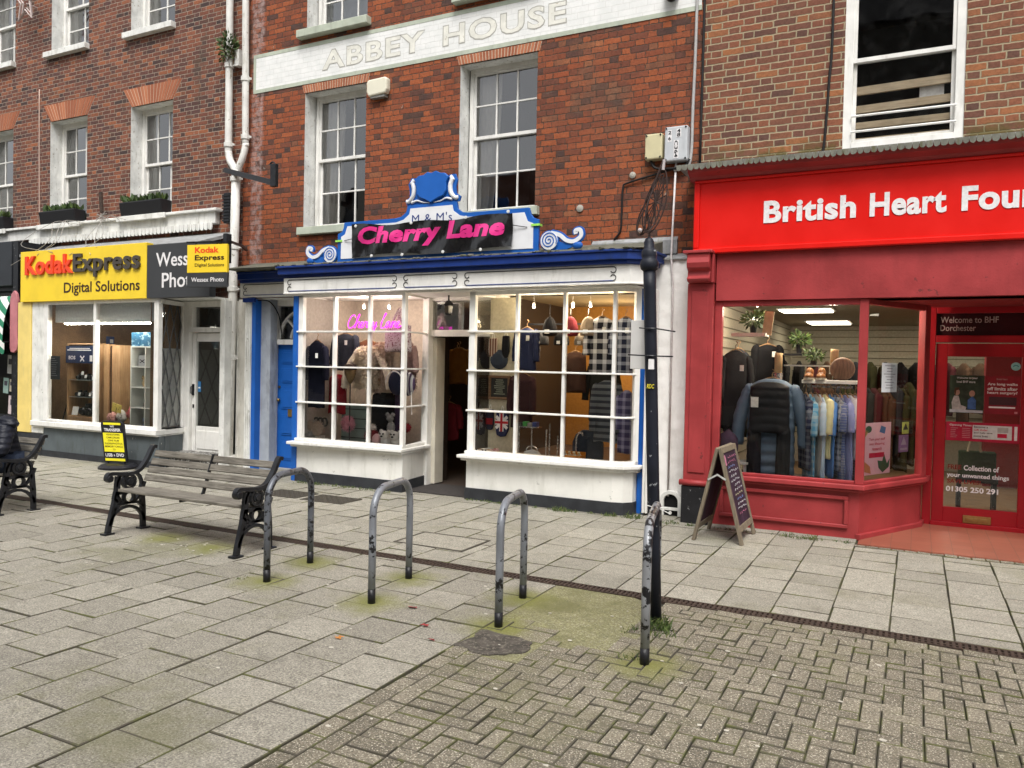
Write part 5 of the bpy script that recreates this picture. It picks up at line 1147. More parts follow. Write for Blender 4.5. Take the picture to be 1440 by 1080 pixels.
E_ = [(0, 1), (1, 2), (2, 3), (3, 4), (4, 5), (5, 6), (2, 7), (7, 8), (8, 9), (9, 10), (2, 11), (11, 12), (12, 13), (13, 14), (0, 15), (15, 16), (16, 17), (17, 18), (0, 19), (19, 20), (20, 21), (21, 22)]
n0 = len(J)
for s_, wi in ((1, 10), (-1, 14)):
    hx, hy, hz = J[wi][0][0]-px_, J[wi][0][1]-py_, J[wi][0][2]
    for f in range(4):
        bx_ = hx+s_*(.03-.018*f); L_ = (.9, 1, .95, .75)[f]
        for k, (dy, dz, r_) in enumerate(((-.03, 0, .0105), (-.06*L_, -.006, .009), (-.078*L_, -.026, .0075))): J.append((V3(bx_-s_*.004*k, hy+dy, hz+dz-.004*f), r_))
        i0 = len(J)-3; E_ += [(wi, i0), (i0, i0+1), (i0+1, i0+2)]
    J += [(V3(hx-s_*.03, hy-.02, hz+.012), .011), (V3(hx-s_*.042, hy-.045, hz+.006), .009)]; E_ += [(wi, len(J)-2), (len(J)-2, len(J)-1)]
skin('body', J, E_, M_skin, person)
JJ = [(V3(0, .02, .46), .15, .13), (V3(0, -.01, .60), .135, .11), (V3(-.01, -.08, .72), .13, .10), (V3(-.07, -.15, .81), .085, .085), (V3(.125, -.10, .77), .08), (V3(.20, -.17, .58), .066), (V3(-.03, -.325, .56), .05), (V3(-.18, -.11, .78), .09), (V3(-.25, -.18, .60), .075), (V3(-.17, -.34, .56), .05)]
skin('puffer_jacket', JJ, [(0, 1), (1, 2), (2, 3), (2, 4), (4, 5), (5, 6), (2, 7), (7, 8), (8, 9)], M_puff, person)
mb = MB(); mb.ell((px_+.03, py_-.04, .85), (.15, .085, .075), 18, 10, jit=.2); mb.ell((px_-.1, py_-.09, .86), (.1, .08, .07), 14, 8, jit=.2); mb.build('hood', M_puff, person, smooth=True)
JT = [(V3(0, .02, .455), .125), (V3(.1, -.05, .455), .1), (V3(.125, -.37, .46), .075), (V3(.125, -.35, .12), .05), (V3(-.1, -.05, .45), .1), (V3(-.125, -.37, .46), .075), (V3(-.125, -.35, .12), .05)]
skin('trousers', JT, [(0, 1), (1, 2), (2, 3), (0, 4), (4, 5), (5, 6)], fabric('dark_denim', (.03, .04, .065), .2), person)
for s_ in (1, -1): skin('shoe', [(V3(s_*.125, -.31, .045), .045), (V3(s_*.125, -.39, .04), .043), (V3(s_*.125, -.48, .035), .035)], [(0, 1), (1, 2)], M_black, person)
mb = MB(); hc = Vector(V3(-.155, -.265, .975)); mb.ell(hc, (.098, .108, .105), 18, 12, jit=.08)
for q in range(26):
    a = random.uniform(.1, 2.9); p = hc+Vector((.09*math.cos(a), .03+.075*math.sin(a)*.8, .03)); mb.tube(smooth_path([p, p+Vector((.035*math.cos(a), .02, -.1)), p+Vector((.03*math.cos(a), -.0, -.19)), p+Vector((.045*math.cos(a), -.05, -.26))], 4), [.014, .016]*6+[.006] if 0 else [.016-.0009*i for i in range(13)], 6)
mb.build('hair', M_hair, person, smooth=True)
mb = MB(); fc = hc+Vector((0, -.095, -.03))
mb.ell(fc+Vector((0, -.018, -.012)), (.012, .02, .018), 8, 6); mb.build('nose', M_skin, person, smooth=True)
mb = MB()
for s_ in (1, -1): mb.ell(fc+Vector((s_*.032, .012, .014)), (.013, .01, .008), 8, 6)
mb.build('eyes', plain('eye_dark', (.05, .04, .035), .2), person, smooth=True)
mb = MB(); mb.ell(fc+Vector((0, .0, -.048)), (.024, .01, .007), 10, 6); mb.build('mouth', plain('lip', (.4, .14, .12), .5), person, smooth=True)
# ------------------------------------------------------------------ pipes, boxes, brackets and cables on the walls
M_pipe = paint('white_downpipe', (.70, .69, .65), .5, .12, 6, .3, chip=(.36, .33, .27), chip_amt=.03, grime=(.34, .32, .26), grime_amt=.6)
t = thing('downpipe', 'white downpipes that join in a Y between the photo shop and the brick house', 'downpipe', (-8.5, 8.0, 0))
def pipe(name, path, r, joints):
    mb = MB(); mb.tube(path, r, 14); o = mb.build(name, M_pipe, t, smooth=True)
    for p in joints:
        mb = MB(); p = Vector(p); mb.lathe([(r+.001, -.035), (r+.014, -.03), (r+.014, .03), (r+.001, .035)], p, 14); mb.box(p.x-r-.04, p.x+r+.04, p.y+.01, p.y+.03, p.z-.014, p.z+.014)
        mb.build('collar', M_pipe, o, smooth=False)
pipe('left_branch_pipe' if 0 else 'branch_pipe', smooth_path([(-8.655, 8.0, 9.2), (-8.655, 8.0, 7), (-8.645, 8.0, 4.6), (-8.64, 8.0, 4.42), (-8.60, 7.99, 4.3), (-8.51, 7.98, 4.18), (-8.47, 7.98, 4.06)], 6), .05, [(-8.65, 8.0, 5.62), (-8.643, 8.0, 4.52), (-8.65, 8, 7.2)])
pipe('branch_pipe', smooth_path([(-8.385, 8.02, 9.2), (-8.38, 8.02, 7), (-8.345, 8.02, 4.7), (-8.34, 8.02, 4.5), (-8.37, 8.0, 4.32), (-8.43, 7.98, 4.16), (-8.46, 7.98, 4.05)], 6), .046, [(-8.345, 8.02, 4.6), (-8.36, 8.02, 5.4)])
pipe('main_pipe', [(-8.46, 7.97, 4.14), (-8.465, 7.96, 3), (-8.475, 7.94, 1.6), (-8.48, 7.92, .02)], .06, [(-8.462, 7.965, 4.02), (-8.464, 7.963, 3.08), (-8.475, 7.945, 1.55), (-8.47, 7.95, 2.5), (-8.478, 7.925, .15)])
mb = MB(); mb.box(-8.55, -8.47, 8.0, 8.09, 5.6, 5.82); mb.build('hopper_box', M_pipe, t)
M_leaf = bpy.data.materials.new('leaf_green'); b = NB(M_leaf); isl = b.n('ShaderNodeNewGeometry').outputs['Random Per Island']
b.base(b.ramp(isl, [(0, (.02, .04, .01)), (.5, (.045, .085, .018)), (1, (.10, .15, .035))]), .6)
def bush(c, r, n, size, mat, parent=None, name='leaves', droop=0):
    mb = MB(); c = Vector(c)
    for _ in range(n):
        d_ = Vector((random.gauss(0, 1), random.gauss(0, 1), random.gauss(0, 1))).normalized(); p = c+Vector((d_.x*r[0], d_.y*r[1], d_.z*r[2]))*random.random()**.5
        mb.leaf(p, size*random.uniform(.5, 1.3), d_+Vector((0, 0, random.uniform(-.3, .9)-droop)))
    return mb.build(name, mat, parent)
t = thing('wall_plant', 'wild ferny plant growing out of the wall behind the white downpipes', 'plant', (-8.6, 8.05, 5.8))
o = bush((-8.66, 7.98, 5.86), (.14, .1, .22), 420, .07, M_leaf, t)
mb = MB()
for q in range(18): p = Vector((-8.62+random.uniform(-.06, .06), 8.05, 5.75)); mb.tube(smooth_path([p, p+Vector((random.uniform(-.12, .1), -.08, random.uniform(-.1, .15))), p+Vector((random.uniform(-.2, .16), -.11, random.uniform(-.35, .3)))], 4), .004, 4)
mb.build('stem', plain('twig', (.09, .06, .03), .8), t)
t = thing('sign_bracket', 'black iron bracket arm reaching out from the pipes with no sign on it', 'bracket', (-8.2, 7.9, 4.0))
mb = MB(); mb.bar([(-8.70, 8.0, 4.175), (-7.36, 7.58, 3.785)], .07, .05, (.3, 1, 0)); mb.build('arm', M_ironblack, t, bevel=.005)
mb = MB(); mb.box(-7.42, -7.33, 7.55, 7.61, 3.74, 4.03); mb.tube([(-7.40+.04*math.cos(a), 7.57, 4.02+.035*math.sin(a)) for a in [PI*i/8 for i in range(9)]], .012, 6); mb.build('end_plate', M_ironblack, t, bevel=.005)
t = thing('speaker', 'black ribbed box fixed beside the white downpipe above the hanging sign', 'speaker', (-8.6, 8.0, 3.4))
mb = MB(); mb.box(-8.66, -8.53, 7.93, 8.09, 3.42, 3.84); mb.build('casing', M_black, t, bevel=.01); mb = MB()
for i in range(9): mb.box(-8.662, -8.528, 7.918, 7.93, 3.44+.044*i, 3.462+.044*i)
mb.build('rib', M_ironblack, t)

mb = MB(); mb.box(-6.27, -5.955, YW-.09, YW, 4.90, 5.075); mb.prism([(-6.25, 4.90), (-5.965, 4.90), (-6.0, 4.855), (-6.22, 4.855)], lambda u, v, q: (u, q, v), YW-.085, YW)
mb.build('', M_white) if 0 else None
t = thing('alarm_box', 'cream burglar alarm box on the brick wall under the name band', 'alarm', (-6.1, YW, 4.85))
mb = MB(); mb.prism([(-6.27, 4.93), (-6.27, 5.05), (-6.24, 5.075), (-5.985, 5.085), (-5.955, 5.06), (-5.955, 4.93), (-5.98, 4.88), (-6.24, 4.865)], lambda u, v, q: (u, q, v), YW-.09, YW); mb.build('cover', paint('cream_plastic', (.72, .69, .56), .4, .05), t, bevel=.02, seg=2)
mb = MB(); mb.box(-6.22, -6.0, YW-.07, YW, 4.845, 4.87); mb.build('base', plain('strobe_grey', (.25, .25, .23), .3), t)
def jbox(x0, x1, z0, z1, col, nm, label):
    t = thing('junction_box', label, 'junction box', ((x0+x1)/2, YW, z0)); mb = MB(); mb.box(x0, x1, YW-.11, YW, z0, z1); mb.build('cover', paint(nm, col, .45, .08, 6, .1, grime=mul(col, .6), grime_amt=.3), t, bevel=.014, seg=2)
    mb = MB()
    for sx_ in (x0+.018, x1-.018):
        for sz_ in (z0+.018, z1-.018): mb.lathe([(.01, 0), (.01, .006)], (sx_, YW-.11, sz_), 8, Matrix.Rotation(PI/2, 3, 'X'))
    mb.build('screw', M_black, t); return t
jbox(-2.60, -2.415, 3.70, 3.965, (.58, .53, .33), 'beige_box', 'beige junction box on the brick wall, left of the numbered grey one')
t = jbox(-2.39, -2.15, 3.66, 4.015, (.50, .52, .54), 'grey_box', 'grey junction box with black numbers on white strips, right of the beige one')
mb = MB()
for a in ((-2.355, -2.315, 3.86, 3.98), (-2.265, -2.215, 3.9, 3.985), (-2.29, -2.24, 3.685, 3.87)): mb.box(a[0], a[1], YW-.112, YW-.1105, a[2], a[3])
mb.build('number_strip', M_wht, t)
for s_, x, z, w_ in (('2', -2.35, 3.935, .03), ('6', -2.35, 3.875, .03), ('4', -2.258, 3.945, .034), ('8', -2.258, 3.905, .034)): text('number', s_, (x, YW-.114, z), w_, .036, M_black, t, bold=.02)
text('number', 'C364', (-2.283, YW-.114, 3.865), .17, .036, M_black, t, U=-Z_, V=X_, bold=.02)
M_cable = plain('black_cable', (.014, .013, .013), .6); M_grey = plain('grey_conduit', (.42, .41, .40), .5)
def cable(name, label, cat, pts, r, mat, n=6, smooth=True):
    mb = MB(); mb.tube(smooth_path(pts, 5) if smooth else pts, r, n); return tag(mb.build(name, mat, None, smooth=True), label, cat)
cable('conduit', 'grey conduit running down the joint between the brick house and the brown brick building', 'conduit', [(-2.105, YW-.02, 9.3), (-2.11, YW-.02, 5.3), (-2.125, YW-.02, 4.2), (-2.13, YW-.02, 3.75), (-2.17, YW-.04, 3.6), (-2.3, YW-.05, 3.58)], .016, M_grey)
cable('conduit', 'thin white conduit down the rendered strip beside the red pilaster', 'conduit', [(-2.285, YW-.03, 3.66), (-2.285, 7.98, 2.68), (-2.255, 7.965, 2.4), (-2.25, 7.965, .2)], .011, plain('pale_conduit', (.6, .56, .55), .5), smooth=False)
cable('cable', 'black cable looping from the junction boxes down the brick wall to the lead ledge', 'cable', [(-2.2, YW-.03, 3.62), (-2.45, YW-.03, 3.57), (-2.8, YW-.02, 3.50), (-2.86, YW-.02, 3.45), (-2.87, YW-.015, 3.2), (-2.88, YW-.015, 3.0), (-2.95, YW-.015, 2.9)], .011, M_cable)
cable('cable', 'short black cables drooping below the two junction boxes', 'cable', [(-2.55, YW-.05, 3.7), (-2.5, YW-.06, 3.62), (-2.38, YW-.06, 3.60), (-2.2, YW-.06, 3.6), (-2.14, YW-.05, 3.68)], .015, M_cable)
cable('cable', 'black cable hanging down the brown brick wall left of the big sash window', 'cable', [(-.80, YW-.02, 9.2), (-.80, YW-.02, 5.06), (-.82, YW-.02, 4.3), (-.845, YW-.02, 3.75), (-.86, YW-.02, 3.62)], .012, M_cable)
cable('cable', 'black cable following the joint of the brown brick wall', 'cable', [(-2.035, YW-.012, 9.2), (-2.035, YW-.012, 5.3), (-2.04, YW-.012, 3.62)], .013, M_cable)
cable('cable', 'thin pale cable running down the dark brick wall between the left windows', 'cable', [(-13.11, YW-.01, 5.95), (-13.1, YW-.01, 4.8), (-13.08, YW-.01, 3.7)], .009, plain('pale_cable', (.55, .4, .33), .7))
cable('cable', 'thin dark cable looping over the grey pier and the blue front door', 'cable', [(-8.0, 7.9, 2.32), (-7.9, 7.95, 2.335), (-7.78, 7.97, 2.3), (-7.72, 8.05, 2.15), (-7.705, 8.09, 1.95), (-7.69, 8.09, 1.82)], .008, M_cable)
t = thing('camera', 'small dome security camera on the name band near the brown brick wall', 'camera', (-2.35, YW-.08, 5.36))
mb = MB(); mb.ell((-2.36, YW-.09, 5.36), (.06, .06, .055), 14, 9); mb.build('dome', M_black, t, smooth=True); mb = MB(); mb.box(-2.44, -2.30, YW-.08, YW-.004, 5.38, 5.46); mb.build('mount', plain('mount_white', (.7, .7, .7), .4), t)
# wall studs
M_patt = plain('plate_grey', (.38, .36, .31), .7)
for x, z, r, lab in ((-3.36, 3.27, .04, 'round pattress plate low on the orange brick wall'), (-2.76, 3.58, .035, 'round white plate above the bent cable near the junction boxes')):
    mb = MB(); mb.lathe([(r, 0), (r, .012), (r*.4, .02)], (x, YW, z), 16, Matrix.Rotation(PI/2, 3, 'X')); tag(mb.build('wall_plate', M_patt), lab, 'wall plate')
# boot scraper recess at the foot of the rendered wall
t = thing('boot_scraper', 'white arched boot scraper niche at the foot of the rendered strip', 'boot scraper', (-2.2, 7.98, 0))
mb = MB(); mb.bar([(-2.31, 7.965, .0)]+[(x, 7.965, z) for x, z in arc(-2.215, .15, .095, PI, 0, 12)]+[(-2.12, 7.965, 0)], .042, .05, (0, 1, 0)); mb.build('arch', M_whitem, t, bevel=.005)
mb = MB(); mb.prism([(-2.295, .0), (-2.135, .0)]+arc(-2.215, .15, .08, 0, PI, 10), lambda u, v, q: (u, q, v), 7.972, 7.981); mb.build('niche', M_dark, t)
mb = MB(); mb.bar([(-2.30, 7.95, .075), (-2.13, 7.95, .075)], .03, .012, (0, 1, 0)); mb.lathe([(.018, 0), (.018, .01)], (-2.215, 7.94, .035), 10, Matrix.Rotation(PI/2, 3, 'X')); mb.build('blade', M_whitem, t)

# window boxes on the photo shop ledge
M_trough = plain('black_plastic_trough', (.016, .016, .018), .45)
for i, (a, b_, lab) in enumerate(((-10.84, -9.93, 'black window box of straggly green plants on the sill nearest the white pipes'), (-12.83, -11.93, 'black window box of grassy plants on the middle sill of the dark brick wall'), (-14.79, -13.82, 'black window box on the sill at the left edge of the photo'))):
    t = thing('window_box', lab, 'window box', ((a+b_)/2, YW-.06, 3.66), 'window boxes over the photo shop')
    mb = MB(); mb.prism([(YW-.15, 3.665), (YW-.19, 3.86), (YW-.17, 3.87), (YW+.03, 3.87), (YW+.02, 3.665)], lambda u, v, q: (q, u, v), a, b_); mb.build('trough', M_trough, t, bevel=.012, seg=2)
    mb = MB()
    for _ in range(260):
        p = Vector((random.uniform(a+.03, b_-.03), YW-.08+random.uniform(-.07, .07), 3.86)); mb.leaf(p, random.uniform(.05, .15), Vector((random.uniform(-.7, .7), random.uniform(-.6, .3), 1)))
    mb.build('leaves', M_leaf, t)
t = thing('wall_bracket', 'rusty iron bar bracket leaning from the white ledge between two window boxes', 'bracket', (-11.1, 8.0, 3.6))
mb = MB(); mb.bar([(-11.36, 7.98, 4.08), (-11.27, 7.94, 3.76)], .06, .03, (0, 1, 0)); mb.build('bar', M_rust, t)
mb = MB()
for q in range(14): p = Vector((-11.27, 7.93, 3.70)); d_ = Vector((random.gauss(0, .08), random.gauss(0, .03), random.gauss(0, .07))); mb.tube([p+d_*.8, p-d_*random.random()*.6], .0045, 5)
mb.build('wire_tangle', plain('pale_wire', (.33, .31, .28), .6), t)
t = thing('wire_tangle', 'loose grey wires trailing over the lead roof above the yellow sign', 'wire', (-11, 7.7, 3.3))
mb = MB(); random.seed(11)
for q in range(7):
    x = random.uniform(-12.2, -9.6); p = Vector((x, 7.96, 3.60)); mb.tube(smooth_path([p, p+Vector((random.uniform(-.3, .3), -.25, .02)), p+Vector((random.uniform(-.6, .6), -.55, -.35)), p+Vector((random.uniform(-.8, .8), -.67, -.55+random.uniform(-.2, .1)))], 6), .0042, 5)
mb.build('wires', plain('pale_wire', (.33, .31, .28), .6), t)
t = thing('star_decoration', 'wire star light decoration hanging on the wall at the top left', 'decoration', (-13.15, 7.9, 7.3))
mb = MB()
for R_, dy in ((.30, 0), (.24, .03)):
    pts = [(-13.17+R_*(1 if i % 2 == 0 else .42)*math.sin(PI*i/5), 7.88+dy, 7.36+R_*1.35*(1 if i % 2 == 0 else .42)*math.cos(PI*i/5)) for i in range(10)]
    mb.tube(pts, .014, 6, closed=True)
mb.tube([(-13.17, 7.9, 7.3), (-13.17, 8.08, 7.3)], .01, 5); mb.build('frame', plain('star_frame', (.5, .42, .40), .5), t)

# ------------------------------------------------------------------ neighbouring shop at the left edge
nb = thing('neighbouring_shop', 'dark shop front with a green striped awning at the left edge', 'shop', (-14, 7.6, 0))
mb = MB(); mb.box(-18, -12.76, 7.45, 7.75, 2.62, 3.32); mb.build('fascia', paint('dark_slate_fascia', (.03, .034, .04), .5), nb, bevel=.01)
mb = MB(); mb.box(-18, -12.55, 7.55, 7.95, 2.55, 2.62); mb.build('soffit', M_black, nb)
mb = MB(); mb.box(-12.62, -12.5, 7.4, 8.1, 0, 3.3); mb.box(-12.82, -12.76, 7.5, 7.7, .0, 2.55); mb.build('post', M_black, nb)
mb = MB(); mb.box(-18, -12.9, 7.6, 7.75, 0, .55); mb.build('stall_riser', M_black, nb)
mb = MB(); mb.poly([(-18, 7.66, .55), (-12.62, 7.66, .55), (-12.62, 7.66, 2.55), (-18, 7.66, 2.55)]); mb.build('pane', M_shopglass, nb)
room(nb, -18, -12.6, 7.7, 10, 0, 2.6, [plain('dim_shop', (.05, .05, .05), .9)]*3)
t = thing('awning', 'green and white striped awning over the shop at the left edge', 'awning', (-14, 7.3, 2))
M_awn = bpy.data.materials.new('green_striped_canvas'); b = NB(M_awn); sx = b.n('ShaderNodeSeparateXYZ'); b.set(sx.inputs[0], b.pos())
b.base(b.mix(b.m('LESS_THAN', b.m('FRACT', b.m('DIVIDE', b.m('ADD', b.m('ADD', b.m('MULTIPLY', sx.outputs[0], .55), sx.outputs[2]), 30.03), .2)), .5), (.72, .73, .70), (.02, .19, .10)), .8)
mb = MB(); ks = []
for i in range(15):
    a = PI/2*i/14; y, z = 7.5-.24*math.sin(a), 1.72+.74*math.cos(a); ks.append(mb.add([(-17, y, z), (-12.655, y, z)]))
for p, q in zip(ks, ks[1:]): mb.face([p, p+1, q+1, q])
x = -17
while x < -12.68: mb.prism([(x, 1.72), (x+.1, 1.72)]+arc(x+.05, 1.58, .05, 0, -PI, 6), lambda u, v, q: (u, q, v), 7.255, 7.26); x += .1
mb.build('canvas', M_awn, t)
mb = MB()
for q in range(4): a = PI/2*q/3; mb.tube([(-12.66, 7.5, 1.74), (-12.66, 7.5-.24*math.sin(a), 1.72+.74*math.cos(a))], .01, 6)
mb.build('frame', M_black, t)
t = thing('fret_sign', 'flat pink wooden sign end with scalloped edges beside the striped awning', 'sign', (-12.9, 7.5, 1.55))
mb = MB(); mb.prism([(-12.635, 1.63), (-12.61, 1.57), (-12.53, 1.56), (-12.46, 1.60), (-12.43, 1.70), (-12.45, 1.8), (-12.44, 2.38), (-12.47, 2.48), (-12.53, 2.53), (-12.60, 2.48), (-12.635, 2.40)], lambda u, v, q: (u, q, v), 7.36, 7.4); mb.build('panel', paint('dusty_pink', (.5, .19, .21), .6, .15, 6, .2), t, bevel=.006)
for x, z, w_, h_, lab, col in ((-13.13, 1.22, .16, .30, 'white notice with a dark picture on the dark shop window at the left edge', (.66, .66, .64)), (-13.07, .93, .10, .20, 'small cream notice below the white one on the dark shop window', (.6, .55, .42)), (-13.1, .56, .28, .30, 'pale pink poster low on the dark shop window behind the seated person', (.62, .52, .52)), (-13.24, .9, .14, .25, 'pale green poster at the photo edge on the dark shop window', (.35, .5, .45))):
    t = thing('notice', lab, 'notice', (x, 7.62, z)); mb = MB(); mb.obox((x+w_/2, 7.62, z+h_/2), (w_, .004, h_), Matrix.Rotation(.06, 3, 'Y')); mb.build('paper', plain('paper_%.2f' % col[1], col, .8), t)
    mb = MB(); mb.obox((x+w_/2, 7.617, z+h_*.65), (w_*.6, .002, h_*.3), Matrix.Rotation(.06, 3, 'Y')); mb.build('picture', plain('pic_dark', (.10, .10, .12), .7), t)
# ------------------------------------------------------------------ clothes and goods in the windows
M_hang = plain('hanger_wood', (.30, .18, .09), .5); M_chrome = plain('chrome', (.6, .6, .6), .25, .9); M_tagw = plain('swing_tag', (.75, .75, .72), .6)
GS = [0]
def garment(label, cat, x, y, zt, h, w, mat, rot=0., depth=.10, sleeve=0., sl_out=.18, flare=1.05, puff=0, pa=.75, hanger=True, group=None, sl_mat=None, name=None, neck=.26, fold=.10, tagm=False, sl_r=.05):
    GS[0] += 1; sd_ = GS[0]*1.7
    t = thing(name or cat.replace(' ', '_'), label, cat, (x, y, zt-h), group)
    R = Matrix.Rotation(rot, 3, 'Z'); O = Vector((x, y, 0)); L = lambda u, v, z: O+R@Vector((u, v, 0))+Z_*z
    mb = MB(); n = 40; rows = 44 if puff else 22; ks = []
    for j in range(rows+1):
        f = j/rows; z = zt-h*f
        sh = min(1, neck+(1-neck)*min(1, f/.10)**.6); hw = w/2*sh*(1+(flare-1)*f); hd = depth/2*(.35+.65*min(1, f/.12))
        if puff: k = 1+.0*f; b_ = abs(math.sin(PI*f*puff)); hd *= 1-.28*pa+.40*pa*b_; hw *= 1-.05*pa+.06*pa*b_
        ring = []
        for i in range(n):
            a = 2*PI*i/n; r_ = 1+fold*f*math.sin(a*5+sd_+f*1.5)*.6+fold*mnoise.noise(Vector((math.cos(a)*2, math.sin(a)*2+sd_, f*3)))*(.3+f)
            ring.append(L(hw*math.copysign(abs(math.cos(a))**.8, math.cos(a))*(1+(r_-1)*.4), hd*math.sin(a)*r_*(1+.4*fold*math.sin(a*9+sd_)), z+.012*math.sin(a*3+sd_)*f))
        ks.append(mb.add(ring))
    for p, q in zip(ks, ks[1:]):
        for i in range(n): w_ = (i+1) % n; mb.face([p+i, q+i, q+w_, p+w_])
    mb.face([ks[0]+i for i in range(n)]); mb.face([ks[-1]+i for i in range(n-1, -1, -1)])
    mb.build('body', mat, t, smooth=True)
    if sleeve:
        for s_ in (-1, 1):
            P = smooth_path([L(s_*w*.36, 0, zt-.10*h), L(s_*w*.47, 0, zt-.15*h), L(s_*(w*.5+sl_out*sleeve*.55), -.015, zt-.08*h-sleeve*.55), L(s_*(w*.5+sl_out*sleeve*.7), -.02, zt-.09*h-sleeve)], 7)
            N_ = len(P); rs = [sl_r*min(1, .62+i/N_*1.6)*(1-.22*i/N_)*(1+(.16*abs(math.sin(PI*i/N_*puff*.8)) if puff else .05*math.sin(i*1.7+sd_))) for i in range(N_)]
            m2 = MB(); m2.tube(P, rs, 12); m2.build('sleeve', sl_mat or mat, t, smooth=True)
    if hanger:
        m2 = MB(); m2.tube(smooth_path([L(-w*.36, 0, zt-.06*h), L(0, 0, zt+.012), L(w*.36, 0, zt-.06*h)], 6), .008, 6); m2.tube(smooth_path([L(0, 0, zt+.01), L(0, 0, zt+.05), L(.02, 0, zt+.075), L(.0, 0, zt+.095)], 5), .004, 5); m2.build('hanger', M_hang, t, smooth=True)
    if tagm:
        m2 = MB(); p = L(w*.18, -depth*.62, zt-h*.2); m2.box(p.x-.02, p.x+.02, p.y-.012, p.y-.008, p.z-.05, p.z+.01); m2.build('price_tag', M_tagw, t)
    return t
def fluff(name, label, cat, parts, group=None, amp=.3, n=900, l=.03):
    """furry or pompom object: core ellipsoids plus tufts"""
    c0 = parts[0][0]; t = thing(name, label, cat, (c0[0], c0[1], c0[2]-parts[0][1][2] if isinstance(parts[0][1], tuple) else c0[2]-parts[0][1]), group)
    for (c, r, mat, nm) in parts:
        r = (r, r, r) if not isinstance(r, tuple) else r; mb = MB(); mb.ell(c, r, 18, 12, jit=amp*.35, seed=c[0])
        for _ in range(int(n*max(r)/.08)):
            d_ = Vector((random.gauss(0, 1), random.gauss(0, 1), random.gauss(0, 1))).normalized(); p = Vector((c[0]+d_.x*r[0]*.92, c[1]+d_.y*r[1]*.92, c[2]+d_.z*r[2]*.92))
            e = d_+Vector((random.gauss(0, .35), random.gauss(0, .35), random.gauss(0, .35)-.2)); s_ = d_.orthogonal().normalized()*l*.12
            mb.poly([p-s_, p+s_, p+e*l])
        mb.build(nm, mat, t, smooth=False)
    return t
F = fabric
# --- left bay of the clothes shop
garment('navy and burgundy knitted dress on a wooden hanger at the left of the bay window', 'dress', -6.76, 7.74, 1.78, .84, .27, F('navy_knit', (.014, .016, .034), .3), sleeve=.42, sl_out=.1, flare=.95, tagm=True, depth=.09)
garment('dark charcoal jumper hanging in the upper row of the left bay window', 'jumper', -6.56, 8.05, 1.88, .46, .34, F('charcoal_knit', (.022, .025, .036), .3), sleeve=.36, sl_out=.1, tagm=True)
garment('rust brown fluffy jacket half hidden behind the cream fur coat', 'jacket', -6.27, 8.14, 1.80, .5, .36, F('rust_fleece', (.10, .038, .017), .5, 40), sleeve=.3, fold=.2)
garment('bright red top hanging low in the left bay window', 'top', -6.60, 7.96, 1.36, .50, .27, F('red_jersey', (.22, .008, .014), .2), sleeve=.0, hanger=False)
M_furc = F('cream_fur', (.76, .67, .54), .35, 30, bump=1.); M_furb = F('beige_fur', (.46, .36, .28), .4, 30, bump=1.); M_furp = F('pink_fur', (.34, .22, .20), .4, 30, bump=1.)
def fur(t, n=4500, l=.05):
    b_ = [c for c in C.objects if c.parent == t and c.name.startswith(('body', 'sleeve'))]
    for o in b_:
        me = o.data; vs = [v.co.copy() for v in me.vertices]; ns = [v.normal.copy() for v in me.vertices]; mb = MB()
        fs = [tuple(p.vertices) for p in me.polygons]; mb.v = [tuple(v) for v in vs]; mb.f = [list(f) for f in fs]; mb.mi = [0]*len(fs)
        for _ in range(n if o.name.startswith('body') else n//3):
            f = random.choice(fs); w_ = [random.random() for _ in f[:3]]; s_ = sum(w_); p = sum((vs[f[i]]*w_[i]/s_ for i in range(3)), Vector()); nn = ns[f[0]]
            e = (nn+Vector((random.gauss(0, .3), random.gauss(0, .3), random.gauss(0, .3)-.6))).normalized(); q = nn.orthogonal().normalized()*l*.14
            mb.poly([p-q, p+q, p+e*l])
        m2 = bpy.data.meshes.new(o.name); m2.from_pydata(mb.v, [], mb.f); m2.materials.append(me.materials[0]); o.data = m2
g_ = garment('cream fluffy fur coat with a layered sleeve in the middle of the left bay window', 'fur coat', -6.10, 7.93, 1.70, .50, .34, M_furc, sleeve=.46, sl_out=.55, sl_r=.062, puff=0, depth=.16, fold=.25); fur(g_)
g_ = garment('beige long haired fur coat beside the cream one', 'fur coat', -5.86, 7.97, 1.76, .60, .30, M_furb, sleeve=.38, sl_out=.1, sl_r=.055, depth=.15, fold=.25); fur(g_)
g_ = garment('dusty pink fur coat at the back right of the left bay window', 'fur coat', -5.66, 8.1, 1.76, .55, .26, M_furp, sleeve=.3, depth=.13, fold=.2); fur(g_, 1500)
garment('black skirt hanging below the fur coats', 'skirt', -5.93, 8.05, 1.16, .52, .36, F('black_cloth', (.008, .008, .010), .2), hanger=False, neck=.6, flare=1.15)
garment('dark purple trousers hanging by the right end of the left bay window', 'trousers', -5.66, 8.0, 1.42, .78, .13, F('aubergine', (.035, .018, .045), .2), hanger=False, neck=.8, depth=.08)
t = thing('hat_stand', 'gold head shaped stand wearing a dark cap, in front of the cream fur coat', 'hat stand', (-6.29, 7.82, .46))
mb = MB(); mb.tube([(-6.29, 7.82, .455), (-6.29, 7.82, 1.28)], .008, 8); mb.lathe([(.07, 0), (.07, .01), (.01, .02)], (-6.29, 7.82, .455), 16); mb.build('pole', M_black, t)
mb = MB(); mb.lathe([(.012, 0), (.035, .03), (.07, .12), (.078, .17), (.06, .2)], (-6.29, 7.82, 1.25), 18); mb.build('head', plain('dull_gold', (.28, .2, .10), .4, .5), t, smooth=True)
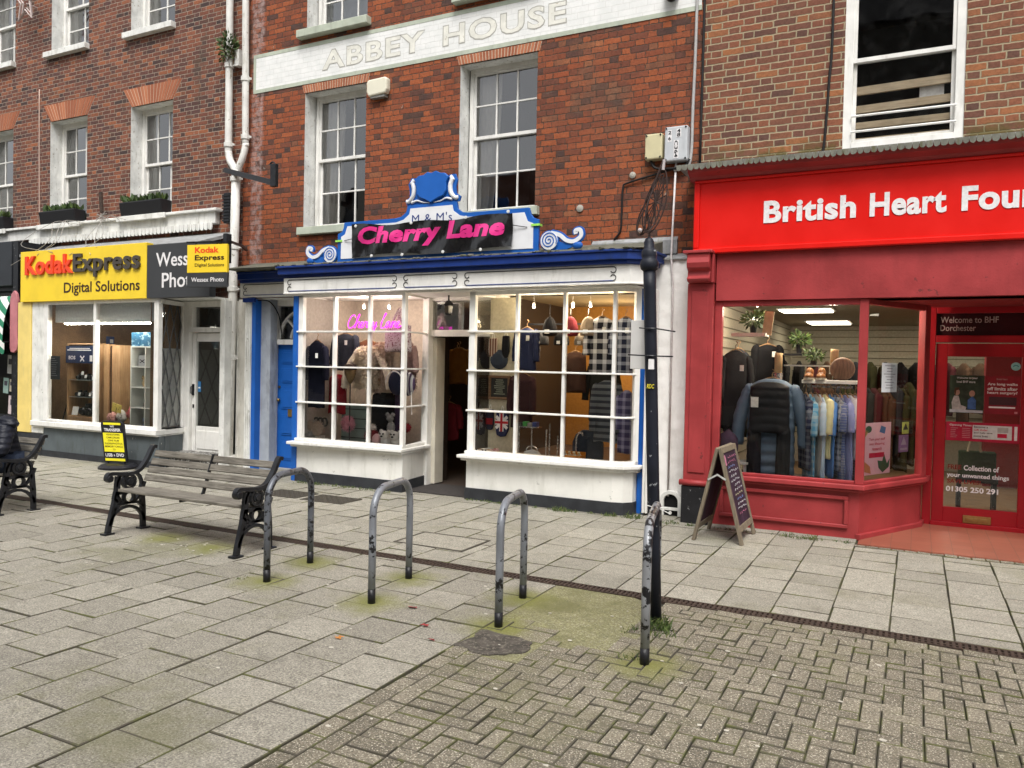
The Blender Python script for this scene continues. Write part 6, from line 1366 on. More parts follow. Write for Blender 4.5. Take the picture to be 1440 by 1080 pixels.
mb = MB(); mb.lathe([(.086, 0), (.088, .03), (.07, .06), (.03, .075), (.0, .078)], (-6.29, 7.82, 1.425), 20); mb.obox((-6.27, 7.74, 1.435), (.12, .08, .012)); mb.build('cap', F('dark_tweed', (.035, .025, .02), .4), t)
t = thing('tote_bag', 'floral quilted tote bag hanging from its handles at the right of the left bay window', 'bag', (-5.57, 7.8, 1.66))
M_flor = F('ditsy_floral', (.50, .42, .42), .2, 20, spots=((.20, .08, .10), 55))
mb = MB(); ks = []
for j in range(9):
    f = j/8; z = 1.66+.31*f; ks.append(mb.add([(-5.575+.19*(1-.03*f)*math.copysign(abs(math.cos(a))**.5, math.cos(a))+.006*math.sin(a*6+f*4), 7.82+.05*math.sin(a)*(1-.3*f), z+.012*math.sin(a*7)) for a in [2*PI*i/32 for i in range(32)]]))
for p, q in zip(ks, ks[1:]):
    for i in range(32): w_ = (i+1) % 32; mb.face([p+i, p+w_, q+w_, q+i])
mb.face([ks[0]+i for i in range(31, -1, -1)]); mb.build('bag_body', M_flor, t, smooth=True)
mb = MB()
for dy in (-.035, .035): mb.bar(smooth_path([(-5.66, 7.82+dy, 1.96), (-5.6, 7.82+dy, 2.08), (-5.555, 7.82, 2.18), (-5.53, 7.82+dy, 2.08), (-5.48, 7.82+dy, 1.96)], 5), .03, .006, (0, 1, 0))
mb.build('handle', M_flor, t)
t = thing('backpack', 'small navy and striped backpack hanging below the floral tote bag', 'backpack', (-5.54, 7.85, 1.12))
mb = MB(); mb.ell((-5.6, 7.85, 1.28), (.12, .07, .15), 18, 12); mb.build('pack', F('navy_canvas', (.016, .018, .04), .2), t, smooth=True)
mb = MB(); mb.ell((-5.45, 7.88, 1.27), (.09, .06, .145), 16, 12); mb.build('side_panel', F('striped_canvas', (.28, .27, .27), .1, stripe=((.05, .03, .06), 24, 0)), t, smooth=True)
mb = MB(); mb.tube(arc_p := [(-5.6+.125*math.cos(a), 7.79, 1.27+.15*math.sin(a)) for a in [PI*i/14 for i in range(15)]], .008, 6); mb.tube(smooth_path([(-5.5, 7.85, 1.42), (-5.49, 7.85, 1.47), (-5.46, 7.85, 1.42)], 5), .01, 6); mb.tube([(-5.4, 7.86, 1.2), (-5.385, 7.86, .9)], .006, 6); mb.build('strap', M_white, t)
M_fl1 = F('fawn_fluff', (.36, .27, .20), .3, 40); M_fl2 = F('grey_fluff', (.24, .22, .21), .3, 40)
fluff('pompom_slipper', 'fawn furry slipper standing in the bottom row, left of its pair', 'slipper', [((-6.97, 7.8, .70), (.075, .05, .075), M_fl1, 'pompom')], 'furry slippers in the bay window')
fluff('pompom_slipper', 'fawn furry slipper in the bottom row, right of its pair', 'slipper', [((-6.77, 7.78, .67), (.075, .05, .075), M_fl1, 'pompom')], 'furry slippers in the bay window')
fluff('pompom_slipper', 'grey furry slipper low in the left corner of the bay window', 'slipper', [((-7.0+.12, 7.76, .55), (.05, .05, .055), M_fl2, 'pompom')], 'furry slippers in the bay window')
t = thing('headband', 'dark ribbed headbands standing behind the furry slippers', 'headband', (-6.85, 7.9, .6)); mb = MB()
for x in (-6.9, -6.83, -6.76): mb.tube([(x+.045*math.cos(a), 7.9, .74+.05*math.sin(a)) for a in [2*PI*i/14 for i in range(14)]], .013, 7, closed=True)
mb.build('band', F('black_cloth', (.008, .008, .010), .2), t)
t = thing('display_box', 'grey green painted display crate behind the pink pompom', 'crate', (-6.33, 7.95, .46))
mb = MB(); mb.box(-6.53, -6.13, 7.95, 8.2, .455, .98); mb.build('crate', paint('grey_green', (.16, .215, .19), .6), t, bevel=.006)
mb = MB()
for z in (.56, .68, .8, .92): mb.box(-6.525, -6.135, 7.944, 7.95, z, z+.008)
mb.build('gap', M_dark, t)
fluff('pompom', 'large pink pompom in front of the grey green crate', 'pompom', [((-6.34, 7.85, .75), (.075, .06, .085), F('pink_fluff', (.62, .28, .34), .2, 40), 'pompom')])
fluff('bobble_hat', 'red and white furry hat in the bottom row of the left bay window', 'hat', [((-5.93, 7.8, .63), (.085, .07, .07), F('dark_red_knit', (.16, .015, .02), .3), 'crown'), ((-5.94, 7.8, .72), (.06, .05, .04), F('white_fluff', (.66, .62, .58), .2), 'bobble')], l=.02)
fluff('plush_toy', 'small grey mouse plush sitting behind the red and white hat', 'soft toy', [((-5.75, 7.95, .72), (.05, .045, .08), F('grey_plush', (.30, .29, .28), .2), 'torso'), ((-5.75, 7.93, .84), (.042, .04, .04), F('grey_plush', (.30, .29, .28), .2), 'head'), ((-5.79, 7.93, .885), .02, F('grey_plush', (.30, .29, .28), .2), 'ear'), ((-5.71, 7.93, .885), .02, F('grey_plush', (.30, .29, .28), .2), 'ear')], l=.012)
for i, (x, lab) in enumerate(((-5.70, 'white plush with dark eyes, left of two in the bay window corner'), (-5.54, 'white plush with dark eyes in the right corner of the bay window'))):
    wf = F('white_plush', (.62, .60, .57), .15); tt = fluff('plush_toy', lab, 'soft toy', [((x, 7.78, .57), (.065, .06, .06), wf, 'torso'), ((x, 7.74, .65), (.06, .05, .05), wf, 'head'), ((x-.055, 7.76, .69), .02, wf, 'ear'), ((x+.055, 7.76, .69), .02, wf, 'ear')], 'white soft toys', l=.012)
    mb = MB(); mb.ell((x-.022, 7.69, .665), .012, 8, 6); mb.ell((x+.022, 7.69, .665), .012, 8, 6); mb.ell((x, 7.685, .635), (.02, .012, .012), 8, 6); mb.build('face', M_black, tt)
fluff('bobble_hat', 'small pink knitted hat between the red hat and the white soft toys', 'hat', [((-5.82, 7.76, .58), (.06, .055, .075), F('pale_pink_knit', (.5, .3, .3), .2), 'crown')], l=.008)
fluff('bobble_hat', 'dark red pompom behind the right white soft toy', 'pompom', [((-5.50, 7.9, .74), (.07, .05, .05), F('dark_red_knit', (.16, .015, .02), .3), 'bobble')], l=.02)
# neon sign
M_neon = emit('pink_neon', (1.0, .035, .62), 1.7)
t = thing('neon_sign', 'pink neon sign in handwriting hanging at the top of the left bay window', 'neon sign', (-6.03, 7.95, 1.95))
def stroke(pts, par, nm):
    mb = MB(); P = smooth_path([(-6.25+.815*u/4.15+.03*(v-.3), 7.70, 1.94+.15*v) for u, v in pts], 5); mb.tube(P, .0062, 7); return mb.build(nm, M_neon, par, smooth=True)
stroke([(.55, .85), (.42, 1.05), (.22, .95), (.06, .55), (.06, .2), (.22, -.02), (.45, .08), (.6, .3), (.8, .9), (.82, 1.1), (.74, 1.0), (.64, .4), (.62, -.02), (.72, .38), (.88, .5), (.92, .3), (.88, .05), (1.0, .06), (1.14, .3), (1.18, .48), (1.07, .48), (1.02, .2), (1.12, .0), (1.28, .12), (1.37, .52), (1.42, .42), (1.54, .46), (1.5, .1), (1.6, .06), (1.69, .52), (1.74, .42), (1.86, .46), (1.82, .15), (1.92, .1), (2.0, .48), (2.0, .15), (2.1, .08), (2.22, .48), (2.14, -.25), (2.0, -.35), (2.0, -.15), (2.3, .15)], t, 'script_tube')
stroke([(2.55, .35), (2.72, .8), (2.84, 1.1), (2.76, 1.12), (2.66, .6), (2.6, .05), (2.75, -.02), (2.95, .12), (3.0, .4), (3.18, .5), (3.02, .44), (2.97, .12), (3.08, .0), (3.22, .48), (3.22, .1), (3.32, .06), (3.42, .5), (3.41, .04), (3.5, .4), (3.62, .48), (3.64, .1), (3.74, .08), (3.88, .3), (3.91, .48), (3.8, .47), (3.76, .15), (3.88, .0), (4.1, .15)], t, 'script_tube')
def spot(label, x, y, z, power, col, group, bright=12, r=.016, aim=None):
    t = thing('spotlight', label, 'spotlight', (x, y, z), group)
    mb = MB(); mb.lathe([(.016, .0), (.02, .03), (.014, .045), (.0015, .05), (.0015, .12)], (x, y, z+.004), 12); mb.build('lamp_head', M_grey, t, smooth=True)
    mb = MB(); mb.ell((x, y, z), r, 10, 7); mb.build('bulb', emit('bulb_%d' % bright, (1, .86, .66), bright), t, smooth=True)
    ld = bpy.data.lights.new('bulb_light', 'POINT'); ld.energy = power; ld.color = col; ld.shadow_soft_size = .05; lo = bpy.data.objects.new('bulb_light', ld); C.objects.link(lo); lo.location = Vector((0, -.06, -.06)); lo.parent = t
spot('lit ceiling spot in the left bay window, the left of two above the neon sign', -6.22, 7.98, 2.21, 6.5, (1, .85, .72), 'shop spotlights')
spot('lit ceiling spot in the left bay window, the right of two above the neon sign', -5.83, 7.98, 2.2, 6.5, (1, .85, .72), 'shop spotlights')
ld = bpy.data.lights.new('neon_light', 'POINT'); ld.energy = .7; ld.color = (1, .12, .8); ld.shadow_soft_size = .2; lo = bpy.data.objects.new('neon_light', ld); C.objects.link(lo); lo.parent = t; lo.location = Vector((0, -.03, .1))
# --- right bay
for i, (x, lab) in enumerate(((-3.90, 'lit ceiling spot in the right bay window, leftmost of three'), (-3.42, 'lit ceiling spot in the right bay window, middle one above the red bag'), (-3.21, 'lit ceiling spot in the right bay window, rightmost of three'))): spot(lab, x, 8.1, 2.19, 6, (1, .82, .58), 'shop spotlights')
def beanie(label, x, z, w_, h_, mat, cat='bag', y=8.0):
    t = thing('drawstring_bag', label, cat, (x, y, z-h_), 'drawstring bags hanging in the right bay window'); mb = MB()
    mb.lathe([(.0, 0), (.5*w_*.9, .01), (w_*.5, h_*.15), (w_*.46, h_*.5), (w_*.34, h_*.8), (w_*.15, h_*.97), (w_*.05, h_)], (x, y, z-h_), 22); mb.build('bag_body', mat, t, smooth=True)
    m2 = MB(); m2.box(x-.025, x+.03, y-w_*.5-.004, y-w_*.47, z-h_+.03, z-h_+.075); m2.build('patch', M_tagw, t)
    m2 = MB(); m2.tube([(x, y, z), (x, y, z+.14)], .004, 5); m2.build('cord', M_black, t)
beanie('black drawstring bag in the top row of the right bay window', -3.65, 2.07, .17, .22, F('black_cloth', (.008, .008, .010), .2))
beanie('dark red drawstring bag in the top row of the right bay window', -3.40, 2.07, .18, .22, F('berry_cloth', (.16, .02, .028), .2))
beanie('beige drawstring bag in the top row of the right bay window', -3.19, 2.07, .19, .22, F('stone_cloth', (.28, .22, .16), .2))
for x, z, m_, lab in ((-3.82, 1.86, F('grey_cloth', (.06, .06, .065), .2), 'grey knitted hat with a small label under the black bag'), (-3.57, 1.86, F('black_cloth', (.008, .008, .010), .2), 'black knitted hat with a small label beneath the red bag'), (-3.32, 1.86, F('oatmeal_cloth', (.28, .24, .19), .2), 'oatmeal knitted hat with a small label beneath the beige bag')):
    t = thing('knitted_hat', lab, 'hat', (x, 8.15, z-.1), 'knitted hats'); mb = MB(); mb.lathe([(.085, 0), (.09, .03), (.08, .09), (.045, .13), (.0, .145)], (x, 8.15, z-.1), 18); mb.build('crown', m_, t, smooth=True); mb = MB(); mb.box(x-.02, x+.02, 8.055, 8.06, z-.09, z-.055); mb.build('label', M_tagw, t)
mb = MB(); mb.box(-4.05, -2.6, 8.2, 8.22, 1.99, 2.01); tag(mb.build('display_rail', M_black), 'dark rail across the right bay window holding the bags and shirts', 'rail')
M_pl1 = F('black_white_check', (.012, .013, .02), .15, check=((.62, .62, .64), 9)); M_pl2 = F('navy_blue_check', (.012, .016, .04), .15, check=((.42, .45, .52), 11))
garment('black and white checked shirt hanging at the right of the right bay window', 'shirt', -3.03, 8.0, 2.06, .60, .27, M_pl1, sleeve=.36, sl_out=.15, tagm=True)
garment('navy and pale blue checked shirt in the rounded end of the right bay window', 'shirt', -2.76, 7.98, 2.05, .60, .24, M_pl2, sleeve=.34, sl_out=.1, tagm=True)
garment('navy quilted jacket on the left of the right bay window', 'jacket', -3.97, 8.08, 1.95, .48, .24, F('navy_nylon', (.012, .018, .055), .2, rough=.5), sleeve=.34, sl_out=.06, tagm=True)
garment('dark maroon long coat below the navy jacket', 'coat', -4.0, 8.05, 1.43, .62, .26, F('maroon_wool', (.038, .016, .018), .3), sleeve=.42, sl_out=.05)
garment('dark brown gilet hanging against the ochre wall', 'gilet', -3.5, 8.4, 1.69, .46, .26, F('dark_brown_tweed', (.05, .024, .016), .3), neck=.4)
garment('grey striped fleece with a zip in the right bay window', 'fleece', -2.95, 7.98, 1.38, .66, .27, F('grey_fleece', (.13, .14, .145), .25, stripe=((.035, .04, .05), 15, 2)), sleeve=.5, sl_out=.04, hanger=False)
garment('purple checked shirt hanging low in the rounded end of the bay window', 'shirt', -2.72, 7.96, 1.28, .66, .17, F('purple_check', (.06, .05, .12), .2, check=((.3, .28, .4), 12)), sleeve=.36, sl_out=.02, hanger=False)
garment('dark waxed jacket hanging behind the striped fleece', 'jacket', -3.2, 8.5, 1.6, .7, .3, F('waxed_black', (.018, .02, .018), .3), sleeve=.4, hanger=False)
t = thing('umbrella_cap', 'round dark flat cap pinned to the cream partition in the right bay window', 'cap', (-4.31, 8.03, 1.5)); mb = MB()
mb.lathe([(.115, 0), (.11, .02), (.07, .05), (.0, .06)], (-4.31, 8.055, 1.585), 16, Matrix.Rotation(PI/2, 3, 'X')); mb.build('crown', F('slate_panels', (.035, .045, .065), .4, 6), t)
def glove(label, x, z, h_, w_, mat, group='gloves on the partition'):
    t = thing('glove', label, 'gloves', (x, 8.02, z-h_), group); mb = MB(); mb.prism([(x-w_*.42, z), (x-w_*.5, z-h_*.6), (x-w_*.38, z-h_*.93), (x-w_*.1, z-h_), (x+w_*.25, z-h_*.97), (x+w_*.46, z-h_*.7), (x+w_*.42, z)][::-1], lambda u, v, q: (u, q, v), 8.015, 8.05); mb.build('mitten', mat, t, bevel=.008)
    m2 = MB(); m2.tube(smooth_path([(x-.02, 8.03, z), (x, 8.03, z+.06), (x+.02, 8.03, z)], 5), .003, 5); m2.build('loop', M_tagw, t); return t
glove('brown knitted glove with pale fingers at the top of the partition', -4.38, 1.83, .22, .12, F('brown_knit', (.13, .05, .03), .2, stripe=((.4, .33, .27), 30, 0)))
glove('black glove hanging beside the brown knitted one', -4.215, 1.86, .26, .10, F('black_cloth', (.008, .008, .010), .2))
t = glove('small dark red and navy mitten below the framed notice', -4.40, 1.0, .24, .10, F('navy_knit', (.014, .016, .034), .3), 'mittens under the notice')
mb = MB(); mb.box(-4.44, -4.36, 8.008, 8.014, .83, .9); mb.build('pattern', F('red_jersey', (.22, .008, .014), .2), t)
t = glove('large mitten with a union flag pattern hanging under the framed notice', -4.24, .99, .30, .18, F('flag_navy', (.02, .025, .08), .1), 'mittens under the notice')
mb = MB()
for a in (.75, -.75): mb.obox((-4.24, 8.011, .86), (.2, .004, .035), Matrix.Rotation(a, 3, 'Y'))
mb.obox((-4.24, 8.010, .86), (.17, .004, .055)); mb.obox((-4.24, 8.0095, .86), (.055, .004, .21)); mb.build('white_cross', M_wht, t)
mb = MB(); mb.obox((-4.24, 8.006, .86), (.17, .003, .028)); mb.obox((-4.24, 8.0055, .86), (.028, .003, .21)); mb.build('red_cross', F('flag_red', (.42, .02, .03), .1), t)
t = thing('framed_notice', 'wooden framed blackboard notice with fine pale writing on the cream partition', 'notice', (-4.29, 8.04, 1.12)); mb = MB()
for a in ((-4.43, -4.15, 1.37, 1.40), (-4.43, -4.15, 1.12, 1.15), (-4.43, -4.40, 1.15, 1.37), (-4.18, -4.15, 1.15, 1.37)): mb.box(a[0], a[1], 8.02, 8.055, a[2], a[3])
mb.build('frame', wood('dark_oak', (.12, .06, .025), (.2, .11, .05), 0), t, bevel=.004); mb = MB(); mb.box(-4.40, -4.18, 8.035, 8.05, 1.15, 1.37); mb.build('board', plain('slate_black', (.02, .022, .02), .6), t)
mb = MB()
for i in range(8): w_ = random.uniform(.06, .17); mb.box(-4.29-w_/2, -4.29+w_/2, 8.0335, 8.035, 1.345-i*.023, 1.351-i*.023)
mb.build('writing', plain('pale_script', (.4, .42, .3), .8), t)
for i, (x, lab) in enumerate(((-4.44, 'brown animal face slipper at the left of the window floor'), (-4.32, 'brown animal face slipper beside its pair on the window floor'))):
    t = thing('novelty_slipper', lab, 'slipper', (x, 7.84, .46), 'novelty slippers'); mb = MB(); mb.ell((x, 7.86, .505), (.055, .1, .05), 14, 9); mb.build('shoe', F('tan_plush', (.26, .15, .08), .3), t, smooth=True); mb = MB(); mb.ell((x, 7.765, .525), (.035, .02, .025), 10, 7); mb.build('muzzle', F('cream_plush', (.55, .46, .33), .2), t, smooth=True); mb = MB(); mb.ell((x-.02, 7.755, .555), .009, 8, 6); mb.ell((x+.02, 7.755, .555), .009, 8, 6); mb.ell((x, 7.745, .53), .009, 8, 6); mb.build('eyes', M_black, t)
t = thing('socks', 'pink and red spotted bundle of socks beside the animal slippers', 'socks', (-4.22, 7.84, .46)); mb = MB(); mb.ell((-4.2, 7.82, .52), (.05, .04, .06), 12, 8, jit=.3); mb.ell((-4.27, 7.86, .51), (.04, .04, .05), 12, 8, jit=.3); mb.build('bundle', F('red_spots', (.5, .3, .3), .2, spots=((.35, .02, .03), 50)), t, smooth=True)
t = thing('duck_box', 'orange display box of four small rubber ducks at the front of the right bay window', 'display box', (-3.27, 7.82, .46)); M_or = paint('orange_card', (.62, .22, .015), .5, .08); mb = MB()
for a in ((-3.39, -3.15, 7.74, 7.75, .46, .57), (-3.39, -3.15, 7.9, 7.91, .46, .6), (-3.39, -3.38, 7.751, 7.899, .46, .57), (-3.16, -3.15, 7.751, 7.899, .46, .57), (-3.38, -3.16, 7.751, 7.899, .46, .47)): mb.box(*a)
mb.build('box', M_or, t)
for i in range(4):
    x = -3.35+i*.055; d_ = thing('rubber_duck', 'tiny pale rubber ducks lined up in the orange box', 'toy duck', (x, 7.8, .55), 'ducks in the orange box'); mb = MB(); mb.ell((x, 7.81, .565), (.024, .03, .02), 10, 7); mb.ell((x, 7.795, .595), .017, 10, 7); mb.build('duck', plain('duck_cream', (.62, .55, .36), .4), d_, smooth=True); mb = MB(); mb.ell((x, 7.775, .593), (.009, .012, .004), 8, 5); mb.build('beak', M_or, d_)
t = thing('display_rack', 'dark wire display rack with small coloured boxes on top in the right bay window', 'rack', (-3.83, 7.95, .46)); mb = MB()
for x in (-3.98, -3.82, -3.6): mb.tube([(x, 7.95, .455), (x, 7.95, .88 if x > -3.9 else .84)], .008, 6)
mb.box(-3.98, -3.72, 7.88, 8.0, .83, .84); mb.build('frame', M_chrome, t)
for i, col in enumerate(((.05, .05, .06), (.06, .3, .08), (.3, .3, .3), (.04, .06, .2))):
    bt_ = thing('small_box', ['black small box on the wire rack', 'green small box on the wire rack', 'grey small box on the wire rack', 'navy small box on the wire rack'][i], 'box', (-3.95+i*.06, 7.94, .84), 'boxes on the wire rack'); mb = MB(); mb.box(-3.975+i*.06, -3.925+i*.06, 7.9, 7.98, .841, .88+.012*(i % 2)); mb.build('carton', plain('carton_%d' % i, col, .4), bt_, bevel=.003)
t = thing('pull_handles', 'row of slim chrome walking sticks and a hooked tube beside the orange box', 'walking sticks', (-3.5, 7.9, .46)); mb = MB()
for x, h_ in ((-3.5, .3), (-3.46, .31), (-3.42, .31), (-3.64, .36)): mb.tube([(x, 7.95, .455), (x, 7.95, .455+h_)], .009, 7)
mb.tube(smooth_path([(-3.28, 7.95, .5), (-3.28, 7.95, .72), (-3.26, 7.95, .79), (-3.22, 7.95, .80), (-3.2, 7.95, .77)], 5), .011, 7); mb.build('tube', M_chrome, t)
t = thing('handbag', 'pale grey handbag on the floor of the right bay window', 'bag', (-3.8, 7.9, .46)); mb = MB(); mb.ell((-3.79, 7.9, .52), (.11, .06, .065), 16, 9, jit=.15); mb.build('bag_body', plain('pale_grey_leather', (.38, .40, .42), .5), t, smooth=True); mb = MB(); mb.tube([(-3.79+.07*math.cos(a), 7.9, .575+.05*math.sin(a)) for a in [PI*i/10 for i in range(11)]], .007, 6); mb.build('handle', M_chrome, t)
t = thing('chair', 'dark blue rounded chair back behind the orange box', 'chair', (-3.22, 8.15, .46)); mb = MB(); mb.prism([(-3.4, .46), (-3.4, .68), (-3.36, .77), (-3.28, .82), (-3.16, .82), (-3.07, .77), (-3.04, .68), (-3.04, .46)], lambda u, v, q: (u, q, v), 8.12, 8.17); mb.build('backrest', F('slate_blue', (.03, .04, .06), .2), t, bevel=.01)
spot('lit warm lamp against the ochre wall inside the right bay window', -3.32, 9.3, 1.95, 16, (1, .72, .38), 'shop spotlights')
# lantern in the doorway
t = thing('lantern', 'small black lantern hanging in front of the shop doorway transom', 'lantern', (-4.98, 8.0, 2.1)); mb = MB(); mb.lathe([(.035, 0), (.045, .02), (.055, .12), (.07, .125), (.03, .17), (.012, .18), (.012, .24)], (-4.98, 8.0, 2.1), 6); mb.build('body', M_ironblack, t); mb = MB(); mb.lathe([(.0491, .03), (.0555, .11)], (-4.98, 8.0, 2.1), 6); mb.build('pane', plain('lantern_glass', (.10, .09, .07), .2), t)
for i, (x, y, z, m_, lab) in enumerate(((-5.72, 9.5, 1.75, F('ochre_cloth', (.30, .14, .03), .3), 'ochre jacket hanging inside the dark doorway, left one'), (-6.0, 9.9, 1.75, F('dim_brown', (.12, .05, .02), .3), 'brown jacket hanging deep inside the dark doorway'), (-5.62, 9.1, 1.0, F('dark_red_knit', (.16, .015, .02), .3), 'dark red knitwear on the low rail inside the dark doorway'))): garment(lab, 'jacket', x, y, z, .5, .3, m_, sleeve=.3)
spot('added unseen lamp brightening the jackets inside the dark doorway of the clothes shop', -5.65, 9.9, 2.15, 4, (1, .7, .4), 'shop spotlights')  # added lamp with no visible source, lifts the jackets out of the dark

# --- charity shop window
M_lp = emit('light_panel', (1, .90, .70), 5.0)
for i, a in enumerate(((-1.54, -.95, 10.2, 10.65), (-1.5, -.93, 12.6, 13.3), (.2, .8, 10.2, 10.65), (.2, .8, 12.6, 13.3), (1.9, 2.5, 9.8, 10.3))):
    t = thing('ceiling_light', ['lit ceiling panel nearest the charity shop window', 'lit ceiling panel behind the nearest one in the charity shop', 'lit ceiling panel seen through the charity shop door, the nearer', 'lit ceiling panel seen through the charity shop door, the farther', 'lit ceiling panel in the right part of the charity shop'][i], 'ceiling light', ((a[0]+a[1])/2, (a[2]+a[3])/2, 2.27), 'ceiling panels in the charity shop'); mb = MB(); mb.box(*a, 2.27, 2.285); mb.build('diffuser', M_lp, t); mb = MB(); mb.box(a[0]-.03, a[1]+.03, a[2]-.03, a[3]+.03, 2.286, 2.296); mb.build('frame', M_white, t)
spot('small lit spotlight above the window display of the charity shop', -.75, 8.4, 2.2, 24, (1, .88, .7), 'shop spotlights'); spot('added lamp brightening the padded coat in the charity shop window', -1.5, 8.5, 2.2, 15, (1, .88, .7), 'shop spotlights')  # the second one is an added fill for the coat, no known fixture
M_pufb = F('blue_grey_nylon', (.125, .185, .265), .15, 10, .5); M_pufk = F('black_nylon', (.016, .017, .02), .2, 10, .5)
t = garment('long black and blue grey padded coat on a hanger in the charity shop window', 'coat', -1.27, 8.12, 1.44, .96, .46, M_pufb, puff=9, depth=.22, sleeve=.58, sl_out=.22, sl_r=.07, flare=1.0, fold=.06, neck=.3)
garment('black padded gilet hung over the front of the blue grey coat', 'gilet', -1.27, 7.99, 1.41, .50, .37, M_pufk, puff=6, pa=.35, depth=.13, hanger=False, fold=.1, neck=.34)
for i_, (x_, lab_) in enumerate(((-1.405, 'black trouser leg shaped panel hanging at the left of the padded coat'), (-1.13, 'black trouser leg shaped panel hanging at the right of the padded coat'))): garment(lab_, 'trousers', x_, 7.99, .98, .5, .13, M_pufk, depth=.09, hanger=False, fold=.25, neck=.7)
mb = MB(); mb.box(-1.43, -1.36, 7.895, 7.90, 1.16, 1.26); tag(mb.build('price_tag', M_tagw), 'white price tag on the black gilet in the charity shop window', 'price tag')
rl = thing('clothes_rail', 'chrome rail under the white shelf holding the row of shirts', 'rail', (-.74, 8.2, 1.36)); mb = MB(); mb.tube([(-.95, 8.2, 1.375), (-.54, 8.2, 1.375)], .011, 8); mb.tube([(-.92, 8.2, 1.375), (-.92, 8.2, 1.41)], .008, 6); mb.tube([(-.57, 8.2, 1.375), (-.57, 8.2, 1.41)], .008, 6); mb.build('rail', M_chrome, rl)
SH = [('navy_tartan', (.02, .026, .06), ((.2, .22, .26), 16), 'navy checked shirt at the left end of the rail'), ('turquoise_check', (.10, .30, .48), ((.45, .62, .7), 14), 'turquoise blue checked shirt second on the rail'), ('stone_linen', (.34, .32, .29), None, 'stone grey shirt on the rail between the blue ones'), ('pale_blue', (.40, .50, .60), None, 'pale blue short sleeved shirt hanging in front on the rail'), ('lemon_stripe', (.55, .52, .30), None, 'pale lemon shirt in the middle of the rail'), ('bright_blue', (.09, .22, .50), None, 'bright blue shirt in the middle of the rail'), ('grey_check', (.36, .38, .40), ((.12, .14, .17), 18), 'grey checked shirt right of the bright blue one'), ('navy_stripe', (.08, .11, .24), ((.3, .33, .42), 40), 'navy striped shirt right of the middle of the rail'), ('lavender_blue', (.24, .27, .48), None, 'lavender blue shirt hanging longest on the rail'), ('chalk_white', (.58, .57, .58), None, 'white shirt near the right end of the rail'), ('lilac_stripe', (.42, .36, .44), ((.2, .17, .25), 40), 'lilac striped shirt at the right end of the rail')]
for i, (nm, col, chk, lab) in enumerate(SH):
    x = -.955+.044*i; m_ = F('shirt_'+nm, mul(col, 1.35), .12, 9, check=(chk[0], chk[1], 1) if chk else None, bump=.5)
    garment(lab, 'shirt', x, 8.17+random.uniform(-.02, .02), 1.30, random.uniform(.72, .88) if i not in (4, 9) else .6, .33, m_, rot=-1.18+random.uniform(-.12, .12), depth=.055, sleeve=random.uniform(.26, .34), sl_out=.22, sl_r=.042, fold=.3, group='shirts on the rail', flare=1.1)
t = thing('shelf', 'white shelf above the shirt rail carrying shoes and a basket', 'shelf', (-.74, 8.2, 1.41)); mb = MB(); mb.box(-.99, -.50, 8.08, 8.34, 1.405, 1.44); mb.build('board', M_white, t, bevel=.004)
t = thing('shelf', 'slim pale glass shelf behind the candles in the charity shop window', 'shelf', (-1.0, 8.3, 1.56)); mb = MB(); mb.box(-1.2, -.72, 8.36, 8.5, 1.57, 1.585); mb.build('board', plain('pale_glass', (.5, .52, .5), .2), t)
for i, x in enumerate((-.93, -.82)):
    t = thing('shoe', ['tan leather lace up shoe on the white shelf, left of the pair', 'tan leather lace up shoe on the white shelf, right of the pair'][i], 'shoe', (x, 8.15, 1.44), 'tan shoes on the shelf'); mb = MB()
    mb.ell((x, 8.13, 1.475), (.045, .1, .032), 14, 8); mb.ell((x, 8.19, 1.51), (.04, .05, .05), 12, 8); mb.build('upper', plain('tan_leather', (.32, .14, .05), .4, var=.3), t, smooth=True); mb = MB(); mb.prism([(x+.05*math.cos(a), 8.14+.115*math.sin(a)) for a in [2*PI*k/18 for k in range(18)]], lambda u, v, q: (u, v, q), 1.441, 1.46); mb.build('sole', plain('cream_sole', (.5, .45, .36), .6), t)
    mb = MB(); [mb.bar([(x-.018, 8.09+.02*k, 1.503+.004*k), (x+.018, 8.095+.02*k, 1.503+.004*k)], .006, .004, (0, 0, 1)) for k in range(4)]; mb.build('lace', M_tagw, t)
t = thing('basket', 'round brown woven basket standing on its side on the white shelf', 'basket', (-.64, 8.2, 1.44)); mb = MB(); mb.lathe([(.02, -.06), (.10, -.055), (.112, -.02), (.112, .03), (.10, .05), (.02, .055)], (-.635, 8.2, 1.55), 22, Matrix.Rotation(PI/2, 3, 'X')); mb.build('weave', wood('brown_wicker', (.10, .05, .03), (.26, .14, .08), 2, 12), t, smooth=True)
for i, (x, z0, z1, lab) in enumerate(((-1.235, 1.50, 1.70, 'pale wooden candle block standing above the padded coat'), (-.715, 1.585, 1.74, 'pale wooden candle block standing behind the shoes'))):
    t = thing('wooden_candle', lab, 'candle', (x, 8.25, z0), 'slant cut candle blocks'); mb = MB(); mb.tube([(x, 8.25, z0), (x, 8.25, z1-.03), (x+.004, 8.25, z1)], .038, 14); mb.build('block', plain('birch', (.55, .38, .2), .6), t, smooth=True); mb = MB(); mb.lathe([(.045, 0), (.045, -.08), (.05, -.085)], (x, 8.25, z0), 14); mb.build('holder', M_chrome, t)
def pot(label, x, y, z, mat, r=.08, n=200, pot_c=None, size=.07):
    t = thing('pot_plant', label, 'plant', (x, y, z), 'plants in the charity shop window'); bush((x, y, z+.06), (r*1.5, r*1.2, r*.9), n, size, mat, t, 'leaves', .2); mb = MB(); mb.lathe([(r*.4, -.09), (r*.55, 0), (r*.5, 0)], (x, y, z), 14); mb.build('pot', pot_c or M_black, t)
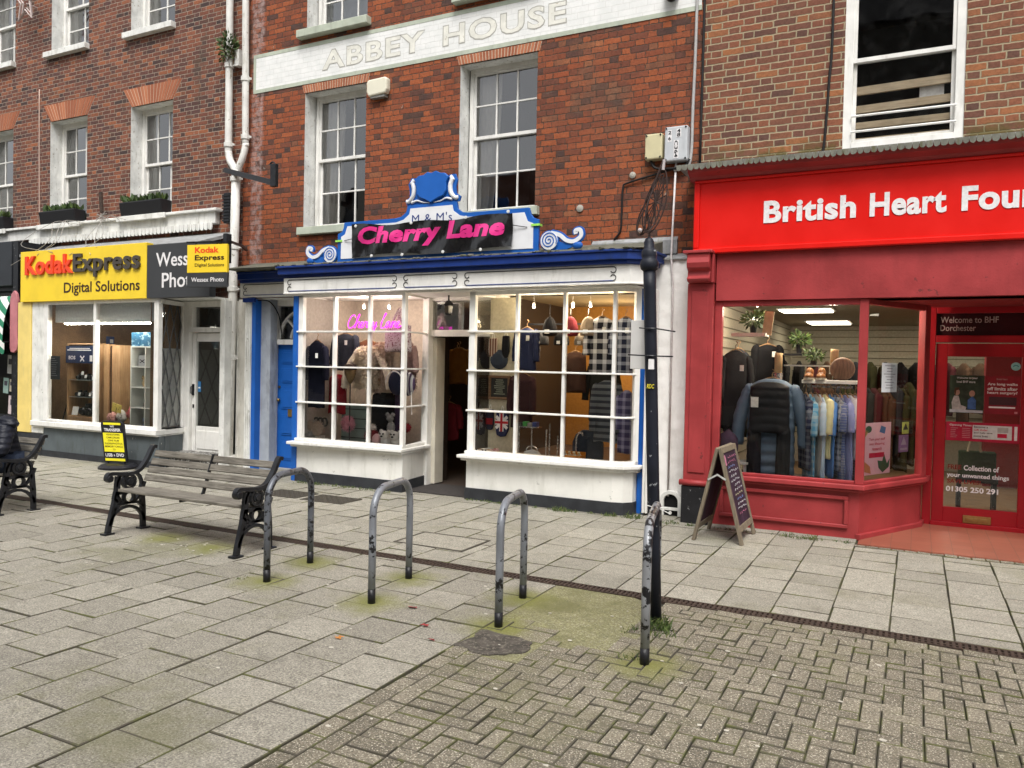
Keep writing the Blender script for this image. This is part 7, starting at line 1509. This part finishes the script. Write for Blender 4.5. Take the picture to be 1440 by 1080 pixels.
pot('trailing green plant on the high white shelf at the left of the charity shop window', -1.50, 8.3, 1.98, M_leaf, .07, 200); pot('dusky plant in the middle of the charity shop window, high up', -1.1, 8.7, 1.80, M_leaf, .06, 110, size=.07); pot('small bushy plant behind the tan shoes', -.92, 8.4, 1.63, M_leaf, .06, 200, size=.045)
t = thing('shelf', 'white wall shelf under the trailing plant', 'shelf', (-1.55, 8.3, 1.87)); mb = MB(); mb.box(-1.70, -1.36, 8.2, 8.4, 1.865, 1.90); mb.build('board', M_white, t); mb = MB(); mb.obox((-1.35, 8.28, 2.0), (.09, .015, .24), Matrix.Rotation(.1, 3, 'Y')); mb.build('picture_card', plain('kraft_card', (.45, .36, .24), .7), t)
DK = [F('charcoal_wool', (.028, .028, .03), .3), F('black_cloth', (.008, .008, .010), .2), F('olive_cloth', (.045, .045, .018), .3), F('dark_slate', (.03, .033, .04), .3)]
for i, (x, y, zt, h, m_, lab) in enumerate(((-1.66, 8.25, 1.72, .8, DK[0], 'dark grey coat hanging at the left wall of the charity shop window'), (-1.60, 8.5, 1.42, .6, DK[2], 'olive jacket hanging low behind the padded coat'), (-1.45, 8.9, 1.80, .4, DK[1], 'black bag shaped jacket hanging under the high shelf'), (-1.74, 8.8, 1.75, .9, DK[3], 'dark slate coat on the side wall of the charity shop'))): garment(lab, 'coat', x, y, zt, h, .28, m_, rot=.5, sleeve=.45, sl_out=.05, tagm=True)
t = thing('backpack', 'dusty purple backpack at the left foot of the charity shop window', 'backpack', (-1.68, 8.0, .62)); mb = MB(); mb.ell((-1.66, 8.02, .76), (.10, .08, .16), 16, 11, jit=.2); mb.ell((-1.64, 7.95, .70), (.075, .05, .08), 14, 9, jit=.15); mb.build('pack', F('dusty_purple', (.12, .075, .125), .25), t, smooth=True); mb = MB(); mb.tube(smooth_path([(-1.7, 8.0, .9), (-1.66, 7.99, .96), (-1.62, 8.0, .9)], 5), .01, 6); mb.build('strap', M_black, t)
t = thing('side_table', 'small pale side table under the purple backpack', 'table', (-1.6, 8.05, .44)); mb = MB(); mb.box(-1.75, -1.45, 7.92, 8.2, .59, .61); mb.build('top', M_white, t); mb = MB(); [mb.box(x-.012, x+.012, y-.012, y+.012, .44, .589) for x in (-1.72, -1.48) for y in (7.95, 8.17)]; mb.build('leg', M_white, t)
t = thing('shelf', 'narrow dark shelf under the dusky plant in the charity shop window', 'shelf', (-1.1, 8.7, 1.69)); mb = MB(); mb.box(-1.25, -.95, 8.6, 8.8, 1.685, 1.705); mb.build('board', M_black, t)
# clothes deep inside the charity shop
CW = DK+[F('far_brown', (.09, .05, .03), .3), F('far_maroon', (.08, .02, .025), .3)]
for i in range(34):
    k_ = i % 17; x = (-1.2+.075*k_) if i < 17 else (-1.9+.21*k_); y = 10.4 if i < 17 else 13.4
    garment('clothes packed close together on the far rails of the charity shop', 'garment', x, y+random.uniform(-.05, .05), random.uniform(1.3, 1.42) if i < 17 else 1.7, random.uniform(.7, 1.0), .36, CW[(i*5+i//3) % 6], rot=-1.2, depth=.075, sleeve=.42, sl_out=.1, hanger=False, group='clothes on the far rails')
t = thing('shopping_bag', 'dark green shopping bag with cream handles just inside the charity shop door', 'bag', (.58, 9.5, .0)); mb = MB(); mb.box(.42, .76, 9.5, 9.65, .45, .72); mb.build('bag_body', F('bottle_green', (.028, .05, .022), .2), t, bevel=.01); mb = MB(); [mb.tube(smooth_path([(x, 9.49, .72), (x+.03, 9.48, .84), (x+.09, 9.48, .84), (x+.12, 9.49, .72)], 5), .012, 6) for x in (.5,)]; mb.build('handle', plain('cream_rope', (.5, .44, .32), .7), t)
t = thing('stool', 'dark low stand under the green shopping bag inside the charity shop door', 'stand', (.58, 9.5, 0)); mb = MB(); mb.box(.40, .78, 9.46, 9.7, .40, .445); mb.build('top', M_black, t); mb = MB(); [mb.box(x-.02, x+.02, y-.02, y+.02, .0, .4) for x in (.43, .75) for y in (9.5, 9.66)]; mb.build('leg', M_black, t)

# notices on the charity shop glass
SU = Vector((.4225, .9064, 0)).normalized(); SN = Vector((SU.y, -SU.x, 0))
def on_side(u, z, q=.012): return Vector((-.415, 7.84, 0))+SU*u+Z_*z+SN*q
def side_rect(u0, u1, z0, z1, nm, mat, par, q=.012, th=.002, rot=0):
    mb = MB(); mb.prism([(u0, z0), (u1, z0), (u1, z1), (u0, z1)], lambda a, b_, s_: on_side(a, b_, s_), q, q+th); return mb.build(nm, mat, par)
M_paper = plain('notice_paper', (.66, .69, .70), .7, var=.04)
t = thing('notice', 'white typed paper notice taped to the side glass of the charity shop', 'notice', tuple(on_side(.35, 1.35))); side_rect(.28, .565, 1.34, 1.615, 'paper', M_paper, t)
mb = MB()
for i in range(9): w_ = random.uniform(.10, .22); mb.prism([(.42-w_/2, 1.585-i*.026), (.42+w_/2, 1.585-i*.026), (.42+w_/2, 1.591-i*.026), (.42-w_/2, 1.591-i*.026)], lambda a, b_, s_: on_side(a, b_, s_), .0142, .015)
mb.build('typing', plain('grey_ink', (.2, .2, .22), .8), t)
t = thing('poster', 'pale pink poster about turning stuff into research, standing low in the side window', 'poster', tuple(on_side(.3, .55))); q0 = -.06
side_rect(.10, .62, .56, 1.05, 'board', plain('blush_pink', (.72, .43, .47), .6, var=.03), t, q0, .004)
M_crim = plain('crimson_print', (.52, .012, .05), .6)
for i, (s_, w_) in enumerate((('Turn your stuff', .30), ('into lifesaving', .28), ('research', .18))): text('lettering', s_, on_side(.36-w_/2, .875-i*.044, q0+.006), w_, .032, M_crim, t, U=SU, bold=.01)
side_rect(.22, .50, .72, .765, 'red_flash', M_crim, t, q0+.0045, .001)
mb = MB(); mb.prism([(.40, .96), (.50, .94), (.52, 1.0), (.43, 1.02)], lambda a, b_, s_: on_side(a, b_, s_), q0+.0045, q0+.0055); mb.build('blue_bag_print', plain('print_blue', (.06, .16, .32), .6), t)
mb = MB(); mb.prism([(.20+.055*math.cos(a), .99+.033*math.sin(a)) for a in [2*PI*k/16 for k in range(16)]], lambda a, b_, s_: on_side(a, b_, s_), q0+.0045, q0+.0055); mb.prism([(.40, .62), (.48, .57), (.6, .62), (.61, .7), (.56, .65), (.5, .75), (.47, .68), (.38, .69)], lambda a, b_, s_: on_side(a, b_, s_), q0+.0045, q0+.0055); mb.build('green_print', plain('print_green', (.03, .10, .05), .6), t)
mb = MB(); mb.prism([(.11, .6), (.26, .57), (.24, .64), (.14, .69)], lambda a, b_, s_: on_side(a, b_, s_), q0+.0045, q0+.0055); mb.prism([(.11, .9), (.16, .96), (.13, .98)], lambda a, b_, s_: on_side(a, b_, s_), q0+.0045, q0+.0055); mb.build('tan_print', plain('print_tan', (.5, .2, .08), .6), t)
mb = MB(); mb.prism([(.12, .9), (.15, .99), (.2, .97)], lambda a, b_, s_: on_side(a, b_, s_), q0+.0045, q0+.0055); mb.build('gold_print', plain('print_gold', (.45, .32, .1), .6), t)
t = thing('warning_sticker', 'yellow and white warning sticker on the side glass above the lilac one', 'sticker', tuple(on_side(.7, .95))); side_rect(.70, .83, .935, 1.05, 'sticker', plain('sticker_lime', (.55, .6, .12), .5), t); mb = MB(); mb.prism([(.715, .975), (.815, .975), (.765, 1.04)], lambda a, b_, s_: on_side(a, b_, s_), .0145, .0155); mb.build('symbol', M_black, t)
t = thing('warning_sticker', 'lilac warning sticker on the side glass under the yellow one', 'sticker', tuple(on_side(.7, .75))); side_rect(.64, .83, .76, .925, 'sticker', plain('sticker_lilac', (.30, .16, .30), .5), t); mb = MB(); mb.prism([(.68, .83), (.79, .83), (.735, .91)], lambda a, b_, s_: on_side(a, b_, s_), .0145, .0155); mb.prism([(.67, .78), (.8, .78), (.8, .8), (.67, .8)], lambda a, b_, s_: on_side(a, b_, s_), .0145, .0155); mb.build('symbol', plain('sticker_pale', (.5, .4, .45), .5), t)
# the shop door's posters and lettering
def flat(nm, x0, x1, z0, z1, mat, par, y=9.012): mb = MB(); mb.box(x0, x1, y, y+.003, z0, z1); return mb.build(nm, mat, par)
t = thing('poster', 'photo poster of two seated people on grass on the charity shop door', 'poster', (.45, 9.01, 1.14)); flat('sheet', .30, .598, 1.14, 1.515, plain('poster_dark_green', (.035, .05, .03), .5, var=.4, scale=20), t)
text('lettering', 'Welcome to your', (.36, 9.0105, 1.475), .18, .024, M_wht, t, bold=.01); text('lettering', 'local BHF store', (.36, 9.0105, 1.44), .16, .022, M_wht, t, bold=.01)
mb = MB(); mb.prism([(.33, 1.16), (.44, 1.16), (.45, 1.2), (.40, 1.22), (.38, 1.31), (.34, 1.31), (.32, 1.24)], lambda u, v, q: (u, q, v), 9.0095, 9.0115); mb.build('grey_figure_print', plain('print_grey_jumper', (.48, .44, .42), .6, var=.3), t); mb = MB(); mb.prism([(.46, 1.18), (.53, 1.18), (.53, 1.27), (.5, 1.31), (.46, 1.27)], lambda u, v, q: (u, q, v), 9.0095, 9.0115); mb.build('blue_figure_print', plain('print_blue2', (.06, .13, .33), .6, var=.3), t)
mb = MB()
for x, z in ((.365, 1.345), (.495, 1.335)): mb.prism([(x+.025*math.cos(a), z+.032*math.sin(a)) for a in [2*PI*k/14 for k in range(14)]], lambda u, v, q: (u, q, v), 9.0095, 9.0115)
mb.build('face_print', plain('print_skin', (.42, .24, .17), .6), t); mb = MB(); mb.prism([(.34, 1.35), (.345, 1.39), (.385, 1.395), (.38, 1.37), (.36, 1.365), (.35, 1.3)], lambda u, v, q: (u, q, v), 9.009, 9.011); mb.build('hair_print', M_hair, t); mb = MB(); mb.prism([(.305, 1.145), (.59, 1.145), (.59, 1.17), (.305, 1.175)], lambda u, v, q: (u, q, v), 9.0092, 9.0112); mb.build('pale_print', plain('print_pale', (.5, .52, .55), .6), t)
t = thing('poster', 'dark red poster asking about long walks on the charity shop door', 'poster', (.75, 9.01, 1.14)); flat('sheet', .602, .90, 1.14, 1.515, plain('poster_red', (.24, .012, .022), .5), t)
for i, (s_, w_) in enumerate((('Are long walks', .25), ('off limits after', .25), ('heart surgery?', .25))): text('lettering', s_, (.625, 9.0105, 1.415-i*.042), w_, .033, M_wht, t, bold=.016)
flat('picture', .64, .87, 1.23, 1.31, plain('print_shadow', (.06, .02, .025), .6), t, 9.0108); flat('white_bar', .64, .86, 1.20, 1.215, M_wht, t, 9.0108); flat('corner_print', .855, .88, 1.15, 1.17, plain('print_pinkish', (.5, .2, .22), .6), t, 9.0108); text('small_lettering', 'British Heart', (.70, 9.0105, 1.475), .09, .018, M_pinkgrey, t); 
t = thing('notice', 'red opening times strip with white lettering across the charity shop door', 'notice', (.58, 9.0, .86)); flat('strip', .277, .903, .862, 1.05, plain('strip_red', (.42, .01, .04), .45), t, 9.009)
text('lettering', 'Opening Times', (.31, 9.0075, 1.005), .19, .024, M_wht, t, bold=.015)
mb = MB()
for i in range(6): mb.box(.32, .32+random.uniform(.04, .065), 9.0078, 9.0088, .985-i*.018, .991-i*.018); mb.box(.42, .49, 9.0078, 9.0088, .985-i*.018, .991-i*.018)
mb.build('times_print', plain('print_pinkish', (.5, .2, .22), .6), t)
flat('white_panel', .51, .84, .89, 1.025, plain('panel_pale', (.62, .64, .62), .5), t, 9.0082)
for i, (s_, m_, w_) in enumerate((('Become a', M_brown, .12), ('Gift Aider', M_crim, .12), ('and help save', M_brown, .16), ('more lives', M_brown, .12))): text('lettering', s_, (.52, 9.0078, .998-i*.03), w_, .021, m_, t, bold=.02)
flat('red_print', .72, .80, .91, .95, M_crim, t, 9.0078); flat('print_block', .72, .81, .96, 1.01, plain('print_grey', (.4, .38, .36), .6), t, 9.0078); flat('white_strip', .86, .885, .89, 1.025, M_wht, t, 9.0082)
t = thing('window_lettering', 'white and red lettering with a phone number on the charity shop door', 'lettering', (.58, 9.01, .36)); M_vred = plain('vinyl_red', (.22, .02, .015), .5)
text('red_line', 'FREE', (.305, 9.0105, .575), .12, .046, M_vred, t, bold=.025); text('white_line', 'Collection of', (.445, 9.0105, .57), .30, .052, M_wht, t, bold=.025); text('white_line', 'your unwanted things', (.30, 9.0105, .485), .53, .056, M_wht, t, bold=.025); text('red_line', 'SAVE LIVES!', (.305, 9.0105, .435), .29, .04, M_vred, t, bold=.025); text('white_line', '01305 250 291', (.295, 9.0105, .35), .45, .055, M_wht, t, bold=.03)
t = thing('round_sticker', 'round pale turquoise sticker at the top right of the charity shop door glass', 'sticker', (.86, 9.01, 1.6)); mb = MB(); mb.prism([(.855+.04*math.cos(a), 1.61+.04*math.sin(a)) for a in [2*PI*k/24 for k in range(24)]], lambda u, v, q: (u, q, v), 9.011, 9.014); mb.build('disc', plain('pale_turquoise', (.25, .5, .5), .5), t); mb = MB(); mb.bar([(.855+.02*math.cos(a), 9.010, 1.605+.016*math.sin(a)) for a in [PI*k/10 for k in range(11)]], .01, .001, (0, 1, 0)); mb.build('symbol', plain('teal_ink', (.05, .2, .22), .5), t)

# --- photo shop window
M_tube = emit('fluorescent', (1, .95, .82), 45.0)
for i, (a, b_) in enumerate(((-11.53, -10.62), (-10.58, -9.66))):
    t = thing('strip_light', ['lit fluorescent strip light in the photo shop, left one', 'lit fluorescent strip light in the photo shop, right one'][i], 'strip light', ((a+b_)/2, 7.95, 2.08), 'strip lights of the photo shop'); mb = MB(); mb.box(a, b_, 7.53, 7.58, 2.004, 2.02); mb.build('diffuser', M_tube, t); mb = MB(); mb.box(a-.02, b_+.02, 7.52, 7.59, 2.021, 2.04); mb.build('housing', M_white, t)
t = thing('strip_light', 'lit strip light seen above the lattice side window of the photo shop', 'strip light', (-9.6, 8.5, 2.2), 'strip lights of the photo shop'); mb = MB(); mb.box(-9.95, -9.53, 8.3, 8.36, 2.2, 2.225); mb.build('diffuser', M_tube, t); mb = MB(); mb.box(-9.97, -9.52, 8.29, 8.37, 2.226, 2.24); mb.build('housing', M_white, t)
M_oak = wood('cabinet_oak', (.34, .19, .085), (.46, .28, .14), 2)
t = thing('display_cabinet', 'oak and glass display cabinet of cameras in the photo shop window', 'cabinet', (-11.26, 7.7, .54)); mb = MB()
for x in (-11.57, -10.95): mb.box(x, x+.025, 7.6, 7.95, .54, 1.70)
mb.box(-11.545, -10.95, 7.6, 7.95, .54, .62); mb.box(-11.57, -10.925, 7.6, 7.95, 1.70, 1.72); mb.box(-11.545, -10.95, 7.93, 7.95, .62, 1.70); mb.build('carcase', M_oak, t, bevel=.003)
mb = MB(); [mb.box(-11.545, -10.95, 7.62, 7.93, z, z+.008) for z in (.90, 1.16)]; mb.build('glass_shelf', plain('shelf_glass', (.25, .3, .28), .1), t)
sg = thing('header_sign', 'navy sign reading EOS with white symbols on top of the camera cabinet', 'sign', (-11.25, 7.59, 1.44)); mb = MB(); mb.box(-11.57, -10.93, 7.58, 7.597, 1.42, 1.68); mb.build('board', plain('navy_print', (.012, .025, .075), .4), sg)
text('lettering', 'EOS', (-11.5, 7.579, 1.475), .16, .055, M_wht, sg, bold=.03); mb = MB(); mb.bar([(-11.22, 7.578, 1.45), (-11.13, 7.578, 1.53)], .018, .003, (0, 1, 0)); mb.bar([(-11.22, 7.577, 1.53), (-11.13, 7.577, 1.45)], .018, .003, (0, 1, 0)); mb.box(-11.0, -10.94, 7.577, 7.579, 1.45, 1.54); mb.box(-11.53, -10.97, 7.577, 7.579, 1.61, 1.625); mb.box(-11.48, -11.0, 7.577, 7.579, 1.635, 1.648); mb.build('symbol', M_wht, sg)
def camera(label, x, y, z, s, col='cam_black', c=(.015, .015, .017)):
    t = thing('camera', label, 'camera', (x, y, z), 'cameras in the cabinet'); mb = MB(); mb.box(x-.05*s, x+.05*s, y-.02*s, y+.02*s, z, z+.06*s); mb.box(x-.02*s, x+.02*s, y-.018*s, y+.018*s, z+.06*s, z+.082*s); mb.build('body', plain(col, c, .4), t, bevel=.004)
    mb = MB(); mb.lathe([(.026*s, 0), (.028*s, .03*s), (.024*s, .045*s), (.018*s, .044*s)], (x, y-.02*s, z+.032*s), 14, Matrix.Rotation(PI/2, 3, 'X')); mb.build('lens', plain('lens_black', (.01, .01, .012), .15), t, smooth=True)
k = 0
for z, xs in ((1.168, (-11.4, -11.22, -11.08)), (.908, (-11.42, -11.3, -11.12, -11.02)), (.625, (-11.2, -11.05))):
    for x in xs:
        camera(['black camera on the top shelf of the cabinet, left', 'black camera on the top shelf of the cabinet, middle', 'silver camera on the top shelf of the cabinet, right', 'black camera on the middle shelf, far left', 'black camera on the middle shelf, second from left', 'silver camera on the middle shelf, third from left', 'black camera on the middle shelf, far right', 'large black camera at the bottom of the cabinet, left', 'large black camera at the bottom of the cabinet, right'][k], x, 7.72, z, 1.15 if z > .7 else 2.2, *(('cam_silver', (.35, .35, .36)) if k in (2, 5) else ())); k += 1
for i, (x, z) in enumerate(((-11.18, 1.20), (-11.0, 1.18), (-11.33, .93), (-11.07, .93), (-11.25, 1.25), (-11.42, .64))):
    tt = thing('price_card', 'small white price cards between the cameras', 'price card', (x, 7.64, z-.02), 'price cards'); s_ = 1 if i < 5 else 2.6; mb = MB(); mb.obox((x, 7.64, z+.02*s_), (.055*s_, .003, .05*s_), Matrix.Rotation(-.2, 3, 'X')); mb.build('card', M_tagw, tt)
t = thing('wood_pillar_unit', 'tall brown wooden unit with a dark stripe in the middle of the photo shop window', 'cabinet', (-10.6, 7.8, .54)); mb = MB(); mb.box(-10.77, -10.67, 7.65, 8.0, .5, 1.70); mb.box(-10.59, -10.42, 7.65, 8.0, .5, 1.70); mb.build('panel', M_oak, t); mb = MB(); mb.box(-10.669, -10.591, 7.68, 8.0, .5, 1.69); mb.build('stripe', plain('dark_walnut', (.07, .035, .018), .5), t)
t = thing('cube_shelf', 'white cube shelf unit in the right of the photo shop window', 'shelf unit', (-9.88, 7.75, .5)); mb = MB()
for x in (-10.115, -9.81, -9.665): mb.box(x, x+.018, 7.6, 7.86, .5, 1.685)
for z in (.5, .79, 1.085, 1.38, 1.67): mb.box(-10.097, -9.81, 7.605, 7.86, z, z+.016); mb.box(-9.792, -9.665, 7.605, 7.86, z, z+.016)
mb.box(-10.097, -9.665, 7.861, 7.872, .5, 1.69); mb.build('carcase', paint('shelf_white', (.66, .68, .65), .5, .04), t)
CU = [((-9.99, 1.396), (.17, .05, .16), (.42, .43, .45), 'pale drone box with a dark cross in the top cube of the white shelf'), ((-9.73, 1.396), (.06, .05, .12), (.5, .5, .48), 'small pale box in the top right cube'), ((-9.93, .81), (.05, .05, .05), (.3, .12, .03), 'orange and black toy in the third cube down'), ((-9.73, 1.10), (.05, .04, .07), (.5, .5, .48), 'small white box in the second right cube'), ((-9.93, .52), (.09, .03, .13), (.12, .16, .3), 'blue box in the bottom cube')]
for i, ((x, z), (w_, d_, h_), col, lab) in enumerate(CU):
    tt = thing('boxed_item', lab, 'box', (x, 7.72, z)); mb = MB(); mb.box(x-w_/2, x+w_/2, 7.70, 7.70+d_, z+.001, z+h_); mb.build('carton', plain('boxed_%d' % i, col, .5), tt, bevel=.004)
    mb = MB()
    if i == 0: mb.bar([(x-.05, 7.697, z+.05), (x+.05, 7.697, z+.10)], .012, .002, (0, 1, 0)); mb.bar([(x-.05, 7.696, z+.10), (x+.05, 7.696, z+.05)], .012, .002, (0, 1, 0)); mb.ell((x, 7.695, z+.075), (.02, .004, .012), 8, 5)
    else: mb.box(x-w_*.3, x+w_*.3, 7.697, 7.699, z+h_*.3, z+h_*.6)
    mb.build('print', M_black, tt)
tt = thing('figurine', 'small cream bear figurine in the second cube of the white shelf', 'figurine', (-9.95, 7.7, 1.1)); mb = MB(); mb.ell((-9.95, 7.71, 1.15), (.035, .03, .055), 12, 8); mb.ell((-9.95, 7.70, 1.225), .03, 12, 8); mb.ell((-9.975, 7.7, 1.25), .012, 8, 6); mb.ell((-9.925, 7.7, 1.25), .012, 8, 6); mb.build('bear', plain('biscuit', (.46, .33, .17), .6), tt, smooth=True)
for i, (a, b_) in enumerate(((-10.115, -9.93), (-9.925, -9.65))):
    tt = thing('photo_box', ['blue photo box on top of the white cube shelf, narrow one', 'wide blue photo box on top of the white cube shelf'][i], 'box', ((a+b_)/2, 7.7, 1.69), 'photo boxes on the cube shelf'); mb = MB(); mb.box(a, b_, 7.61, 7.8, 1.687, 1.885); mb.build('carton', fabric('photo_print', (.02, .10, .19), .5, 12, .4, spots=((.28, .42, .5), 22)), tt, bevel=.003)
tt = thing('notice', 'dark grey notice with fine lettering on the left of the photo shop glass', 'notice', (-11.6, 7.4, 1.2)); mb = MB(); mb.box(-11.645, -11.42, YK+.04, YK+.043, 1.17, 1.52); mb.build('sheet', plain('charcoal_sheet', (.05, .055, .06), .5), tt); mb = MB(); [mb.box(-11.625, -11.625+random.uniform(.08, .18), YK+.037, YK+.039, 1.48-i*.032, 1.488-i*.032) for i in range(9)]; mb.build('print', plain('sheet_print', (.3, .3, .3), .6), tt)
tt = thing('tripod', 'black tripod leaning behind the notice in the photo shop window', 'tripod', (-11.75, 7.75, .54)); mb = MB(); [mb.tube([(-11.64, 7.78, 1.2), (x, y, .5)], [.014, .009], 7) for x, y in ((-11.86, 7.72), (-11.7, 7.9), (-11.58, 7.66))]; mb.build('leg', M_black, tt); mb = MB(); mb.ell((-11.64, 7.78, 1.23), (.03, .03, .04), 10, 7); mb.tube([(-11.64, 7.78, 1.24), (-11.6, 7.74, 1.3)], .01, 6); mb.build('head', M_black, tt)
for i, (x, z, col, lab) in enumerate(((-10.5, .62, (.5, .25, .22), 'pinkish toy bundle low in the photo shop window behind the swing sign'), (-10.33, .66, (.62, .6, .55), 'white printed bag low in the photo shop window'), (-10.38, .78, (.62, .5, .12), 'yellow printed envelope propped above the white bag'), (-10.2, .7, (.4, .08, .08), 'red and white printed packet beside the white cube shelf'))):
    tt = thing('packet', lab, 'packet', (x, 7.6, z-.08), 'packets in the photo shop window'); mb = MB(); mb.ell((x, 7.6+.03*i, z), (.09, .05, .085), 14, 9, jit=.4, seed=i) if i != 2 else mb.obox((x, 7.58, z), (.2, .01, .12), Matrix.Rotation(.2, 3, 'Y')); mb.build('wrapper', fabric('packet_%d' % i, col, .2, 10, .6, spots=(mul(col, .4), 30)), tt, smooth=i != 2)
for i in range(16):
    y, z = 8.2+.14*i, (.72, 1.05, 1.38, 1.71)[i % 4]; col = ((.5, .38, .05), (.05, .05, .06), (.5, .48, .45), (.05, .08, .2), (.3, .05, .05))[i % 5]
    tt = thing('stock_box', 'boxed stock along the left wall of the photo shop', 'box', (-12.03, y, z), 'stock on the left wall'); mb = MB(); mb.box(-12.09, -12.02, y, y+.10, z, z+.16); mb.build('carton', plain('stockl_%d' % (i % 5), col, .5), tt); mb = MB(); mb.box(-12.021, -12.018, y+.02, y+.08, z+.05, z+.11); mb.build('print', M_tagw, tt)
# shelves of boxed stock on the back slatwall
for i in range(34):
    x, z = -12.0+random.random()*2.4, random.choice((.8, 1.15, 1.5, 1.85)); col = random.choice(((.5, .38, .05), (.05, .05, .06), (.5, .48, .45), (.05, .08, .2), (.3, .05, .05), (.3, .3, .32)))
    tt = thing('stock_box', 'boxed stock hanging on the back wall of the photo shop', 'box', (x, 10.4, z), 'stock on the back wall'); mb = MB(); w_, h_ = random.uniform(.06, .16), random.uniform(.08, .2); mb.box(x-w_/2, x+w_/2, 10.42, 10.55, z, z+h_); mb.build('carton', plain('stock_%.2f_%.2f' % col[:2], col, .5), tt)
for z in (.78, 1.13, 1.48, 1.83): mb = MB(); mb.box(-12.05, -9.55, 10.38, 10.575, z, z+.012); tag(mb.build('wall_shelf', M_black), {.78: 'lowest dark shelf on the back wall of the photo shop', 1.13: 'second lowest dark shelf on the photo shop back wall', 1.48: 'second highest dark shelf on the photo shop back wall', 1.83: 'highest dark shelf on the photo shop back wall'}[z], 'shelf', 'back wall shelves')
tt = thing('poster', 'yellow and dark poster on the wall inside the photo shop door', 'poster', (-8.85, 10.5, 1.4)); mb = MB(); mb.box(-9.1, -8.65, 10.56, 10.58, 1.35, 1.75); mb.build('sheet', M_yelp, tt)
for i in range(14):
    x, z = -9.1+random.random()*.5, random.choice((.6, .9, 1.2, 1.8)); tt = thing('stock_box', 'boxed stock behind the photo shop door', 'box', (x, 10.3, z), 'stock behind the door'); mb = MB(); mb.box(x-.05, x+.05, 10.35, 10.5, z, z+random.uniform(.1, .2)); mb.build('carton', plain('stockd_%d' % (i % 5), ((.05, .05, .06), (.04, .10, .25), (.35, .3, .2), (.4, .3, .05), (.1, .1, .1))[i % 5], .5), tt)
ld = bpy.data.lights.new('lobby_light', 'POINT'); ld.energy = 1.2; ld.shadow_soft_size = .1; 
spot('lit spotlight in the lobby behind the photo shop door', -8.85, 9.6, 2.3, 3, (1, .95, .85), 'shop spotlights')
tt = thing('door_sticker', 'small blue sticker on the glass of the photo shop door', 'sticker', (-9.1, 7.97, 1.1)); mb = MB(); mb.box(-9.15, -9.09, 7.966, 7.969, 1.05, 1.2); mb.build('sticker', plain('sticker_blue', (.04, .18, .4), .5), tt); mb = MB(); mb.box(-9.14, -9.10, 7.9645, 7.9655, 1.1, 1.12); mb.build('print', M_wht, tt)
